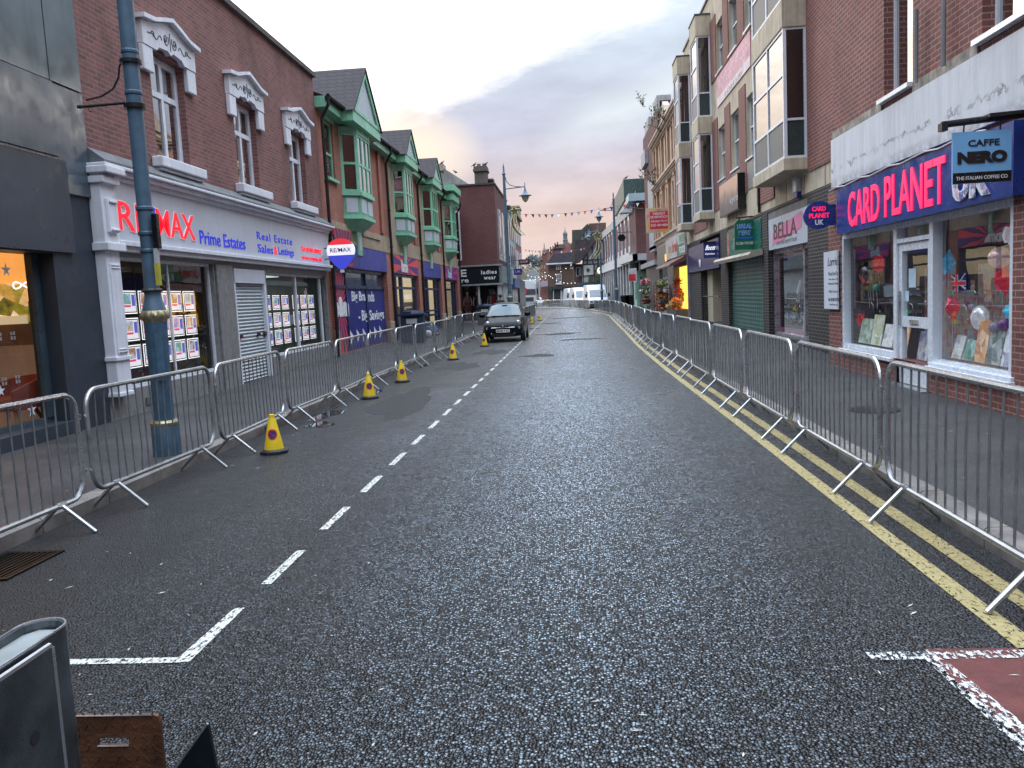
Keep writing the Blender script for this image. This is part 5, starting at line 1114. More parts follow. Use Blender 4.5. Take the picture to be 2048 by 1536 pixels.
def human(P, name_label, cat, clothes_top, clothes_leg, hair, group=None, shoes=None, hairlen=0.):
    """P: dict of joint positions; body is one skinned mesh, clothing and hair are children"""
    root = thing('person', name_label, cat, P['foot_l'], group)
    J = ['pelvis', 'chest', 'neck', 'head', 'head_top', 'sh_l', 'el_l', 'ha_l', 'sh_r', 'el_r', 'ha_r', 'hip_l', 'kn_l', 'an_l', 'foot_l', 'hip_r', 'kn_r', 'an_r', 'foot_r']
    V = [Vector(P[j]) for j in J]; ix = {j: i for i, j in enumerate(J)}
    E = [('pelvis', 'chest'), ('chest', 'neck'), ('neck', 'head'), ('head', 'head_top'), ('chest', 'sh_l'), ('sh_l', 'el_l'), ('el_l', 'ha_l'), ('chest', 'sh_r'), ('sh_r', 'el_r'), ('el_r', 'ha_r'), ('pelvis', 'hip_l'), ('hip_l', 'kn_l'), ('kn_l', 'an_l'), ('an_l', 'foot_l'), ('pelvis', 'hip_r'), ('hip_r', 'kn_r'), ('kn_r', 'an_r'), ('an_r', 'foot_r')]
    rad = dict(pelvis=.12, chest=.13, neck=.05, head=.085, head_top=.07, sh_l=.06, sh_r=.06, el_l=.042, el_r=.042, ha_l=.03, ha_r=.03, hip_l=.085, hip_r=.085, kn_l=.06, kn_r=.06, an_l=.042, an_r=.042, foot_l=.035, foot_r=.035)
    person(V, [(ix[a], ix[b]) for a, b in E], [rad[j] for j in J], 'body', SKIN, root)
    Jt = ['pelvis', 'chest', 'neckb', 'sh_l', 'el_l', 'wr_l', 'sh_r', 'el_r', 'wr_r']
    Q_ = dict(P); Q_['neckb'] = tuple(Vector(P['chest']).lerp(Vector(P['neck']), .8)); Q_['wr_l'] = tuple(Vector(P['el_l']).lerp(Vector(P['ha_l']), .85)); Q_['wr_r'] = tuple(Vector(P['el_r']).lerp(Vector(P['ha_r']), .85))
    it = {j: i for i, j in enumerate(Jt)}
    person([Vector(Q_[j]) for j in Jt], [(it[a], it[b]) for a, b in [('pelvis', 'chest'), ('chest', 'neckb'), ('chest', 'sh_l'), ('sh_l', 'el_l'), ('el_l', 'wr_l'), ('chest', 'sh_r'), ('sh_r', 'el_r'), ('el_r', 'wr_r')]], [.155, .165, .08, .085, .065, .05, .085, .065, .05], 'coat', clothes_top, root)
    Jl = ['pelvis', 'hip_l', 'kn_l', 'an_l', 'hip_r', 'kn_r', 'an_r']; il = {j: i for i, j in enumerate(Jl)}
    person([Vector(P[j]) for j in Jl], [(il[a], il[b]) for a, b in [('pelvis', 'hip_l'), ('hip_l', 'kn_l'), ('kn_l', 'an_l'), ('pelvis', 'hip_r'), ('hip_r', 'kn_r'), ('kn_r', 'an_r')]], [.135, .10, .075, .06, .10, .075, .06], 'trousers', clothes_leg, root)
    h = Vector(P['head']); ht = Vector(P['head_top'])
    MB().ball(tuple(h.lerp(ht, .75)+Vector((0, .03, .0))), .115, 1, 1.05, 1).build('hair', hair, root, smooth=True)
    for s_ in ('l', 'r'):
        f = Vector(P['foot_'+s_]); a = Vector(P['an_'+s_]); MB().ball(tuple(a.lerp(f, .6)), .06, .9, 1.6 if abs(f.y-a.y) > abs(f.x-a.x) else 1., .7).build('shoe', shoes or BLACK, root, smooth=True)
    # face: eyes, nose
    fd = (Vector(P.get('face', (0, -1, 0)))).normalized(); sd_ = fd.cross(Vector((0, 0, 1))).normalized()
    m = MB()
    for sg in (-1, 1): m.ball(tuple(h+fd*.085+sd_*sg*.03+Vector((0, 0, .02))), .012, n=6, m=4)
    m.build('eyes', BLACK, root)
    return root
# seated figure on the pavement by the litter bin
sx_, sy_, sz_ = -6.55, 35.0, .22
human(dict(pelvis=(sx_, sy_, sz_+.16), chest=(sx_+.05, sy_-.12, sz_+.55), neck=(sx_+.1, sy_-.2, sz_+.74), head=(sx_+.16, sy_-.27, sz_+.84), head_top=(sx_+.18, sy_-.27, sz_+.94),
           sh_l=(sx_-.17, sy_-.2, sz_+.62), el_l=(sx_+.0, sy_-.42, sz_+.48), ha_l=(sx_+.25, sy_-.45, sz_+.55), sh_r=(sx_+.25, sy_+.0, sz_+.62), el_r=(sx_+.42, sy_-.1, sz_+.45), ha_r=(sx_+.35, sy_-.35, sz_+.55),
           hip_l=(sx_, sy_-.12, sz_+.12), kn_l=(sx_+.42, sy_-.3, sz_+.42), an_l=(sx_+.70, sy_-.25, sz_+.08), foot_l=(sx_+.85, sy_-.3, sz_+.05), hip_r=(sx_+.05, sy_+.12, sz_+.12), kn_r=(sx_+.48, sy_+.1, sz_+.40), an_r=(sx_+.72, sy_+.15, sz_+.08), foot_r=(sx_+.87, sy_+.15, sz_+.05), face=(.7, -.7, 0)),
      'person in a teal coat sitting hunched on the pavement by the bin', 'person', mat('teal coat', (.02, .12, .16), .8), mat('blue grey blanket', (.06, .12, .22), .9), mat('grey hair', (.35, .32, .30), .8))
bg_ = thing('blanket_bundle', 'blue and orange bundle of bedding beside the seated person', 'bedding', (-6.2, 36.0, .22))
m = MB(); m.ball((-6.25, 36.1, .40), .30, 1.1, 1.5, .8, 14, 9); m.v = [(x+.03*math.sin(20*y), y+.03*math.sin(17*z), z+.03*math.sin(15*x+9*y)) for x, y, z in m.v]; m.build('blanket', mat('blue bedding', (.05, .16, .32), .9, var=.4, vs=6), bg_, smooth=True)
m = MB(); m.ball((-6.0, 34.0, .34), .16, 1, 1, 1.1); m.build('white_bag', mat('carrier bag', (.55, .55, .56), .5, var=.2), bg_, smooth=True)
px_, py_ = -4.05, 47.0
human(dict(pelvis=(px_, py_, 1.02), chest=(px_, py_, 1.36), neck=(px_, py_, 1.60), head=(px_, py_-.02, 1.70), head_top=(px_, py_-.02, 1.82), sh_l=(px_-.19, py_, 1.50), el_l=(px_-.26, py_+.05, 1.22), ha_l=(px_-.24, py_-.1, .98), sh_r=(px_+.19, py_, 1.50), el_r=(px_+.25, py_-.02, 1.22), ha_r=(px_+.2, py_-.2, 1.05),
           hip_l=(px_-.1, py_, .95), kn_l=(px_-.11, py_-.1, .56), an_l=(px_-.1, py_+.02, .22), foot_l=(px_-.1, py_-.14, .16), hip_r=(px_+.1, py_, .95), kn_r=(px_+.1, py_+.03, .56), an_r=(px_+.1, py_+.18, .22), foot_r=(px_+.1, py_+.04, .16)),
      'person in dark clothes walking on the footway behind the car', 'person', mat('black coat', (.012, .012, .016), .8), mat('dark trousers', (.02, .02, .025), .8), mat('dark hair', (.02, .015, .012), .7))
# ------------------------------------------------------------------ bins
def bin_(x, y, z, rz, label):
    b = thing('litter_bin', label, 'litter bin', (x, y, z), 'navy litter bins')
    NB = mat('navy bin plastic', (.016, .035, .075), .4, var=.2)
    m = MB().box(x-.42, x+.42, y-.27, y+.27, z, z+1.0); m.build('body', NB, b, bevel=.03)
    m = MB().prism([(x-.5, y-.33, z+1.0), (x+.5, y-.33, z+1.0), (x+.5, y+.33, z+1.0), (x-.5, y+.33, z+1.0)], (0, 0, .07)); m.lathe_scaled([(.46, 0), (.40, .08), (.001, .12)], (x, y, z+1.07), 4, (1, .7, 1)); m.build('lid', NB, b)
    MB().box(x-.20, x+.20, y-.275, y-.271, z+.70, z+.88).build('white_label', mat('bin label', (.45, .48, .45), .5), b); MB().box(x-.3, x+.3, y-.274, y-.271, z+.90, z+.97).build('slot', VOID, b)
    return b
bin_(-5.95, 30.6, .2, 0, 'navy litter bin with white label outside the store'); bin_(-5.0, 47.5, .2, 0, 'dark litter bin before the ladies wear window')
# ------------------------------------------------------------------ mannequins in the ladies wear window
MW = mat('mannequin white', (.62, .60, .60), .4, bmp=0)
def mannequin(x, y, z, dress, label, skirt=True, s=1.):
    t = thing('mannequin', label, 'mannequin', (x, y, z), 'shop window mannequins')
    m = MB(); m.ball((x, y, z+1.62*s), .10*s, .85, .95, 1.15); m.tube((x, y, z+1.42*s), (x, y, z+1.55*s), .045*s, 8)
    for sg in (-1, 1): m.path([(x+sg*.17*s, y, z+1.36*s), (x+sg*.25*s, y, z+1.08*s), (x+sg*.24*s, y-.06, z+.82*s)], [.045*s, .036*s, .028*s], 7); m.path([(x+sg*.08*s, y, z+.8*s), (x+sg*.09*s, y, z+.42*s), (x+sg*.09*s, y, z+.06*s)], [.075*s, .05*s, .035*s], 8); m.ball((x+sg*.09*s, y-.05, z+.04), .05*s, .8, 1.6, .6)
    m.build('figure', MW, t, smooth=True)
    MB().lathe_scaled([(.10, 1.44), (.19, 1.38), (.18, 1.2), (.15, 1.05), (.19, .88), (.24, .5 if skirt else .80), (.001, .5 if skirt else .80)], (x, y, z), 16, (s, s*.62, s)).build('dress', dress, t, smooth=True); return t
m1 = mannequin(-6.62, 52.6, .45, mat('maroon dress', (.16, .015, .03), .8), 'white mannequin in a red top and maroon skirt, left of shop window')
MB().lathe_scaled([(.20, 1.38), (.20, 1.08), (.17, 1.04), (.001, 1.04)], (-6.62, 52.6, .45), 16, (1.04, .66, 1)).build('lace_top', mat('red white pattern top', (.30, .07, .09), .8, var=1., vs=16), m1)
mannequin(-6.02, 52.7, .45, mat('black dress', (.03, .01, .015), .8), 'white mannequin in a near-black dress beside the window post')
mannequin(-4.92, 52.7, .45, mat('crimson coat', (.38, .015, .025), .8), 'white mannequin in crimson coat, right of the pair')
mannequin(-5.15, 53.1, .45, mat('pale dress', (.30, .30, .30), .8), 'pale mannequin half hidden behind the crimson one')
# ------------------------------------------------------------------ foreground steel barrier block
T = thing('security_barrier_block', 'dark steel road barrier unit with rusty treadplate at lower left', 'road barrier', (-1.45, 1.9, 0))
STL = mat('dark brushed steel', (.12, .135, .145), .38, .85, var=.45, vs=6, streak=.3, bmp=.15, bs=150); EDGE = mat('bright steel edge', (.5, .52, .54), .3, .9)
def stad(hw_, y0, y1, n=9, cx=-1.425, inset=0.):
    r = hw_-inset; P = [(cx+r*math.cos(t), y1-hw_+r*math.sin(t)) for t in [PI*k/n for k in range(n+1)]]
    return P+[(cx-r, y0), (cx+r, y0)]
slopez = lambda y: .90
P_o = stad(.062, 1.0, 2.045); P_i = stad(.062, 1.0, 2.045, inset=.008)
m = MB(); n = len(P_o)
for (x, y) in P_o: m.v.append((x, y, 0))
for (x, y) in P_o: m.v.append((x, y, .90))
for (x, y) in P_i: m.v.append((x, y, .90))
for (x, y) in P_i: m.v.append((x, y, .78))
for a in range(3): m.f += [(a*n+k, a*n+(k+1) % n, (a+1)*n+(k+1) % n, (a+1)*n+k) for k in range(n)]
m.build('housing', STL, T)
m = MB().prism([(-1.478, 1.0, .875), (-1.372, 1.0, .875), (-1.372, 1.99, .875), (-1.395, 2.025, .875), (-1.455, 2.025, .875), (-1.478, 1.99, .875)], (0, 0, .004)); m.build('inner_floor', mat('pale steel floor', (.24, .26, .26), .5, .2, var=.3), T)
m = MB().path([(x, y, .902) for x, y in P_o], .004, 5, closed=True); m.build('bright_rim', EDGE, T)
# near side plate, leaning over the housing, with bolt holes
m = MB(); m.prism([(-1.335, 1.0, .05), (-1.335, 1.90, .05), (-1.335, 1.90, .885), (-1.335, 1.0, .885)], (-.015, 0, 0)); m.build('side_plate', STL, T)
MB().tube((-1.3425, 1.0, .888), (-1.3425, 1.90, .888), .008, 6).tube((-1.3355, 1.90, .05), (-1.3355, 1.90, .885), .005, 5).build('plate_edge', EDGE, T)
m = MB()
for yy, zz in ((1.80, .70), (1.55, .52), (1.80, .40)): m.lathe([(.001, 0), (.017, 0), (.017, .001), (.001, .001)], (-1.3345, yy, zz), 16, axis='x')
m.build('bolt_hole', VOID, T)
RUST = mat('rusty treadplate', (.105, .045, .022), .6, .4, var=.55, vs=7, bmp=.4, bs=60)
# vertical treadplate with a hand slot, built from boxes around the slot
zc = (at(225, 1470, y=2.2)).z
m = MB(); xa, xb, yt = -1.52, -1.245, 2.2; zt = .545
sa, sb, s0, s1 = -1.44, -1.345, .452, .475
m.box(xa, sa, yt, yt+.012, .02, zt); m.box(sb, xb-.02, yt, yt+.012, .02, zt); m.box(sa, sb, yt, yt+.012, s1, zt); m.box(sa, sb, yt, yt+.012, .02, s0); m.prism([(xb-.02, yt, .02), (xb, yt, .02), (xb, yt, zt-.02), (xb-.006, yt, zt-.005), (xb-.02, yt, zt)], (0, .012, 0))
for r_ in range(16):
    for c_ in range(9):
        x = xa+.02+c_*.029; z = .05+r_*.033
        if sa-.012 < x < sb+.012 and s0-.012 < z < s1+.02: continue
        sg = 1 if (r_+c_) % 2 else -1; m.prism([(x-.008, yt-.0025, z-.008*sg), (x-.005, yt-.0025, z-.011*sg), (x+.008, yt-.0025, z+.008*sg), (x+.005, yt-.0025, z+.011*sg)], (0, .0026, 0))
m.build('treadplate', RUST, T)
m = MB().path([(sa, yt-.002, s0), (sb, yt-.002, s0)], .003, 5).path([(xa, yt-.001, zt), (xb-.02, yt-.001, zt)], .003, 5); m.build('worn_edge', EDGE, T)
a = at(415, 1447, y=2.05); b_ = at(340, 1545, y=2.05); c_ = at(432, 1545, y=2.05)
m = MB().prism([a, (b_.x-.12, 2.05, b_.z-.16), (c_.x+.02, 2.05, c_.z-.16)], (0, .012, 0)); m.build('angled_fin', mat('blue black steel', (.012, .018, .026), .4, .6), T)
MB().tube(a, (b_.x-.12, 2.05, b_.z-.16), .004, 5).build('fin_edge', EDGE, T)
# ------------------------------------------------------------------ RIGHT: card shop building
X1 = 4.8
T = thing('card_shop_building', 'dark red brick building with white rendered band above the blue CARD PLANET shop', 'building', (4.8, 9, 0))
wall(X1, -1, 1.0, 15.55, 3.3, 10.5, [(12.1, 13.15, 4.36, 7.2), (8.9, 10.17, 4.36, 7.2), (5.0, 6.4, 4.36, 7.2)], t=.22).build('wall', B_R1, T)
for (a, b_) in ((12.1, 13.15), (8.9, 10.17), (5.0, 6.4)): window(X1, -1, a, b_, 4.36, 7.2, UPVC, GLM, T, d=-.14, fw=.05, rows=(5.9,), back=VOID)
def white_render():
    m, nt, b = newmat('stained white render'); p = pos(nt)
    sx = node(nt, 'ShaderNodeSeparateXYZ'); nt.links.new(p, sx.inputs[0])
    s = noise(nt, vscale(nt, p, (3, 3, .3)), 2., 6, .65); g = noise(nt, p, 5, 8, .75)
    zf = mathn(nt, 'ADD', sx.outputs[2], mathn(nt, 'MULTIPLY', g, .5))
    low = ramp(nt, mathn(nt, 'SUBTRACT', zf, 3.3), [(.25, 1.), (.42, .5), (.5, 0.)])
    crack = ramp(nt, mathn(nt, 'ABSOLUTE', mathn(nt, 'SUBTRACT', zf, 3.93)), [(.0, 1.), (.035, 0.)])
    c = mixc(nt, ramp(nt, s, [(.4, 0.), (.75, .6)]), (.70, .71, .74), (.46, .45, .455))
    c = mixc(nt, mathn(nt, 'MULTIPLY', low, ramp(nt, g, [(.4, 0.), (.6, 1.)])), c, (.20, .19, .17))
    c = mixc(nt, mathn(nt, 'MULTIPLY', crack, ramp(nt, noise(nt, p, 3, 4), [(.4, 0.), (.6, .9)])), c, (.14, .13, .12))
    nt.links.new(c, b.inputs['Base Color']); b.inputs['Roughness'].default_value = .8; bump(nt, b, g, .4, .02); return m
MB().fb(X1, -1, 1.0, 15.56, 3.36, 4.20, .003, .05).build('render_band', white_render(), T)
m = MB()
for a, b_ in ((13.2, 15.56), (10.22, 12.05), (6.45, 8.85), (1.0, 4.95)): m.fb(X1, -1, a, b_, 4.20, 4.34, .003, .03)
m.build('stone_course', mat('stained stone course', (.33, .29, .245), .8, var=.5, vs=6, streak=.6, bmp=.4), T)
m = MB()
for a, b_ in ((12.05, 13.2), (8.85, 10.22), (4.95, 6.45)): m.fb(X1, -1, a, b_, 4.30, 4.36, .003, .10)
m.build('sill', UPVC, T)
for y, z1 in ((11.77, 5.22), (10.95, 10.4)):
    m = MB().tube((X1-.09, y, 4.28), (X1-.09, y, z1), .032, 8); m.build('vent_pipe', mat('grey plastic pipe', (.20, .20, .21), .5, var=.3), T)
fs = MB().fb(X1, -1, 9.2, 15.0, 2.50, 3.27, .003, .13).build('fascia', mat('royal blue sign', (.018, .05, .25), .22, var=.15, vs=.6, bmp=0), T)
MB().path([(X1-.14, 15.38-.4*i, 3.30+.02*math.sin(i*2.1)) for i in range(15)], .012, 5).build('peeling_edge', TWHITE, T)
PINK = emis('hot pink lettering', (.95, .02, .13), .8)
tr('CARD', 14.78, 2.60, 1.45, .58, PINK, fs, X=4.668, bold=.012, depth=.015); tr('PLANET', 13.12, 2.62, 2.05, .60, PINK, fs, X=4.668, bold=.012, depth=.015)
UJ = photo('union flag letter fill', 4, [(.75, .05, .08), (.8, .8, .85), (.05, .07, .3), (.8, .8, .85)], 14)
tr('UK', 10.86, 2.59, .92, .50, TWHITE, fs, X=4.668, bold=.05, depth=.02); tr('UK', 10.84, 2.61, .88, .46, UJ, fs, X=4.648, bold=.03, depth=.01)
# ground floor
wall(X1, -1, 1.0, 15.92, .02, 3.3, [(9.44, 15.22, .50, 2.5), (11.6, 12.72, .13, .501)], t=.2).build('ground_floor_wall', B_R1, T)
m = MB()
m.fb(X1, -1, 15.12, 15.22, .5, 2.5, -.14, -.02); m.fb(X1, -1, 12.72, 12.84, .13, 2.5, -.14, -.015); m.fb(X1, -1, 11.48, 11.60, .13, 2.5, -.14, -.015); m.fb(X1, -1, 9.44, 9.54, .5, 2.5, -.14, -.02)
for a, b_ in ((12.84, 15.12), (9.54, 11.48)): m.fb(X1, -1, a, b_, .50, .58, -.14, -.02); m.fb(X1, -1, a, b_, 2.42, 2.5, -.14, -.02)
m.fb(X1, -1, 11.60, 12.72, 2.42, 2.5, -.14, -.02); m.fb(X1, -1, 11.60, 12.72, 2.20, 2.26, -.14, -.02)
fr = m.build('shopfront_frame', UPVC, T)
GLC = glass('card shop glass', (.9, .94, .96), .24)
pane(X1, -1, 12.84, 15.12, .58, 2.42, -.1, GLC, fr); pane(X1, -1, 9.54, 11.48, .58, 2.42, -.1, GLC, fr); pane(X1, -1, 11.6, 12.72, 2.26, 2.42, -.1, GLC, fr)
MB().fb(X1, -1, 12.80, 15.26, .44, .50, -.02, .06).build('window_sill', UPVC, T, bevel=.01); MB().fb(X1, -1, 9.36, 11.52, .44, .50, -.02, .08).fb(X1, -1, 9.38, 11.5, .50, .55, -.02, .04).build('window_sill', UPVC, T, bevel=.01)
dr = MB().fb(X1, -1, 12.60, 12.71, .15, 2.19, -.12, -.05).fb(X1, -1, 11.61, 11.72, .15, 2.19, -.12, -.05).fb(X1, -1, 11.72, 12.60, 2.08, 2.19, -.12, -.05).fb(X1, -1, 11.72, 12.60, .15, .36, -.12, -.05).fb(X1, -1, 11.72, 12.60, .98, 1.13, -.12, -.05).build('door', UPVC, T)
pane(X1, -1, 11.72, 12.6, .36, .98, -.09, GLC, dr); pane(X1, -1, 11.72, 12.6, 1.13, 2.08, -.09, GLC, dr)
MB().fb(X1, -1, 12.02, 12.3, 1.03, 1.09, -.05, -.035).build('letter_plate', mat('letter plate', (.55, .52, .46), .3, .6), dr); MB().fb(X1, -1, 12.63, 12.67, 1.0, 1.5, -.05, -.02).build('handle', ALU, dr)
m = MB().fb(X1, -1, 12.2, 12.45, 1.55, 1.82, -.088, -.085).fb(X1, -1, 12.45, 12.58, 1.35, 1.5, -.088, -.085); m.build('door_notice', mat('notice paper', (.45, .58, .68), .5, bmp=0), dr)
MB().fb(X1, -1, 12.48, 12.56, 1.15, 1.23, -.088, -.085).build('green_sticker', mat('green sticker', (.12, .5, .3), .5, bmp=0), dr)
MB().fb(X1, -1, 11.5, 12.8, .06, .14, -.1, .12).build('threshold', ALU, T)
interior(X1, -1, 9.2, 15.5, .16, 2.75, 4.5, mat('dim shop room', (.10, .09, .11), .9, var=.5, vs=1.5, emit=.12), T, start=.22)  # room walls glow faintly, added to lift the dim shop
MB().box(8.0, 8.6, 10.2, 11.2, 2.55, 2.58).build('ceiling_lamp', emis('amber ceiling light', (1., .62, .2), 1.2), T)
m = MB()
for k in range(9): m.box(6.3, 6.6, 9.6+k*.65, 10.15+k*.65, .2, 1.35+.25*(k % 3))
m.build('card_rack', photo('greeting cards', 8, [(.10, .08, .10), (.35, .12, .15), (.3, .3, .2), (.12, .2, .35)], 12, .35), T)  # cards glow on their own, added so the stock shows in the dim shop
# cards and small posters along the bottoms of the windows
cards = [(14.9, .62, .5, 1), (14.3, .55, .45, 2), (13.75, .5, .5, 3), (13.3, .35, .32, 4), (12.95, .3, .55, 5)]
pcs = [[(.1, .15, .08), (.35, .4, .3), (.5, .6, .5)], [(.3, .3, .15), (.5, .52, .3), (.7, .7, .65)], [(.25, .22, .22), (.5, .5, .48), (.8, .78, .75)], [(.05, .1, .08), (.12, .3, .22), (.7, .7, .65)], [(.45, .15, .06), (.6, .28, .12), (.85, .6, .4)], [(.06, .06, .06), (.16, .2, .2), (.5, .5, .45)], [(.12, .1, .3), (.4, .4, .5), (.8, .8, .8)]]
wc_ = [('first', 'left'), ('second', 'left'), ('third', 'left'), ('fourth', 'left'), ('fifth', 'left')]
def prop(y0, w, h, z, k, lab):
    t = thing('window_poster', lab, 'poster', (5.1, y0, z), 'cards and posters leaning in the card shop windows')
    MB().prism([(5.02, y0-w, z), (5.02, y0, z), (5.10, y0, z+h), (5.10, y0-w, z+h)], (.012, 0, 0)).build('board', photo('poster print %d' % k, k*2.3, pcs[k % 7], 8, .25), t)  # print carries a small glow to brighten it behind the glass
for i, (y0, w, h) in enumerate([(15.0, .55, .42), (14.4, .45, .50), (13.9, .42, .36), (13.42, .30, .52), (13.08, .2, .45)]): prop(y0, w, h, .60, i, 'small poster leaning in left card shop window, %s from left' % cn[i])
for i, (y0, w, h) in enumerate([(11.40, .26, .30), (11.10, .28, .26), (10.78, .28, .52), (10.47, .32, .50), (10.12, .28, .44), (9.82, .26, .50)]): prop(y0, w, h, .60, i+2, 'poster leaning in right card shop window, %s from left' % cn[i])
prop(12.55, .34, .5, .40, 6, 'bright poster standing behind the lower door glass')
# balloons
def foil(col, nm, em=0.): return mat(nm, col, .2, .6, var=.35, vs=12, bmp=.25, bs=14, emit=.4)  # foil emission is added brightness, not a lamp
FB_, FR_, FS_ = foil((.02, .28, .50), 'blue foil'), foil((.60, .03, .06), 'red foil'), foil((.62, .62, .66), 'silver foil')
def star_balloon(px, py, r, mt, label, dy=.0, ph=.3, n=5, X=5.12):
    p = at(px, py, x=X); t = thing('star_balloon', label, 'balloon', p, 'foil balloons in the card shop windows')
    m = MB(); P = star(X, p.y, p.z, r, n, .5, PI/2+ph)
    N = len(P); m.v = list(P)+[(X-.10, p.y, p.z), (X+.10, p.y, p.z)]; m.f = [(k, (k+1) % N, N) for k in range(N)]+[((k+1) % N, k, N+1) for k in range(N)]
    m.build('foil', mt, t, smooth=False); MB().tube((X, p.y, p.z-r*.4), (X+.02, p.y+.03, max(.62, p.z-r-.35)), .004, 4).build('ribbon', TWHITE, t)
star_balloon(1897, 527, .20, FB_, 'turquoise star balloon at the top left of the right window', ph=.1)
star_balloon(1905, 615, .20, FR_, 'red star balloon low in the right window under the flag balloon', ph=.5)
star_balloon(2005, 560, .22, FR_, 'crimson star balloon at the right side of the right window', ph=.2, X=5.2)
star_balloon(2022, 470, .17, FS_, 'silver star balloon at the top right of the right window', ph=.4)
star_balloon(2022, 622, .14, foil((.1, .45, .65), 'pale blue foil'), 'pale blue star balloon at lower right of the right window', ph=.2)
p = at(1915, 568, x=5.08); t = thing('flag_balloon', 'union jack bow shaped foil balloon hanging in the right window', 'balloon', p, 'foil balloons in the card shop windows')
m = MB(); P = [(5.08, p.y+.17, p.z+.12), (5.08, p.y-.24, p.z+.14), (5.08, p.y-.25, p.z-.08), (5.08, p.y+.13, p.z-.13)]; m.prism(P, (.05, 0, 0)); m.build('foil', mat('flag navy', (.02, .03, .22), .2, .4, bmp=0), t)
m = MB()
m.box(5.068, 5.078, p.y-.245, p.y+.16, p.z-.025, p.z+.045); m.box(5.068, 5.078, p.y-.03, p.y+.04, p.z-.12, p.z+.125); 
for a, b_ in (((.16, .11), (-.24, -.07)), ((.12, -.12), (-.23, .13))): m.path([(5.074, p.y+a[0], p.z+a[1]), (5.074, p.y+b_[0], p.z+b_[1])], .012, 4)
m.build('white_cross', TWHITE, t); m = MB().box(5.064, 5.067, p.y-.245, p.y+.16, p.z-.012, p.z+.032).box(5.064, 5.067, p.y-.015, p.y+.025, p.z-.12, p.z+.125); m.build('red_cross', FR_, t)
def round_balloon(px, py, r, mt, label, X=5.2, sq=1., nm='round_balloon'):
    p = at(px, py, x=X); t = thing(nm, label, 'balloon', p, 'foil balloons in the card shop windows')
    MB().ball(p, r, sq, 1, 1, 14, 9).build('skin', mt, t, smooth=True); MB().tube((p.x, p.y, p.z-r), (p.x+.02, p.y, max(.62, p.z-r-.3)), .004, 4).build('ribbon', TWHITE, t)
round_balloon(1740, 548, .22, glass('clear balloon', (.9, .92, .9), 2.5), 'clear bubble balloon with small balloons inside, left window', X=5.25)
for i, (a, b_, c_) in enumerate([(1727, 552, (.50, .50, .15)), (1745, 560, (.25, .12, .06)), (1737, 575, (.55, .52, .15)), (1753, 575, (.08, .40, .25))]): round_balloon(a, b_, .065, mat('mini balloon %d' % i, c_, .3, bmp=0), ['yellow mini balloon inside the clear bubble, upper left', 'brown mini balloon inside the clear bubble', 'yellow mini balloon inside the clear bubble, lower', 'green mini balloon inside the clear bubble'][i], X=5.22)
round_balloon(1757, 528, .16, FR_, 'red foil balloon high in the left window', X=5.35, sq=.6); round_balloon(1712, 528, .15, FR_, 'dark red foil balloon at top left of the left window', X=5.4, sq=.6)
round_balloon(1715, 590, .16, FR_, 'crumpled red foil balloon at mid left of the left window', X=5.3, sq=.6); round_balloon(1722, 640, .12, FR_, 'small red foil balloon low in the left window', X=5.2, sq=.6)
round_balloon(1757, 632, .2, mat('dim foil', (.10, .10, .11), .2, .8, bmp=.2), 'large dim silver balloon low in the left window', X=5.5, sq=.5)
round_balloon(1960, 636, .16, FS_, 'round silver foil balloon at the bottom of the right window', X=5.15, sq=.6); round_balloon(1999, 515, .13, foil((.45, .3, .32), 'rose foil'), 'rose silver confetti balloon at right of the right window', X=5.15); round_balloon(2010, 650, .08, mat('purple balloon', (.22, .03, .25), .3, bmp=0), 'purple balloon in the lower right corner', X=5.1); round_balloon(1992, 655, .08, mat('grey balloon', (.3, .28, .33), .3, bmp=0), 'grey mini balloon beside the purple one', X=5.1)
# pizza board
s = thing('pizza_board', 'white wall board reading Lorries Wood Fired Pizza on the brick pier', 'sign', (4.75, 15.6, 1.7))
MB().fb(X1, -1, 15.24, 16.02, 1.19, 2.24, .03, .06).build('board', mat('white board', (.66, .69, .76), .4, var=.05, bmp=0), s)
TB = mat('dark lettering', (.02, .02, .025), .5, bmp=0); TG = mat('grey lettering', (.22, .22, .24), .5, bmp=0)
for (tx, z, w_, h_, mt) in [("Lorrie's", 1.98, .68, .16, TB), ('Wood Fired Pizza', 1.80, .64, .07, TG), ('Kebabs - Burgers - Chicken', 1.715, .56, .035, TG), ('Restaurant | Takeaway', 1.62, .64, .06, TG), ('Fully Licensed', 1.47, .60, .07, TG), ('Tel: 01384 375700', 1.33, .68, .06, TB), ('www.lorries.co.uk', 1.255, .5, .03, TG)]: tr(tx, 15.63+w_/2, z, w_, h_, mt, s, X=4.739, depth=.003, italic=.2 if h_ > .1 else 0)
# round projecting sign
s = thing('round_sign', 'oval blue projecting sign reading CARD PLANET UK', 'sign', (4.6, 15.5, 2.9))
SB = mat('sign blue face', (.02, .05, .24), .3, bmp=0, var=.08)
MB().prism([(4.50+.265*math.cos(t), 15.46, 2.89+.25*math.sin(t)) for t in [2*PI*k/36 for k in range(36)]], (0, .08, 0)).build('disc', SB, s); MB().box(4.66, 4.80, 15.47, 15.53, 2.70, 3.07).build('link_panel', SB, s)
tf('CARD', 4.38, 2.96, .24, .085, PINK, s, 15.459, bold=.03, depth=.008); tf('PLANET', 4.325, 2.84, .36, .085, PINK, s, 15.459, bold=.03, depth=.008); tf('UK', 4.43, 2.715, .15, .095, TWHITE, s, 15.459, bold=.03, depth=.008)
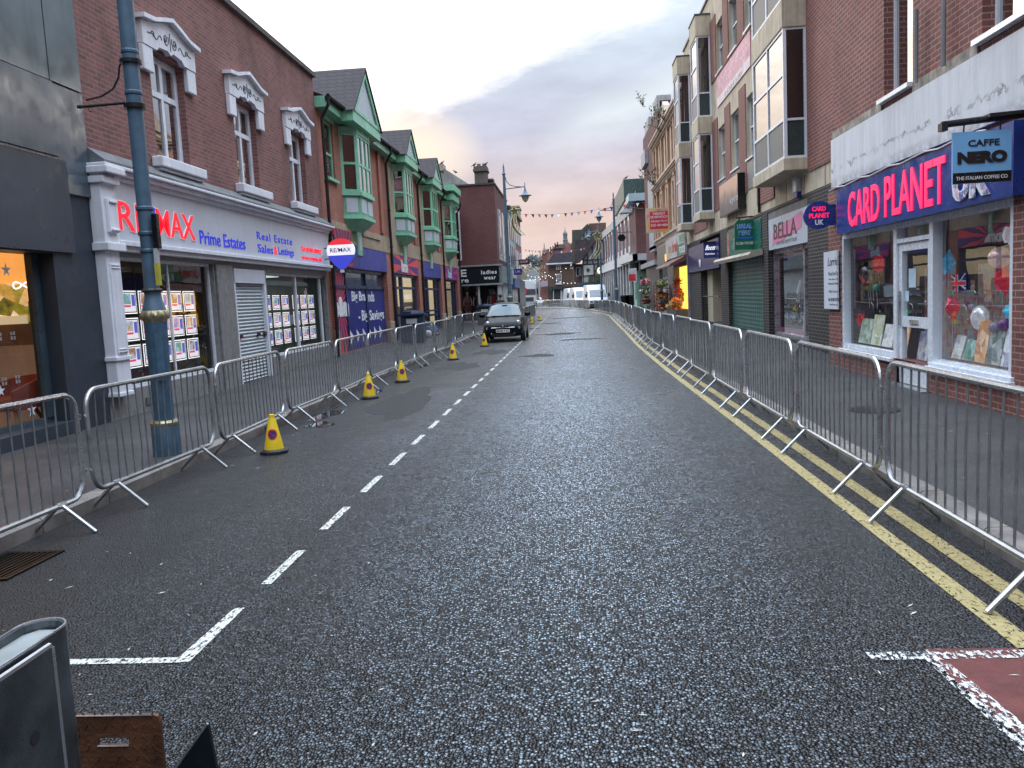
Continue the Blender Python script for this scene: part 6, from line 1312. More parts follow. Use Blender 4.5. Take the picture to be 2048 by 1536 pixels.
# caffe nero hanging sign
s = thing('cafe_hanging_sign', 'pale blue hanging sign reading CAFFE NERO on a black beam', 'sign', (4.3, 9.0, 3.1))
MB().tube((3.86, 9.0, 3.235), (4.79, 9.02, 3.30), .035, 12).box(3.84, 3.90, 8.95, 9.05, 3.17, 3.25).prism([(4.30, 8.93, 3.27), (4.80, 8.93, 3.30), (4.80, 8.93, 3.33), (4.3, 8.93, 3.31)], (0, .14, 0)).build('beam', PIPE, s)
MB().box(3.97, 4.55, 9.0, 9.03, 2.63, 3.15).build('panel', mat('powder blue panel', (.20, .48, .80), .5, var=.06, bmp=0), s); MB().box(3.97, 4.55, 8.994, 8.9995, 2.63, 2.74).build('black_strip', BLACK, s)
NB_ = mat('black brown lettering', (.018, .012, .012), .4, bmp=0)
tf('CAFFE', 4.12, 3.00, .31, .065, NB_, s, 8.999, bold=.02, depth=.006); tf('NERO', 4.015, 2.83, .49, .12, NB_, s, 8.999, bold=.06, depth=.01); tf('THE ITALIAN COFFEE CO', 4.0, 2.665, .51, .036, TWHITE, s, 8.993, depth=.003, bold=.01)
for x in (4.08, 4.44): MB().tube((x, 9.01, 3.14), (x, 9.0, 3.24), .008, 6).build('hanger', PIPE, s)
MB().path([(4.62, 8.97, 3.35), (4.66, 8.95, 3.42), (4.74, 8.95, 3.42), (4.79, 8.95, 3.38)], .006, 5).build('cable', TWHITE, s)
# ------------------------------------------------------------------ RIGHT: concrete-bay parade
X = 5.2
T = thing('bay_window_parade', 'three storey beige concrete and brick parade with projecting box bays', 'building', (5.2, 26, 0))
wins = [(23.75, 24.68), (25.72, 26.98), (27.99, 29.2)]
holes = [(a, b_, 5.27, 7.0) for a, b_ in wins]+[(a, b_, 8.78, 10.4) for a, b_ in wins]
wall(X, -1, 15.6, 37.0, 3.63, 11.72, holes, t=.25).build('wall', STONE2, T)
MB().box(X-.05, X+.4, 15.6, 37.0, 11.72, 11.80).build('coping', mat('dark roof edge', (.05, .05, .05), .6), T)
for a, b_, c, d in holes: window(X, -1, a, b_, c, d, UPVC, GLM, T, d=-.10, fw=.05, rows=((c+d)/2+.02,), back=VOID); 
m = MB()
m.fb(X, -1, 15.62, 18.55, 4.05, 11.70, .003, .03); m.fb(X, -1, 21.55, 23.45, 3.85, 10.9, .003, .03)
for a, b_ in ((24.74, 25.66), (27.04, 27.93), (29.26, 30.28)): m.fb(X, -1, a, b_, 4.35, 7.42, .003, .03); m.fb(X, -1, a, b_, 8.72, 10.8, .003, .03)
m.fb(X, -1, 31.9, 35.2, 3.9, 10.8, .003, .03); m.build('brick_panel', B_R1, T)
m = MB()
for a, b_ in wins: m.fb(X, -1, a-.04, b_+.04, 4.42, 5.20, .003, .02)
m.build('grey_spandrel', mat('grey spandrel', (.12, .125, .13), .5, var=.15), T)
m = MB()
for a, b_, c, d in holes: m.fb(X, -1, a-.02, b_+.02, c-.05, c, .004, .07)
m.build('window_ledge', UPVC, T)
m = MB()
for k in range(14): m.fb(X, -1, 15.9+k*1.5, 15.915+k*1.5, 3.64, 4.04, .002, .006)
m.build('joint', mat('dark joint', (.10, .09, .07), .9), T)
DKP = mat('dark speckled panel', (.035, .055, .055), .35, var=.3, vs=20, bmp=.1); GRP = mat('grey speckled panel', (.13, .14, .14), .6, var=.25, vs=40, bmp=.1)
def bay(y0, y1, npane, par):
    dp = .50; xf = X-dp
    b = MB().box(xf-.03, X-.001, y0-.04, y1+.04, 4.12, 4.38).build('box_bay', STONE2, par, bevel=.01)
    MB().box(xf-.02, X-.001, y0-.02, y1+.02, 7.10, 7.68).build('bay_band', STONE2, b, bevel=.01)
    m = MB().prism([(xf-.02, y0-.02, 10.42), (X-.001, y0-.02, 10.42), (X-.001, y0-.02, 11.15), (xf-.02, y0-.02, 11.10)], (0, y1-y0+.04, 0)); m.build('bay_cap', STONE2, b, bevel=.01)
    MB().box(xf-.04, X-.0, y0-.04, y1+.04, 11.12, 11.17).build('cap_edge', mat('dark roof edge', (.05, .05, .05), .6), b)
    for (z0, z1) in ((4.38, 7.10), (7.68, 10.42)):
        zm = z0+.84; m = MB(); t = .07
        for yy in (y0, y1-t): m.box(xf, xf+t, yy, yy+t, z0, z1); m.box(X-t, X-.002, yy, yy+t, z0, z1)
        m.box(xf+t, X-t, y0+.005, y0+.055, zm-.05, zm); m.box(xf+t, X-t, y0+.005, y0+.055, z1-.05, z1); m.box(xf+t, X-t, y0+.005, y0+.055, z0, z0+.05)
        for k in range(1, npane): yy = y0+(y1-y0)*k/npane; m.box(xf+.003, xf+.05, yy-.035, yy+.035, z0, z1)
        for zz in (z0, zm-.04, (zm+z1)/2-.03, z1-.06): m.box(xf+.006, xf+.046, y0+t, y1-t, zz, zz+.06)
        fr = m.build('bay_frame', UPVC, b)
        g = MB().quad((xf+.03, y0+t, zm), (xf+.03, y1-t, zm), (xf+.03, y1-t, z1), (xf+.03, y0+t, z1)); g.build('pane', GLM, fr)
        MB().quad((xf+t, y0+.03, zm), (X-t, y0+.03, zm), (X-t, y0+.03, z1), (xf+t, y0+.03, z1)).build('side_pane', GLW, fr)
        MB().quad((xf+.028, y0+t, z0), (xf+.028, y1-t, z0), (xf+.028, y1-t, zm), (xf+.028, y0+t, zm)).build('lower_panel', GRP, fr)
        MB().quad((xf+t, y0+.028, z0), (X-t, y0+.028, z0), (X-t, y0+.028, zm), (xf+t, y0+.028, zm)).build('side_panel', DKP, fr)
        MB().box(X-.02, X-.01, y0+.1, y1-.1, z0, z1).build('back_room', VOID, fr)
        m = MB()
        for k in range(5): m.tube((xf+.2, y0+.10+.03*(k % 2), zm), (xf+.2+k*.012, y0+.12+.03*(k % 2), z1), .03, 5)
        if npane == 1: m.build('curtain', mat('grey net curtain', (.35, .38, .40), .8), fr)
    return b
bay(18.6, 21.55, 2, T); bay(30.35, 31.8, 1, T); bay(35.4, 36.75, 1, T)
bn = MB().fb(X, -1, 23.95, 29.15, 7.70, 8.66, .003, .03).build('banner', mat('faded pink banner', (.62, .30, .38), .6, var=.25, vs=1.5, streak=.2, bmp=0), T)
MB().fb(X, -1, 23.95, 29.15, 7.70, 7.98, .03, .035).build('banner_strip', mat('pale banner strip', (.62, .55, .58), .6, bmp=0), bn); tr('TO LET - OFFICES', 28.9, 8.2, 4.4, .3, mat('pale banner lettering', (.75, .55, .60), .6, bmp=0), bn, X=5.168, depth=.003); tr('01384 000 000'.replace('000 000', '370'), 27.9, 7.78, 2.6, .14, mat('grey banner lettering', (.40, .32, .36), .6, bmp=0), bn, X=5.163, depth=.003)
MB().tube((X-.05, 23.1, 3.63), (X-.05, 23.1, 4.6), .04, 8).build('downpipe', PIPE, T)
ab = thing('alarm_box', 'white and blue alarm box on the beige band under the big bay', 'alarm box', (5.1, 19.3, 3.95))
MB().fb(X, -1, 19.15, 19.45, 3.72, 4.02, .002, .12).build('case', UPVC, ab, bevel=.02); MB().fb(X, -1, 19.17, 19.43, 3.60, 3.74, .002, .10).build('blue_base', mat('blue plastic', (.03, .05, .25), .4), ab)
# dark salon sign box
s = thing('salon_sign_box', 'deep dark box sign with a copper fading face above the Halal shop', 'sign', (5.1, 26.3, 4.5))
MB().fb(X, -1, 24.95, 27.95, 3.93, 4.97, .02, .24).build('case', BLACK, s)
def copper():
    m, nt, b = newmat('copper faded face'); p = pos(nt); sx = node(nt, 'ShaderNodeSeparateXYZ'); nt.links.new(p, sx.inputs[0])
    f = mathn(nt, 'ADD', sx.outputs[2], mathn(nt, 'MULTIPLY', noise(nt, p, 1.8, 4), .9))
    c = ramp(nt, mathn(nt, 'SUBTRACT', f, 4.3), [(.25, (.09, .09, .10)), (.5, (.16, .13, .12)), (.9, (.62, .36, .24))]); nt.links.new(c, b.inputs['Base Color']); b.inputs['Roughness'].default_value = .3; return m
cf = MB().fb(X, -1, 24.97, 27.93, 3.96, 4.94, .24, .245).build('face', copper(), s); tr('kyra', 27.5, 4.25, 1.3, .3, mat('silver script', (.6, .6, .6), .4, bmp=0), cf, X=4.954, depth=.004, italic=.3)
# ground floor of the parade
wall(X, -1, 15.93, 37.0, .05, 3.63, [(18.72, 22.4, .36, 3.55), (23.06, 28.0, .34, 3.55), (29.35, 33.85, .34, 3.55)], t=.3).build('ground_floor_wall', B_BLK, T)
MB().fb(X, -1, 18.72, 22.4, 3.36, 3.55, -.25, -.02).fb(X, -1, 23.06, 28, 3.48, 3.55, -.25, -.02).build('soffit_panel', mat('grey soffit panel', (.17, .17, .17), .7), T)
bs = MB().fb(X, -1, 18.74, 22.38, 2.58, 3.36, -.2, -.02).build('fascia', mat('white sign board', (.55, .59, .66), .35, var=.06, bmp=0), T)
SPK = mat('sign pink', (.72, .22, .42), .5, var=.15, bmp=0)
m = MB(); P = [(21.95, 2.66), (21.95, 3.0), (21.4, 3.03), (20.9, 3.16), (20.2, 3.2), (19.3, 3.30), (19.2, 3.28), (19.22, 2.95), (19.9, 2.85), (20.4, 2.86), (21.0, 2.72), (21.6, 2.74)]
m.prism([(X+.018, a, b_) for a, b_ in P], (-.004, 0, 0)); m.build('brush_stroke', SPK, bs)
tr('BELLA', 21.75, 2.82, 2.15, .38, mat('bronze lettering', (.12, .06, .05), .4, bmp=0), bs, X=5.212, depth=.006); tr('AND THE BEAUTY BOX', 21.5, 2.67, 1.9, .08, TG, bs, X=5.212, depth=.004)
fr = MB().fb(X, -1, 22.3, 22.4, .36, 2.58, -.24, -.14).fb(X, -1, 19.48, 19.6, .36, 2.58, -.24, -.14).fb(X, -1, 18.72, 18.80, .36, 2.58, -.24, -.14).fb(X, -1, 19.6, 22.3, .36, .44, -.24, -.14).fb(X, -1, 18.8, 22.3, 2.47, 2.58, -.24, -.14).fb(X, -1, 18.8, 19.48, .36, .46, -.24, -.14).build('shopfront_frame', mat('satin frame', (.38, .36, .40), .3, .5, bmp=0), T)
pane(X, -1, 18.8, 22.3, .44, 2.47, -.2, GL, fr)
MB().fb(X, -1, 22.05, 22.3, .44, 2.47, -.225, -.22).fb(X, -1, 19.6, 22.05, .44, .58, -.225, -.22).fb(X, -1, 19.6, 22.05, 2.35, 2.47, -.225, -.22).build('pink_vinyl', mat('dusky pink vinyl', (.45, .16, .26), .5, bmp=0), fr)
interior(X, -1, 18.5, 22.5, .36, 2.7, 2.2, mat('grey snow room', (.14, .16, .17), .9, var=.6, vs=2), T, start=.32)
mannequin(5.75, 20.7, .42, mat('black skirt', (.015, .015, .018), .6), 'white mannequin in a dark skirt in the Bella window', s=.98)
m = MB(); m.ball((5.9, 20.9, .40), .6, .9, 1.6, .25, 16, 8); sn = thing('snow_display', 'white fluffy snow drift in the Bella window', 'display', (5.9, 20.9, .4)); m.build('drift', mat('cotton snow', (.55, .58, .60), .9, bmp=.5), sn, smooth=True)
# perforated shutter
def perf():
    m, nt, b = newmat('perforated green shutter'); p = pos(nt); sx = node(nt, 'ShaderNodeSeparateXYZ'); nt.links.new(p, sx.inputs[0])
    fy = mathn(nt, 'FRACT', mathn(nt, 'MULTIPLY', sx.outputs[1], 1/.26)); fz = mathn(nt, 'FRACT', mathn(nt, 'MULTIPLY', sx.outputs[2], 1/.12))
    hy = mathn(nt, 'LESS_THAN', mathn(nt, 'ABSOLUTE', mathn(nt, 'SUBTRACT', fy, .5)), .32); hz = mathn(nt, 'LESS_THAN', mathn(nt, 'ABSOLUTE', mathn(nt, 'SUBTRACT', fz, .5)), .27)
    f = mathn(nt, 'MULTIPLY', hy, hz); c = mixc(nt, f, (.075, .21, .18), (.002, .005, .005))
    g = noise(nt, p, 2, 4); c = mixc(nt, ramp(nt, g, [(.35, 0.), (.7, .5)]), c, (.02, .05, .045)); nt.links.new(c, b.inputs['Base Color']); b.inputs['Roughness'].default_value = .4
    bump(nt, b, mathn(nt, 'SUBTRACT', mathn(nt, 'SINE', mathn(nt, 'MULTIPLY', sx.outputs[2], 2*PI/.105)), f), .25, .003); return m
sh = MB().fb(X, -1, 23.1, 27.96, .36, 2.50, -.18, -.12).build('roller_shutter', perf(), T)
MB().fb(X, -1, 23.06, 28.0, 2.55, 3.48, -.2, .02).build('fascia', mat('deep green sign board', (.02, .13, .09), .3, var=.3, vs=1, bmp=0), T)
tr('Fresh Foods', 28.0-1.0, 2.85, 1.9, .35, mat('pale sign script', (.55, .62, .58), .5, bmp=0), T, X=5.178, depth=.004, italic=.2)
m = MB().prism([(X-.022, 27.9-.3*0, 3.15)]+[(X-.022, 27.75+.22*math.cos(t), 2.98+.42*math.sin(t)) for t in [2*PI*k/20 for k in range(20)]][1:], (-.004, 0, 0)); m.build('meat_picture', photo('meat picture', 2, [(.05, .2, .1), (.45, .12, .08), (.6, .35, .25)], 6), T)
m = MB().prism([(X-.02, 22.9, 2.50), (X-.36, 22.9, 2.43), (X-.40, 22.9, 2.52), (X-.33, 22.9, 2.60), (X-.02, 22.9, 2.66)], (0, 5.6, 0)); m.build('folded_awning', mat('cream awning case', (.45, .40, .32), .5, streak=.4), T)
s = thing('halal_sign', 'green projecting sign reading HALAL MEAT with a phone number', 'sign', (4.95, 24, 3.1))
P = [(4.66, 2.70), (5.19, 2.70), (5.19, 3.53), (4.74, 3.53), (4.66, 3.44)]
MB().prism([(a, 24.0, b_) for a, b_ in P], (0, .09, 0)).build('panel', mat('bottle green sign', (.012, .13, .08), .35, bmp=0, var=.1), s)
LBL = mat('bright blue lettering', (.04, .22, .75), .4, bmp=0)
tf('HALAL', 4.73, 3.28, .42, .14, TWHITE, s, 23.996, bold=.06, depth=.004); tf('HALAL', 4.735, 3.285, .41, .13, LBL, s, 23.991, bold=.02, depth=.004); tf('MEAT', 4.77, 3.10, .34, .14, TWHITE, s, 23.996, bold=.06, depth=.004); tf('MEAT', 4.775, 3.105, .33, .13, LBL, s, 23.991, bold=.02, depth=.004)
tf('STOURBRIDGE', 4.71, 3.0, .46, .06, LBL, s, 23.996, bold=.03, depth=.004); tf('01384 918188', 4.70, 2.84, .46, .085, TWHITE, s, 23.996, depth=.004)
MB().tube((4.8, 24.04, 3.53), (4.8, 24.04, 3.62), .02, 6).tube((4.72, 24.04, 3.60), (5.19, 24.04, 3.62), .02, 6).build('bracket', PIPE, s)
# opticians
MB().fb(X, -1, 29.37, 36.9, 2.36, 3.40, -.05, .06).build('fascia', mat('indigo sign board', (.035, .04, .13), .3, var=.2, bmp=0), T)
tr('w', 34.2, 2.52, .6, .3, TWHITE, T, X=5.135, depth=.02, bold=.03)
MB().fb(X, -1, 29.4, 33.8, .34, 2.36, -1.1, -1.0).fb(X, -1, 32.6, 33.8, .34, 2.36, -1.0, -.25).build('entrance_wall', mat('cream painted door', (.50, .45, .34), .5, var=.06, bmp=0), T)
MB().fb(X, -1, 29.4, 33.8, .1, .34, -1.1, .0).build('step', GREYST, T)
m = MB().path([(X-.02, 29.6, 1.35), (X-.02, 33.2, 1.35), (X-.02, 33.2, .36)], .025, 6); m.build('handrail', PIPE, T); m = MB().fb(X, -1, 31.2, 31.23, .4, 2.2, -1.0, -.99).fb(X, -1, 32.6, 32.63, .4, 2.2, -1.0, -.99); m.build('door_joint', BLACK, T)
MB().fb(X, -1, 36.9, 37.0, .3, 3.6, .0, .1).build('grey_pilaster', mat('blue grey pilaster', (.22, .24, .28), .5), T)
s = thing('opticians_sign', 'navy projecting sign reading Boots Opticians', 'sign', (4.9, 34.5, 3.1))
MB().box(4.72, 5.14, 29.9, 30.0, 2.72, 3.24).build('panel', emis('navy lit panel', (.02, .025, .12), .25), s); MB().box(4.70, 5.19, 29.88, 30.02, 3.24, 3.29).build('top_rail', PIPE, s)
tf('Boots', 4.77, 3.0, .33, .17, emis('sign white text', (.9, .9, .95), .8), s, 29.898, bold=.02, depth=.004, italic=.35); tf('Opticians', 4.76, 2.82, .34, .085, emis('sign white text', (.9, .9, .95), .8), s, 29.898, depth=.004)
# ------------------------------------------------------------------ ornate terracotta building with the florist
T = thing('terracotta_building', 'ornate cream and orange terracotta fronted building over the flower shop', 'building', (5.2, 43, 0))
TC_ = mat('cream terracotta', (.56, .45, .36), .75, var=.25, vs=3, streak=.35, bmp=.3); TO = mat('orange terracotta', (.46, .27, .17), .7, var=.25, streak=.25, bmp=.2)
wall(X, -1, 37.02, 50.2, 3.0, 10.4, [(a, a+1.1, 8.0, 9.6) for a in (38.3, 41.0, 43.7, 46.4)]+[(a, a+1.3, 4.9, 7.0) for a in (38.2, 40.9, 43.6, 46.3)], t=.3).build('wall', TC_, T)
for a in (38.3, 41.0, 43.7, 46.4): window(X, -1, a, a+1.1, 8.0, 9.6, TC_, GLW, T, d=-.15, fw=.07, back=VOID)
for a in (38.2, 40.9, 43.6, 46.3): window(X, -1, a, a+1.3, 4.9, 7.0, TO, GLW, T, d=-.15, fw=.08, cols=(a+.65,), back=VOID)
for nm, z, ps in (('upper_cornice', 9.8, ((0, .18), (.12, .30), (.22, .36))), ('lower_cornice', 7.35, ((0, .15), (.1, .24), (.18, .30))), ('shop_cornice', 4.42, ((0, .12), (.08, .18)))):
    m = MB()
    for dz, dd in ps: m.fb(X, -1, 37.1, 50.2, z+dz, z+dz+.1, .003, dd)
    for k in range(22): m.fb(X, -1, 37.3+k*.6, 37.5+k*.6, z-.14, z, .003, .12)
    m.build(nm, TC_, T)
m = MB()
for a in (37.5, 40.1, 42.8, 45.5, 48.2, 49.6): m.fb(X, -1, a, a+.42, 4.6, 7.2, .003, .14); m.fb(X, -1, a-.05, a+.47, 7.05, 7.2, .14, .18); m.fb(X, -1, a, a+.42, 7.7, 9.65, .003, .12)
m.build('pilaster', TO, T)
m = MB()
for a in (38.85, 44.2): m.prism([(X-.15, a-1., 10.4), (X-.15, a+1., 10.4), (X-.15, a+.6, 11.0), (X-.15, a, 11.3), (X-.15, a-.6, 11.0)], (.3, 0, 0))
m.fb(X, -1, 37.02, 50.2, 10.4, 10.55, -.3, .1); m.build('gable_ornament', TC_, T)
ds = MB().fb(X, -1, 37.65, 44.95, 3.22, 4.32, .003, .10).build('fascia', mat('faded white sign', (.50, .50, .50), .4, var=.12, vs=1.3, bmp=0), T)
m = MB().fb(X, -1, 37.8, 40.3, 3.25, 3.75, .10, .105); m.build('green_panel', mat('faded green', (.06, .22, .11), .5, bmp=0), ds)
tr('day', 44.6, 3.4, 1.6, .65, mat('ochre lettering', (.50, .34, .12), .5, bmp=0), ds, X=5.098, depth=.004, bold=.02); tr('break', 42.9, 3.5, 2.3, .6, mat('faded red lettering', (.42, .06, .06), .5, bmp=0), ds, X=5.098, depth=.004, bold=.03)
tr('FRESH', 40.2, 3.85, 2.0, .34, mat('faded green lettering', (.10, .30, .16), .5, bmp=0), ds, X=5.098, depth=.004, bold=.03); tr('FOODS', 40.2, 3.33, 2.0, .34, TWHITE, ds, X=5.093, depth=.004, bold=.03)
wall(X, -1, 37.02, 50.2, .05, 3.2, [(37.4, 42.3, .34, 2.75), (45.2, 49.6, .4, 2.9)], t=.25).build('ground_floor_wall', mat('weathered shopfront', (.17, .14, .125), .7, var=.4), T)
m = MB().prism([(X-.01, 37.3, 3.16), (X-.10, 37.3, 3.16), (X-.85, 37.3, 2.78), (X-.85, 37.3, 2.68), (X-.01, 37.3, 2.95)], (0, 5.4, 0)); m.build('awning', mat('dusty maroon awning', (.20, .085, .08), .8, var=.3, streak=.3), T); MB().box(X-.86, X-.80, 37.2, 42.8, 2.74, 2.82).build('awning_rail', mat('pale rail', (.5, .46, .42), .5), T)
interior(X, -1, 37.2, 42.5, .36, 2.8, 3., emis('yellow lit florist', (1., .70, .16), .95), T, start=.25)
MB().fb(X, -1, 45.0, 49.65, 2.95, 4.1, .003, .08).build('grey_fascia', mat('taupe sign board', (.20, .17, .14), .5), T); tr('u', 46.2, 3.2, .7, .4, emis('yellow letter', (1., .6, .05), .9), T, X=5.118, depth=.02, bold=.08); pane(X, -1, 45.2, 49.6, .4, 2.9, -.1, mat('dark shop glass', (.03, .035, .04), .08, bmp=0), T, 'shop_window')
# flowers
def leafball(c, r, n, s, mats, root, name='blooms', sx=(1, 1, 1)):
    ms = [MB() for _ in mats]
    for i in range(n):
        v = Vector((random.gauss(0, 1), random.gauss(0, 1), random.gauss(0, 1))).normalized()*r*(.55+.5*random.random())
        p = Vector((c[0]+v.x*sx[0], c[1]+v.y*sx[1], c[2]+v.z*sx[2])); a = Vector((random.gauss(0, 1), random.gauss(0, 1), random.gauss(0, 1))).normalized(); b = a.orthogonal().normalized()
        k = random.randrange(len(mats)); q = s*(.6+.8*random.random())
        ms[k].add([p-a*q, p+b*q*.6, p+a*q, p-b*q*.6], [(0, 1, 2, 3)])
    for m_, mt in zip(ms, mats):
        if m_.v: m_.build(name, mt, root)
FLG = mat('leaf green', (.06, .13, .04), .7, bmp=0, var=.4); FLR = mat('bloom red', (.55, .03, .04), .6, bmp=0); FLO = mat('bloom orange', (.80, .25, .04), .6, bmp=0); FLP = mat('bloom pink', (.70, .22, .26), .6, bmp=0); FLY = mat('bloom yellow', (.75, .55, .05), .6, bmp=0); FLW = mat('bloom cream', (.65, .60, .50), .6, bmp=0)
w = thing('wreath', 'red and green wreath hanging in the lit florist doorway', 'wreath', (5.05, 39.6, 1.75)); m = MB()
leafs = [MB(), MB()]
for i in range(420):
    t = random.uniform(0, 2*PI); r = .38+random.gauss(0, .07); p = Vector((5.0+random.gauss(0, .06), 39.8+r*1.3*math.cos(t), 1.72+r*math.sin(t))); a = Vector((random.gauss(0, 1), random.gauss(0, 1), random.gauss(0, 1))).normalized()*.06; b = a.orthogonal()*.6
    leafs[i % 2].add([p-a, p+b, p+a, p-b], [(0, 1, 2, 3)])
leafs[0].build('foliage', mat('dark holly', (.03, .07, .03), .6, bmp=0), w); leafs[1].build('berries', FLR, w)
sx0 = thing('flower_stand', 'tiered stand of orange and pink bouquets in the florist doorway', 'flower stand', (4.9, 40, .36))
MB().box(4.7, 5.3, 38.2, 41.6, .3, .75).build('crate', mat('grey crates', (.09, .09, .09), .7), sx0)
leafball((4.85, 39.2, 1.0), .40, 500, .07, [FLO, FLP, FLG, FLO], sx0, sx=(.7, 1.6, .7)); leafball((4.80, 40.8, .88), .34, 350, .06, [FLY, FLG, FLW], sx0, name='yellow_blooms', sx=(.7, 1.5, .5))
leafball((5.2, 40.2, 1.35), .30, 200, .06, [FLG, FLY, FLR], sx0, name='tall_blooms', sx=(.5, 1.4, 1.2))
tr_ = thing('flower_trolley', 'wooden tiered trolley of plants and flowers on the pavement', 'flower trolley', (4.3, 46, .3))
WD = mat('brown wood', (.20, .09, .05), .7)
p0 = at(1320, 600, y=44.0); m = MB()
for x in (4.35, 5.05):
    for y in (43.4, 44.6): m.box(x, x+.05, y, y+.05, .33, 1.95)
for z in (.62, 1.18, 1.72): m.box(4.35, 5.1, 43.4, 44.65, z, z+.04)
m.build('frame', WD, tr_)
for z, c in ((.80, [FLG, FLR, FLW]), (1.38, [FLG, FLO, FLW]), (2.0, [FLG, mat('pampas grass', (.30, .28, .12), .8, bmp=0)])): leafball((4.72, 44.0, z), .30, 300, .07, c, tr_, name='plants', sx=(1.1, 1.6, .7))
t2 = thing('plant_rack', 'tall narrow rack of pink flowering plants beside the wooden trolley', 'plant rack', (4.1, 48, .3))
m = MB()
for x in (3.9, 4.45):
    for y in (47.0, 48.1): m.box(x, x+.04, y, y+.04, .3, 2.1)
m.build('frame', mat('grey rack', (.15, .16, .17), .6), t2)
for z, c in ((.6, [FLG, FLW]), (1.15, [FLG, mat('grey foliage', (.15, .17, .15), .8, bmp=0), FLR]), (1.65, [FLG, FLW]), (2.15, [FLP, FLP, FLG])): leafball((4.2, 47.5, z), .30, 240, .07, c, t2, name='plants', sx=(1., 1.6, .7))
# weeds growing from the ledges
def weed(p, h, n, label, s=.09):
    w = thing('ledge_weed', label, 'plant', p, 'weeds growing from the high ledges'); m = MB(); lf = MB()
    for i in range(n):
        q = Vector(p); d = Vector((random.uniform(-.7, .3), random.uniform(-.6, .4), random.uniform(.5, 1))).normalized(); pts = [q.copy()]
        for k in range(5): d = (d+Vector((random.gauss(0, .2), random.gauss(0, .2), random.gauss(0, .15)))).normalized(); q = q+d*h/5*random.uniform(.6, 1.2); pts.append(q.copy())
        m.path(pts, .012, 4)
        for _ in range(16):
            c = pts[random.randrange(1, 6)]+Vector((random.gauss(0, .07),)*1+(random.gauss(0, .07), random.gauss(0, .07))); a = Vector((random.gauss(0, 1), random.gauss(0, 1), random.gauss(0, 1))).normalized()*s*random.uniform(.5, 1.1); b = a.orthogonal()*.45
            lf.add([c-a, c+b, c+a, c-b], [(0, 1, 2, 3)])
    m.build('stems', mat('weed stem', (.16, .12, .07), .8, bmp=0), w); lf.build('leaves', mat('weed leaf', (.10, .11, .06), .8, var=.5, vs=5, bmp=0), w)
weed((4.95, 44.5, 9.9), .9, 8, 'bushy weed on the upper cornice of the terracotta front'); weed((4.9, 42.0, 9.9), .7, 6, 'smaller weed nearer along the upper cornice'); weed((4.9, 47.5, 7.5), 1.2, 7, 'weed trailing at the lower cornice beside the balcony')
# ------------------------------------------------------------------ concrete balcony block
T = thing('balcony_block', 'modern block with projecting pale concrete balcony boxes', 'building', (5.6, 54, 0))
CP = mat('pale concrete', (.40, .41, .42), .75, var=.25, streak=.6, bmp=.25); 
MB().box(5.45, 12, 50.25, 60.0, 0, 12.2).build('wall', B_PUR, T)
def pbox(name, pxs, y0, y1, mt, par, hollow=True):
    (pxl, pxr, pyt, pyb) = pxs; a = at(pxl, pyb, y=y0); b = at(pxr, pyt, y=y0); return MB().box(a.x, max(b.x, 5.6), y0, y1, a.z, b.z)
b1 = MB(); a = at(1313, 190, y=52.0); c = at(1318, 285, y=52.0)
b1.box(a.x, 6.5, 52.0, 54.2, c.z, c.z+.9); b1.box(a.x-.0, 6.5, 52.0, 54.2, a.z-.35, a.z); b1.box(a.x, a.x+.18, 52.0, 54.2, c.z+.9, a.z-.35); b1.build('upper_balcony', CP, T, bevel=.02)
MB().box(a.x+.6, 6.4, 52.3, 54, c.z+.9, a.z-.35).build('balcony_recess', mat('recess brown', (.10, .06, .05), .8), T)
a = at(1297, 232, y=56.5); c = at(1290, 327, y=56.5)
b2 = MB(); b2.box(c.x, 6.5, 56.5, 59.5, c.z, c.z+.95); b2.box(a.x, a.x+.2, 56.6, 59.5, c.z+.95, a.z); b2.box(a.x+.2, 6.5, 56.6, 59.5, a.z-.15, a.z); b2.build('lower_balcony', CP, T, bevel=.02)
MB().box(a.x+.45, 6.3, 56.9, 59.3, c.z+.95, a.z-.15).build('balcony_recess', B_PUR, T)
a = at(1304, 352, y=51.5); c = at(1322, 440, y=51.5)
m = MB(); m.box(a.x, a.x+.12, 51.5, 54.5, 4.2, a.z); m.box(a.x+.52, 5.6, 51.5, 54.5, 4.2, a.z); m.box(a.x, 5.6, 51.5, 54.5, 4.1, 4.4); m.box(a.x, 5.6, 51.5, 54.5, a.z, a.z+.05); m.build('oriel_frame', CP, T)
MB().box(a.x+.12, a.x+.52, 51.55, 54.4, a.z-.75, a.z).build('dark_panel', BLACK, T); MB().box(a.x+.12, a.x+.52, 51.6, 54.4, 4.4, a.z-.75).build('oriel_glass', mat('milky glass', (.25, .28, .29), .15, bmp=0), T)
weed((a.x+.3, 51.9, 11.9), 1.1, 6, 'weed sprouting from the upper balcony top'); weed((4.9, 52.4, 12.9), .9, 4, 'tall weed against the sky above the balcony')
MB().box(5.4, 5.46, 50.3, 60, .3, 3.2).build('shopfront', mat('dark shopfront', (.05, .045, .045), .4), T); MB().box(5.0, 5.46, 50.3, 60, 3.2, 3.5).build('white_ledge', CP, T)
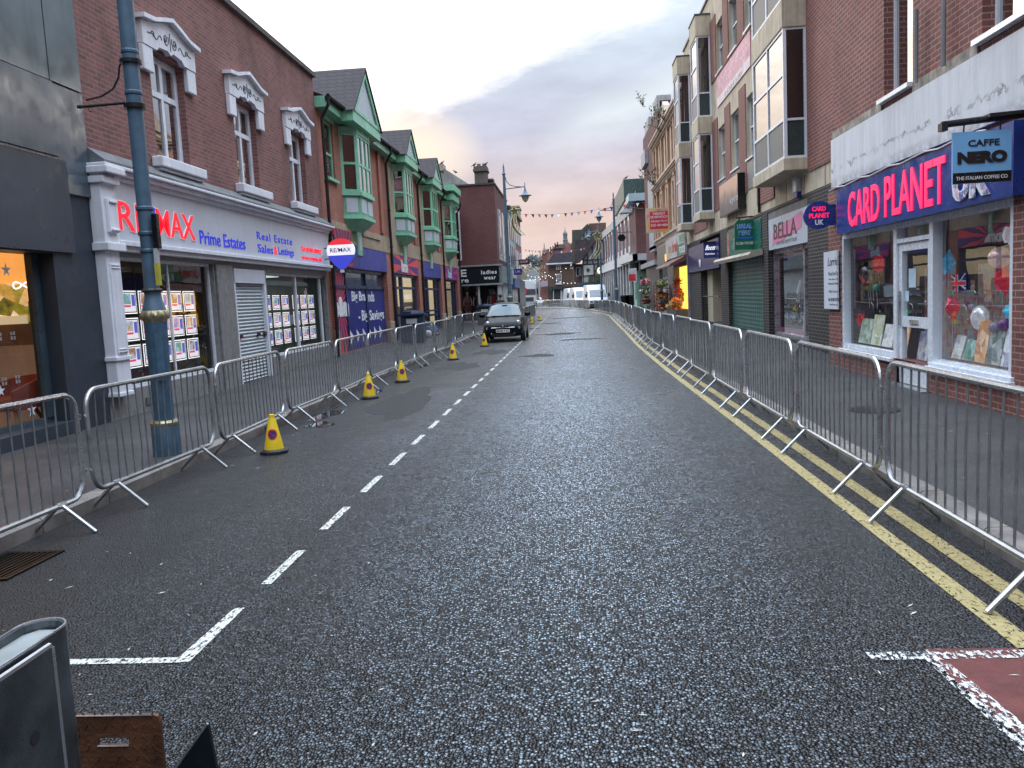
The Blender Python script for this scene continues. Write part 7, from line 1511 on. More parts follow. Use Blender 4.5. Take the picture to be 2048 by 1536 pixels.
# for sale board
s = thing('for_sale_board', 'red and yellow WRIGHT SILVERWOOD for sale board jutting over the street', 'sign', (4.6, 44, 5.3))
MB().box(4.02, 5.18, 44.0, 44.06, 4.66, 5.92).build('board', mat('board cream', (.62, .52, .33), .5, bmp=0, var=.1), s); MB().box(4.07, 5.18, 43.99, 43.998, 4.72, 5.86).build('yellow_field', photo('orange yellow field', 6, [(.75, .45, .05), (.75, .45, .05), (.60, .45, .45), (.62, .05, .06)], 3), s); MB().box(4.22, 5.18, 43.982, 43.989, 4.84, 5.74).build('red_field', mat('board red', (.62, .03, .07), .5, bmp=0), s)
for tx, z, w_, h_ in (('WRIGHT', 5.56, .66, .13), ('SILVERWOOD', 5.39, .88, .13), ('FOR SALE / TO LET', 5.19, .86, .095), ('0121 454 4004', 4.97, .86, .13)): tf(tx, 4.70-w_/2, z, w_, h_, TWHITE, s, 43.981, bold=.02, depth=.004)
# ------------------------------------------------------------------ green-tiled recess block and long red block
T = thing('canopy_block', 'red brick block with pale canopy, green tiled base and dark green roof storey', 'building', (5.5, 69, 0))
Yc = 68.0; c0 = at(1272, 470, y=Yc).x
zt = at(1290, 405, y=Yc).z; zb = at(1290, 508, y=Yc).z
m = MB(); m.box(c0, 20, Yc, 78, zb, zt); m.build('wall', B_PUR, T)
zg0 = at(1275, 357, y=Yc).z
m = MB().box(at(1247, 370, y=Yc+3).x, 20, Yc+3, 86, zt+.6, at(1275, 357, y=Yc+3).z); m.build('roof_storey', mat('dark green cladding', (.045, .085, .075), .6, var=.3, streak=.3), T)
m = MB().box(at(1257, 390, y=Yc-.5).x, 20, Yc-.5, 84, at(1275, 401, y=Yc-.5).z, at(1275, 386, y=Yc-.5).z); m.build('pale_eaves', mat('pale blue eaves', (.36, .47, .50), .5, var=.1), T)
m = MB().box(c0+.1, 20, Yc+.02, 80, zt, zt+1.0); m.build('dark_storey', mat('dark band', (.03, .035, .035), .6), T)
zc1 = at(1300, 506, y=Yc-2).z; zc0 = at(1300, 519, y=Yc-2).z
m = MB(); xl = at(1265, 512, y=Yc-2).x; m.prism([(xl, Yc-2, zc0), (14, Yc-2, zc0), (14, Yc-2, zc1), (xl, Yc-2, zc1)], (0, 3.5, 0)); xw = at(1240, 530, y=Yc+6).x
m.prism([(xl, Yc-2, zc0), (xl, Yc-2, zc1), (xw, Yc+8, zc1), (xw, Yc+8, zc0)], (.4, 0, 0)); m.build('canopy', mat('pale canopy', (.45, .50, .53), .4, var=.1), T)
MB().box(c0+.2, 14, Yc-.6, Yc+1, at(1290, 541, y=Yc-.6).z, zc0).build('dark_fascia', BLACK, T)
gt = mat('mint tile wall', (.26, .46, .36), .4, var=.12, bmp=0)
xg0, xg1 = at(1273, 580, y=Yc-.2).x, at(1296, 580, y=Yc-.2).x
m = MB().box(xg0, xg1, Yc-.2, Yc+6, .2, at(1285, 541, y=Yc-.2).z); m.build('tiled_wall', gt, T); m = MB().box((xg0+xg1)/2-.12, (xg0+xg1)/2-.02, Yc-.22, Yc-.2, .3, 2.8); m.box(xg0-.02, xg0, Yc, Yc+1, 1.0, 2.4); m.build('dark_slot', BLACK, T)
m = MB().box(xg1+.02, xg1+1.6, Yc+.2, Yc+.4, .2, 3.4); m.build('shadow_recess', mat('recess dark green', (.035, .05, .05), .7), T); MB().box(xg1+.25, xg1+.95, Yc+.1, Yc+.19, .3, 2.3).build('door', mat('grey green door', (.16, .26, .24), .5), T)
s = thing('bus_stop_flag', 'white and red stop sign on a post before the green tiled wall', 'sign', (5.1, 66, 0)); p = at(1265, 545, y=66)
MB().tube((p.x, 66, .3), (p.x, 66, p.z+.4), .04, 8).build('post', PIPE, s); q = at(1257, 563, y=66); q2 = at(1273, 536, y=66); MB().box(q.x, q2.x, 65.95, 65.98, q.z, q2.z).build('plate', mat('sign plate grey', (.5, .52, .54), .5), s); q2 = at(1271, 548, y=66); MB().box(q.x+.04, q2.x, 65.93, 65.94, q.z+.05, q2.z).build('red_plate', mat('sign plate red', (.6, .03, .05), .5), s)
# long facade, turning slightly with the street
T = thing('long_brick_block', 'long two storey brick block with tall white window strips on the right', 'building', (5, 85, 0))
A_ = Vector((c0, 69.8, 0)); Bv = Vector((at(1207, 520, y=104).x, 104, 0)); d = (Bv-A_); Ld = d.length; u = d/Ld; nn = Vector((-u.y, u.x, 0))
zt0 = 8.6
def sl(M_, s0, s1, z0, z1, o0, o1): p = [A_+u*s0+nn*o0, A_+u*s1+nn*o0, A_+u*s1+nn*o1, A_+u*s0+nn*o1]; M_.prism([(a.x, a.y, z0) for a in p], (0, 0, z1-z0)); return M_
zr = at(1255, 417, y=75).z
sl(MB(), 0, Ld, 4.9, zr-.8, -6, 0).build('wall', B_PUR, T); sl(MB(), -.5, Ld+.2, zr-.8, zr, -6, .15).build('white_parapet', mat('grey white parapet', (.42, .42, .42), .7, streak=.5), T)
m = MB(); m2 = MB(); k = 0
ss_ = 3.
while ss_ < Ld-1.5: sl(m, ss_, ss_+1.0, 5.1, zr-.8, .003, .08); sl(m2, ss_+.2, ss_+.8, 5.6, zr-1.2, .08, .1); ss_ += 3.4
m.build('white_window_strip', WHITE, T); m2.build('upper_window', mat('dull glass', (.10, .12, .14), .15, bmp=0), T)
sl(MB(), -.3, Ld, 4.0, 4.9, -.2, .5).build('canopy', mat('pale canopy', (.45, .50, .53), .4, var=.1), T)
m = MB(); ss_ = 1.
while ss_ < Ld: sl(m, ss_, ss_+.5, .2, 4.0, .0, .4); ss_ += 2.6
m.build('column', mat('white column', (.40, .42, .44), .5), T); sl(MB(), 0, Ld, .2, 4.0, -.5, -.01).build('shopfront', mat('dark arcade', (.03, .03, .035), .3), T)
s = thing('hanging_oval_sign', 'black oval hanging sign on the long brick block', 'sign', (5, 75, 6)); a = at(1236, 483, y=72); b_ = at(1251, 468, y=72)
MB().prism([((a.x+b_.x)/2+(b_.x-a.x)/2*math.cos(t), 72, (a.z+b_.z)/2+(b_.z-a.z)/2*math.sin(t)) for t in [2*PI*k/20 for k in range(20)]], (0, .1, 0)).tube((a.x, 72, b_.z+.15), (b_.x+1.0, 72, b_.z+.15), .03, 6).build('panel', BLACK, s)
s = thing('lantern_bracket', 'dark lantern hood on a wall bracket by the red brick corner', 'wall lamp', (5, 66, 7)); a = at(1253, 420, y=66)
MB().lathe([(.03, .45), (.06, .35), (.55, .0), (.6, -.05), (.001, -.05)], (a.x, 66, a.z-.2), 14).tube((a.x, 66, a.z+.2), (a.x+1.3, 66, a.z+.0), .04, 6).build('hood', PIPE, s)
for i, (px, py) in enumerate(((1225, 372), (1281, 356), (1292, 355), (1304, 354))):
    q = at(px if i else 1252, 359 if not i else py, y=Yc+3.2); bird((q.x, q.y, zg0 if False else at(1275, 357, y=Yc+3).z), random.uniform(0, 6), 'pigeon on the dark green roof edge, %s from left' % cn[i], 1.1)
# ------------------------------------------------------------------ end of the street
def fp(px, py, Y): v = at(px, py, y=Y); return (v.x, Y, v.z)
def fpoly(Y, pts, th=1.): return MB().prism([fp(a, b, Y) for a, b in pts], (0, th, 0))
DT = mat('dark clay tile', (.055, .042, .045), .8, var=.3, vs=3, bmp=.1)
TW = mat('timber framed white', (.46, .50, .54), .7, var=.15); TBK = mat('dark timber', (.05, .055, .06), .6)
T = thing('half_timbered_pub', 'white half-timbered pub with a steep dark tiled roof', 'building', (3, 104, 0))
Y = 104
fpoly(Y, [(1166, 566), (1207, 562), (1207, 470), (1204, 466), (1186, 487), (1166, 521)], 9).build('wall', TW, T)
m = MB()
for a, b in (((1166, 521), (1205, 519)), ((1166, 529), (1207, 527)), ((1167, 551), (1207, 549)), ((1175, 528), (1175, 509)), ((1186, 527), (1184, 490)), ((1196, 526), (1194, 479)), ((1166, 565), (1166, 521)), ((1188, 528), (1189, 563)), ((1190, 545), (1197, 529)), ((1205, 545), (1197, 529))):
    m.tube(fp(a[0], a[1], Y-.06), fp(b[0], b[1], Y-.06), .10, 4)
m.build('timber', TBK, T)
m = fpoly(Y-.4, [(1206, 458), (1206, 472), (1186, 490), (1166, 521), (1160, 520), (1150, 527), (1150, 480), (1190, 478)], .3); m.build('roof', DT, T)
fpoly(Y-1.2, [(1157, 480), (1192, 477), (1180, 497), (1160, 525), (1150, 528), (1148, 499)], .4).build('roof_slope', DT, T)
m = fpoly(Y+2, [(1144, 460), (1163, 459), (1175, 447), (1198, 478), (1192, 480), (1144, 530)], 8); m.build('upper_roof', mat('green brown tile', (.07, .075, .06), .8), T)
m = fpoly(Y+1.9, [(1160, 479), (1175, 452), (1184, 465), (1168, 479)], .08); m.build('gable_panel', TW, T)
m = MB()
for a, b in (((1160, 478), (1175, 450)), ((1175, 450), (1186, 468)), ((1168, 478), (1168, 465)), ((1174, 472), (1174, 452))): m.tube(fp(a[0], a[1], Y+1.8), fp(b[0], b[1], Y+1.8), .12, 4)
m.build('gable_timber', TBK, T); fpoly(Y+3, [(1178, 447), (1212, 445), (1212, 462), (1190, 470)], 5).build('brown_roof', mat('brown tile', (.14, .075, .055), .8), T)
pn = fpoly(Y-.2, [(1167, 531), (1186, 530), (1187, 549), (1168, 551)], .05).build('sign_board', mat('pub sign cream', (.55, .56, .54), .6), T)
MB().prism([fp(1176+4*math.cos(t), 540+5*math.sin(t), Y-.25) for t in [k*PI/2 for k in range(4)]], (0, .03, 0)).build('emblem', TBK, pn)
m = fpoly(Y-.2, [(1177, 553), (1186, 552), (1186, 563), (1177, 564)], .05); m.add([fp(1191, 550, Y-.2), fp(1204, 549, Y-.2), fp(1204, 560, Y-.2), fp(1191, 562, Y-.2)], [(0, 1, 2, 3)]); m.build('window', mat('olive window', (.10, .10, .05), .3), T)
fpoly(Y-.3, [(1155, 566), (1208, 562), (1208, 575), (1155, 577)], .5).build('fascia', mat('dark teal fascia', (.03, .07, .09), .5), T); fpoly(Y-.1, [(1155, 577), (1208, 575), (1208, 606), (1155, 606)], .5).build('ground_floor_wall', mat('grey shop wall', (.2, .21, .22), .6), T)
s = thing('round_lit_sign', 'round lit cream sign on the half-timbered pub', 'sign', fp(1201, 541, 102)); c = fp(1201, 541, 102)
MB().prism([(c[0]+.42*math.cos(t), 102, c[2]+.42*math.sin(t)) for t in [2*PI*k/20 for k in range(20)]], (0, .15, 0)).build('disc', emis('cream lit sign', (.95, .80, .50), .9), s)
m = MB().prism([(c[0]+.2*math.cos(t), 101.96, c[2]+.1+.12*math.sin(t)) for t in [2*PI*k/12 for k in range(12)]], (0, .03, 0)).tube((c[0]+.4, 102, c[2]), (c[0]+.9, 102, c[2]), .05, 5); m.build('motif', mat('brown motif', (.35, .15, .06), .5), s)
T = thing('grey_side_house', 'narrow grey house wall between the pub and the brown house', 'building', fp(1156, 600, 112))
fpoly(112, [(1147, 606), (1167, 606), (1167, 528), (1147, 528)], 8).build('wall', mat('grey brown brick', (.20, .14, .12), .8), T); fpoly(111.5, [(1152, 534), (1163, 533), (1163, 552), (1152, 553)], .2).build('bay_window', WHITE, T); fpoly(111.3, [(1153.5, 536), (1157, 536), (1157, 551), (1153.5, 551)], .1).build('pane', BLACK, T)
# brown georgian house closing the view
T = thing('brown_brick_house', 'brown brick house with a hipped slate roof facing down the street', 'building', fp(1120, 600, 122)); Y = 122
fpoly(Y, [(1095, 606), (1150, 606), (1150, 525), (1096, 526)], 10).build('wall', brick('brown far brick', (.17, .095, .065), (.14, .08, .06), (.14, .11, .09)), T)
fpoly(Y-.5, [(1092, 527), (1150, 524), (1147, 504), (1108, 508)], .3).build('roof', mat('blue slate', (.065, .06, .075), .6), T); fpoly(Y-.6, [(1092, 529.5), (1150, 526.5), (1150, 524), (1092, 527)], .4).build('eaves_board', WHITE, T)
for (a, b, c, d) in ((1112, 531, 1122, 539), (1113, 548, 1123, 567), (1140, 530, 1149, 538)):
    w = fpoly(Y-.12, [(a, d), (c, d), (c, b), (a, b)], .1).build('window', WHITE, T)
    m = MB()
    for i in range(2):
        for j in range(2): x0 = a+1.2+i*(c-a-1.6)/2; x1 = x0+(c-a-1.6)/2-1.; y0 = b+1.2+j*(d-b-1.6)/2; y1 = y0+(d-b-1.6)/2-1.; m.poly([fp(x0, y1, Y-.14), fp(x1, y1, Y-.14), fp(x1, y0, Y-.14), fp(x0, y0, Y-.14)])
    m.build('pane', mat('dull glass', (.10, .12, .14), .15, bmp=0), w)
fpoly(Y-.15, [(1111, 569), (1124, 569), (1124, 567), (1111, 567)], .3).build('sill', WHITE, T)
fpoly(Y-.5, [(1096, 579), (1150, 577), (1150, 572), (1096, 574)], .45).build('shop_fascia', mat('dark shop fascia', (.03, .05, .055), .5), T)
m = fpoly(Y-.1, [(1098, 606), (1150, 606), (1150, 578), (1098, 580)], .05); m.build('shop_window', mat('dim shop glass', (.06, .07, .075), .2, bmp=0), T)
m = MB()
for px in (1101, 1107, 1122, 1124, 1146): m.tube(fp(px, 605, Y-.2), fp(px, 579, Y-.2), .08, 4)
m.build('shopfront_post', WHITE, T)
# red gabled terrace leading to the town hall
T = thing('red_gabled_terrace', 'red brick gabled terrace left of the brown house', 'building', fp(1088, 600, 140)); Y = 140
fpoly(Y, [(1080, 606), (1096, 606), (1096, 500), (1094, 497), (1089, 508), (1085, 505), (1081, 520)], 12).build('wall', B_FAR, T)
m = MB()
for (px, py) in ((1081, 520), (1089, 506)): m.lathe([(.35, 0), (.3, .5), (.08, .9), (.05, 1.6), (.001, 1.7)], fp(px, py, Y), 6)
m.build('finial', mat('grey stone finial', (.22, .20, .19), .8), T)
m = MB()
for (a, b) in ((1083, 530), (1088, 530), (1083, 545), (1088, 548), (1085, 560)): m.poly([fp(a, b+7, Y-.05), fp(a+2.2, b+7, Y-.05), fp(a+2.2, b, Y-.05), fp(a, b, Y-.05)])
m.build('upper_window', mat('cream window', (.42, .36, .30), .5), T); fpoly(Y-1, [(1081, 563), (1096, 561), (1096, 572), (1081, 574)], .3).build('shop_board', mat('purple white board', (.40, .35, .42), .5), T)
T = thing('town_hall', 'distant red town hall with gables and a domed clock turret', 'building', fp(1130, 520, 190)); Y = 190
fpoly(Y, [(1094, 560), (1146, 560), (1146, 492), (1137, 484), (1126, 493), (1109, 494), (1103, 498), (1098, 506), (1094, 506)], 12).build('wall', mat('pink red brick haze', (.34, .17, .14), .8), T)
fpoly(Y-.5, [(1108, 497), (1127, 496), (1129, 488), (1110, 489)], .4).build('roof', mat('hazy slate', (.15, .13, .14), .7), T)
m = MB()
for (px, py) in ((1097, 500), (1101, 496), (1106, 494), (1110, 488), (1115, 486), (1143, 488)): m.box(at(px-1.2, py, y=Y).x, at(px+1.2, py, y=Y).x, Y-.5, Y+1, at(px, py+8, y=Y).z, at(px, py-2, y=Y).z)
m.build('chimney', B_FAR, T)
c = at(1131, 488, y=Y); k = Y/FPX
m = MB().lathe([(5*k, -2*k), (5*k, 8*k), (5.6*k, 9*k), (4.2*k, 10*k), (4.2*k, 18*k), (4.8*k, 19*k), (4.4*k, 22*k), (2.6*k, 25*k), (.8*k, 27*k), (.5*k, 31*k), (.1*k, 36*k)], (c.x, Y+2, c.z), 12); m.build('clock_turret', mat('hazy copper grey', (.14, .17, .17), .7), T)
# trees at the vanishing point
def tree(px, py, Yt, hgt, wid, label, cols, n=2600, leafs=.28, conif=False):
    b = at(px, py, y=Yt); base = Vector((b.x, Yt, 0)); top = b.z
    T = thing('tree', label, 'tree', base, 'trees beyond the end of the street'); m = MB()
    m.path([base, base+Vector((.1, 0, top*.4)), base+Vector((-.1, .1, top*.75)), base+Vector((0, 0, top*.97))], [.35, .28, .16, .03], 7); tips = []
    for i in range(26):
        t = .3+.65*i/26; p = base+Vector((0, 0, top*t)); a = random.uniform(0, 2*PI); L = wid*(1.1-t if conif else (.9-abs(t-.6)))*random.uniform(.7, 1.15)
        q = p+Vector((math.cos(a)*L, math.sin(a)*L, L*.35)); m.path([p, p.lerp(q, .5)+Vector((0, 0, .2)), q], [.10, .06, .02], 5); tips += [q, p.lerp(q, .6), p.lerp(q, .3)]
    m.build('trunk', mat('bark', (.07, .055, .045), .9), T)
    ms = [MB() for _ in cols]
    for i in range(n):
        tt = random.choice(tips); c = tt+Vector((random.gauss(0, .55), random.gauss(0, .55), random.gauss(0, .4))); a = Vector((random.gauss(0, 1), random.gauss(0, 1), random.gauss(0, 1))).normalized()*leafs*random.uniform(.5, 1.2); q = a.orthogonal()*.6
        ms[random.randrange(len(cols))].add([c-a, c+q, c+a, c-q], [(0, 1, 2, 3)])
    for x, cl in zip(ms, cols): x.build('crown', cl, T)
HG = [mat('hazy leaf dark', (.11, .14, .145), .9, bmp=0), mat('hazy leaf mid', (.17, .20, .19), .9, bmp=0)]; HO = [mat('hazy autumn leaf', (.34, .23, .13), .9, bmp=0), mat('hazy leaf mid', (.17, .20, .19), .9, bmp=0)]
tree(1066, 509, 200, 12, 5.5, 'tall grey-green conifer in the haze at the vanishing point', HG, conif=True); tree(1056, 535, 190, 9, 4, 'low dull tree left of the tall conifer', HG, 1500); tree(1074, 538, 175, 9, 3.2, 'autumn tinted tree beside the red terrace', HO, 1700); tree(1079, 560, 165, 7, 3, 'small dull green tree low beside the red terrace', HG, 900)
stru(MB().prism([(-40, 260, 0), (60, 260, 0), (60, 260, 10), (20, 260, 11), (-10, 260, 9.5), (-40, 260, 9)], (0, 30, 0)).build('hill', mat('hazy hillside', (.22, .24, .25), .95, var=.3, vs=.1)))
# ------------------------------------------------------------------ vehicles far away
def prof_van(cx, cy, W2, L, H, paint, name, label, rz, cat, bonnet=.85, grp=None):
    t = thing(name, label, cat, (cx, cy, 0), grp)
    m = MB(); ss = [(0, .55, .35, .95), (.12, .30, .30, 1.05), (bonnet, .2, .2, 1.25), (bonnet+.75, .2, .2, 1.98), (bonnet+1.2, .2, .2, H-.05), (bonnet+1.7, .2, .2, H), (L-.2, .2, .2, H), (L, .25, .25, H-.12)]
    secs = []
    for y, a, zb, zt in ss:
        w = W2*(.90 if y < .1 else 1.); wt = w*(.93 if zt < 1.4 else .88)
        secs.append([(cx-w, cy+y, zb), (cx+w, cy+y, zb), (cx+w, cy+y, max(zb+.3, zt*.55)), (cx+wt, cy+y, zt-.08), (cx+wt*.85, cy+y, zt), (cx-wt*.85, cy+y, zt), (cx-wt, cy+y, zt-.08), (cx-w, cy+y, max(zb+.3, zt*.55))])
    b = loft(secs); b.rot(rz, (cx, cy, 0)); b.build('body', paint, t, smooth=True)
    def add(nm, mm, M_): mm.rot(rz, (cx, cy, 0)); return mm.build(nm, M_, t)
    y0, y1, z0, z1 = bonnet+.06, bonnet+.92, 1.28, H-.42; w = W2*.80
    add('windscreen', MB().quad((cx-w, cy+y0-.12, z0), (cx+w, cy+y0-.12, z0), (cx+w*.92, cy+y0+.60, 2.0), (cx-w*.92, cy+y0+.60, 2.0)), mat('van windscreen', (.07, .09, .11), .08, bmp=0, coat=1.))
    add('bumper', MB().box(cx-W2*.93, cx+W2*.93, cy-.06, cy+.1, .30, .62), mat('grey bumper', (.06, .06, .065), .6)); add('grille', MB().box(cx-W2*.45, cx+W2*.45, cy-.02, cy+.08, .68, .84), BLACK)
    for sg in (-1, 1):
        add('headlight', MB().box(cx+sg*W2*.60, cx+sg*W2*.88, cy-.0, cy+.12, .70, .95), HL); add('wing_mirror', MB().box(cx+sg*(W2+.02), cx+sg*(W2+.22), cy+bonnet+.2, cy+bonnet+.32, 1.25, 1.62), BLACK)
        add('side_window', MB().box(cx+sg*W2*.935, cx+sg*W2*.96, cy+bonnet+.7, cy+bonnet+1.5, 1.35, 1.85), mat('van windscreen', (.07, .09, .11), .08, bmp=0, coat=1.))
        for yy in (.75, L-.9): add('wheel', MB().lathe([(.2, -.1), (.33, -.1), (.33, .1), (.2, .1)], (cx+sg*W2*.92, cy+yy, .33), 16, axis='x'), RUB)
    return t
VW = mat('white van paint', (.66, .70, .74), .3, var=.06, bmp=0, coat=.5)
c = at(1196, 620, y=84)
prof_van(c.x+.15, 84, 1.05, 5.6, 2.55, VW, 'white_van', 'nearest white high-roof van parked on the right past the barriers', .10, 'van', grp='white vans parked on the right')
c = at(1168, 612, y=92); prof_van(c.x+.1, 92, 1.0, 5.4, 2.4, VW, 'white_van', 'second white van, partly hidden by the nearest one', .14, 'van', grp='white vans parked on the right')
c = at(1160, 610, y=99); prof_van(c.x-.1, 99.5, 1.0, 5.4, 2.4, VW, 'white_van', 'third white van, farthest and mostly hidden', .18, 'van', grp='white vans parked on the right')
# lorry
Yt = 112; c = at(1057, 600, y=Yt); x = c.x
T = thing('lorry', 'white high cab lorry facing the camera far down the left side', 'lorry', (x, Yt, 0)); WL = mat('lorry white', (.66, .70, .72), .35, var=.06, bmp=0)
MB().prism([(x-1.05, Yt, .9), (x+1.05, Yt, .9), (x+1.08, Yt, 3.4), (x+.85, Yt+.1, 3.9), (x-.85, Yt+.1, 3.9), (x-1.08, Yt, 3.4)], (0, 2.2, 0)).build('cab', WL, T, bevel=.08)
MB().box(x-1.0, x+1.0, Yt-.05, Yt, 1.9, 2.65).build('windscreen', mat('van windscreen', (.07, .09, .11), .08, bmp=0, coat=1.), T); MB().box(x-1.0, x+1.0, Yt-.08, Yt+.1, .4, .95).build('bumper', mat('lorry bumper', (.42, .44, .45), .5), T); MB().box(x-.7, x+.7, Yt-.06, Yt-.02, 1.0, 1.55).build('grille', mat('lorry grille', (.05, .055, .06), .5), T)
MB().box(x-1.12, x+1.12, Yt+2.4, Yt+9, .9, 3.6).build('load_body', mat('lorry body grey', (.32, .34, .35), .5), T); MB().prism([(x-.75, Yt+.1, 3.85), (x+.75, Yt+.1, 3.85), (x+.6, Yt+.5, 4.35), (x-.6, Yt+.5, 4.35)], (0, 1.5, 0)).build('roof_deflector', mat('dark deflector', (.05, .06, .065), .5), T)
for sg in (-1, 1):
    MB().box(x+sg*1.15, x+sg*1.35, Yt-.1, Yt+.05, 1.9, 2.7).build('wing_mirror', BLACK, T); MB().lathe([(.25, -.15), (.5, -.15), (.5, .15), (.25, .15)], (x+sg*.9, Yt+1.2, .5), 16, axis='x').build('wheel', RUB, T); MB().box(x+sg*.6, x+sg*.95, Yt-.1, Yt-.07, .6, .8).build('headlight', HL, T)
# small white car beyond
c = at(1076, 604, y=128); x, y = c.x, 128
T = thing('far_car', 'small white car in the far distance beside the lorry', 'car', (x, y, 0)); cxs, cys = cx, cy; cx, cy = x, y
loft([sec(0, .7, .3, .45, .6, .5), sec(.2, .8, .2, .5, .8, .6), sec(1.0, .85, .2, .5, .95, .7), sec(3.6, .85, .2, .5, .95, .7), sec(4.1, .7, .3, .5, .8, .6)]).build('body', VW, T, smooth=True); loft([csec(1.3, .7, .9, 1.1, .6), csec(1.8, .7, .9, 1.45, .55), csec(3.0, .7, .9, 1.45, .55), csec(3.5, .65, .9, 1.1, .6)]).build('roof', mat('van windscreen', (.07, .09, .11), .08), T)
m = MB()
for sg in (-1, 1):
    for yy in (.7, 3.4): m.lathe([(.2, -.1), (.3, -.1), (.3, .1), (.2, .1)], (x+sg*.78, y+yy, .3), 14, axis='x')
m.build('wheels', RUB, T); cx, cy = cxs, cys
# post with dark box in front of the brown house
T = thing('information_post', 'dark square-headed post standing at the bend', 'post', fp(1099, 604, 108)); a = fp(1096, 584, 108); b = fp(1103, 573, 108)
MB().box(a[0], b[0], 107.9, 108.1, a[2], b[2]).build('head', mat('dark post', (.04, .05, .05), .5), T); MB().box((a[0]+b[0])/2-.17, (a[0]+b[0])/2+.17, 107.95, 108.05, .1, a[2]).build('post', mat('dark post', (.04, .05, .05), .5), T)
# wheelie bins and small kerbside things
for i, (px, lb) in enumerate(((1250, 'black wheeled bin left of a pair against the green tiled wall'), (1259, 'black wheeled bin right of a pair against the green tiled wall'))):
    p = at(px, 615, y=60); t = thing('wheeled_bin', lb, 'wheeled bin', (p.x, 60, .3), 'wheeled bins by the green wall')
    MB().prism([(p.x-.24, 59.7, .34), (p.x+.24, 59.7, .34), (p.x+.29, 59.7, 1.3), (p.x-.29, 59.7, 1.3)], (0, .6, 0)).build('body', BLACK, t); MB().prism([(p.x-.31, 59.65, 1.3), (p.x+.31, 59.65, 1.3), (p.x+.28, 59.65, 1.42), (p.x-.28, 59.65, 1.42)], (0, .72, 0)).build('lid', RUB, t); MB().lathe([(.02, -.3), (.1, -.3), (.1, .3), (.02, .3)], (p.x, 60.25, .4), 12, axis='x').build('wheel', RUB, t)
# small projecting signs on the left
for i, (x0, y0, x1, y1, Yv, col, tx, lb) in enumerate(((1038, 518, 1058, 530, 66, (.08, .02, .03), 'SHOP', 'dark maroon projecting sign on the left, highest of the three'), (1028, 537, 1044, 550, 58, (.03, .05, .25), 'UK', 'royal blue projecting sign on the left above the walker'), (1042, 545, 1053, 560, 72, (.5, .48, .36), '', 'plain cream projecting sign on the left, lowest'))):
    a = at(x0, y1, y=Yv); b = at(x1, y0, y=Yv); s = thing('projecting_sign', lb, 'sign', (a.x, Yv, a.z), 'small projecting signs down the left side')
    MB().box(a.x, b.x, Yv, Yv+.08, a.z, b.z).build('panel', mat('sign colour %d' % i, col, .4, bmp=0), s); MB().tube((min(a.x, -4.4)-.3, Yv+.04, b.z-.05), (b.x, Yv+.04, b.z-.05), .025, 5).build('bracket', PIPE, s)
    if tx: tf(tx, a.x+.1, a.z+(b.z-a.z)*.35, (b.x-a.x)-.2, (b.z-a.z)*.4, mat('sign pale lettering', (.6, .45, .45) if i == 0 else (.6, .62, .7), .5, bmp=0), s, Yv-.001, depth=.002, bold=.02)
p = at(1053, 580, y=104); T = thing('red_sign', 'small red and white sign beside the lorry cab', 'sign', p); q = fp(1049, 586, 104); q2 = fp(1053, 576, 104); MB().box(q[0]-.3, q2[0], 104, 104.1, q[2], q2[2]).build('panel', mat('red panel', (.6, .03, .05), .4), T); MB().tube((q[0]-.1, 104.05, 0), (q[0]-.1, 104.05, q2[2]), .05, 6).build('post', PIPE, T)
# ------------------------------------------------------------------ festive decorations
FC = [mat('flag red', (.62, .04, .06), .7, bmp=0), mat('flag blue', (.05, .07, .38), .7, bmp=0), mat('flag white', (.62, .64, .66), .7, bmp=0)]
def bunting(pts, nf, label, fs=.3, first=0, thin=1):
    V = [Vector(p) for p in pts]; T = thing('bunting', label, 'bunting', V[0], 'flag bunting strung across the street')
    L = [0]
    for a, b in zip(V, V[1:]): L.append(L[-1]+(b-a).length)
    def ev(s):
        for i in range(len(V)-1):
            if s <= L[i+1]: return V[i].lerp(V[i+1], (s-L[i])/(L[i+1]-L[i]))
        return V[-1]
    MB().path([ev(L[-1]*k/40) for k in range(41)], .008, 4).build('cord', mat('cord', (.3, .28, .28), .8, bmp=0), T)
    for k in range(nf):
        p = ev(L[-1]*(k+.5)/nf); m = MB(); w_ = fs*.42; j = random.uniform(-.12, .12)
        m.add([(p.x-w_, p.y, p.z), (p.x+w_, p.y, p.z), (p.x+j*.4, p.y+j, p.z-fs)], [(0, 1, 2)]); m.build('flag', FC[(k+first) % 3], T)
Y = 54
bunting([fp(*q, Y) for q in ((968, 422), (1000, 426), (1040, 428), (1100, 429), (1150, 425), (1200, 418), (1260, 408), (1300, 403), (1322, 400))], 27, 'nearer string of red, blue and white bunting high across the street', .24)
Y = 96
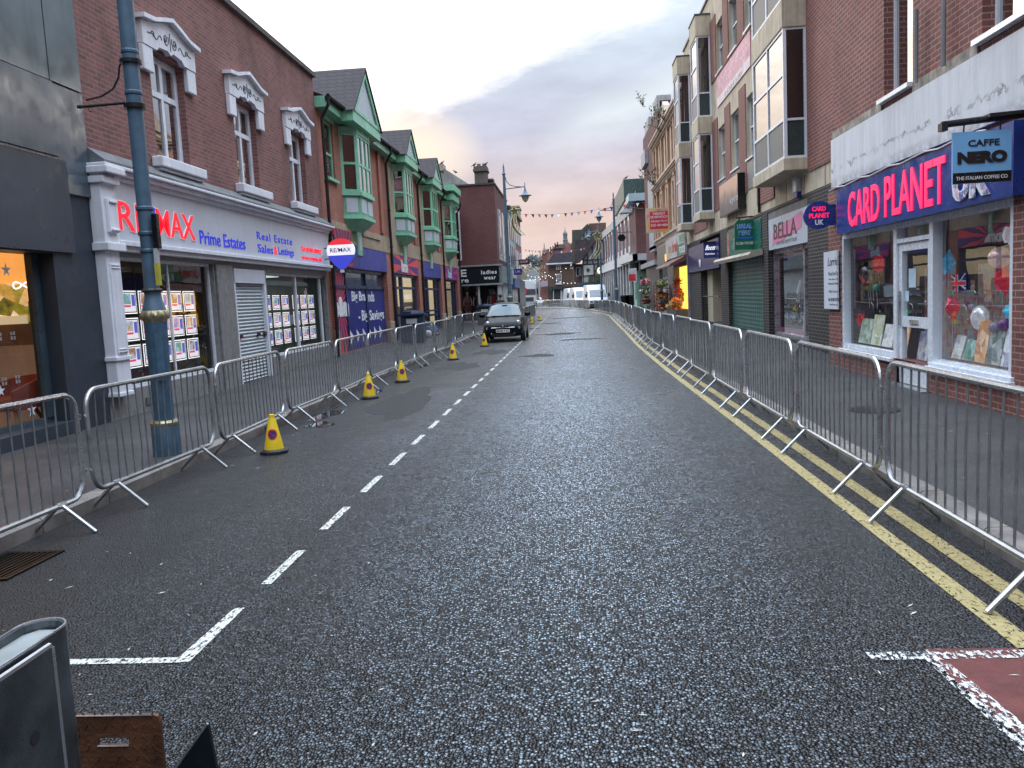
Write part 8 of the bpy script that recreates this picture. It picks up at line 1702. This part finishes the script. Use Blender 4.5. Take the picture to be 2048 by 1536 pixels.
bunting([fp(*q, Y) for q in ((1036, 497), (1060, 501), (1090, 503), (1120, 503), (1150, 500), (1178, 494))], 22, 'farther string of bunting across the end of the street', .22, 1)
def rocket(px, py, Y, s, label, flip=1):
    c = at(px, py, y=Y); T = thing('star_decoration', label, 'festive decoration', c, 'shooting star lamp post decorations'); G = mat('gold tinsel', (.20, .17, .08), .4, .6, var=.4, vs=10); GLT = mat('pale rope light', (.60, .56, .36), .5, bmp=0)
    P = star(c.x, Y, c.z, s, 5, .45, PI/2+.1, ax='x'); MB().prism(P, (0, .06, 0)).build('star', G, T); MB().path(P, .03, 5, closed=True).build('star_outline', GLT, T)
    tail = [[(c.x+flip*(-.25*s+k_*s-(1.0-.35*j)*s*1.1*math.sin(t*2.2)*.8+t*t*s*1.6), Y, c.z-s*.6-t*s*3.4) for t in [i/14 for i in range(15)]] for j, k_ in enumerate((0., .25, .5))]
    m = MB()
    for tl_ in tail: m.path(tl_, .03, 5)
    m.build('tail_outline', GLT, T); m = MB(); a = tail[0]; b = tail[1]
    for i in range(14): m.quad(a[i], a[i+1], b[i+1], b[i])
    m.build('tail', G, T)
rocket(1029, 423, 44.6, .32, 'gold shooting star decoration on the left lamp post'); rocket(1195, 471, 82, .55, 'gold shooting star decoration on the farther right lamp post', -1)
m = MB(); T = thing('light_string', 'scattered white bulbs of a light string over the far street', 'string lights', fp(1040, 545, 100)); pts = []
for k in range(34):
    px = 1036+k*3.1; py = 536+12*math.sin(k*.9)+8*math.sin(k*2.3); 
for a, b in (((1034, 538), (1092, 552)), ((1060, 560), (1142, 530)), ((1090, 545), (1150, 566))):
    P0 = Vector(fp(*a, 100)); P1 = Vector(fp(*b, 100)); L_ = [P0.lerp(P1, t/8)-Vector((0, 0, .5*math.sin(PI*t/8))) for t in range(9)]; m.path(L_, .006, 3); pts += L_
m.build('cable', PIPE, T); m = MB()
for p in pts: m.ball(p, .055, n=6, m=4)
m.build('bulbs', emis('warm white bulb', (1., .95, .85), 1.3), T)
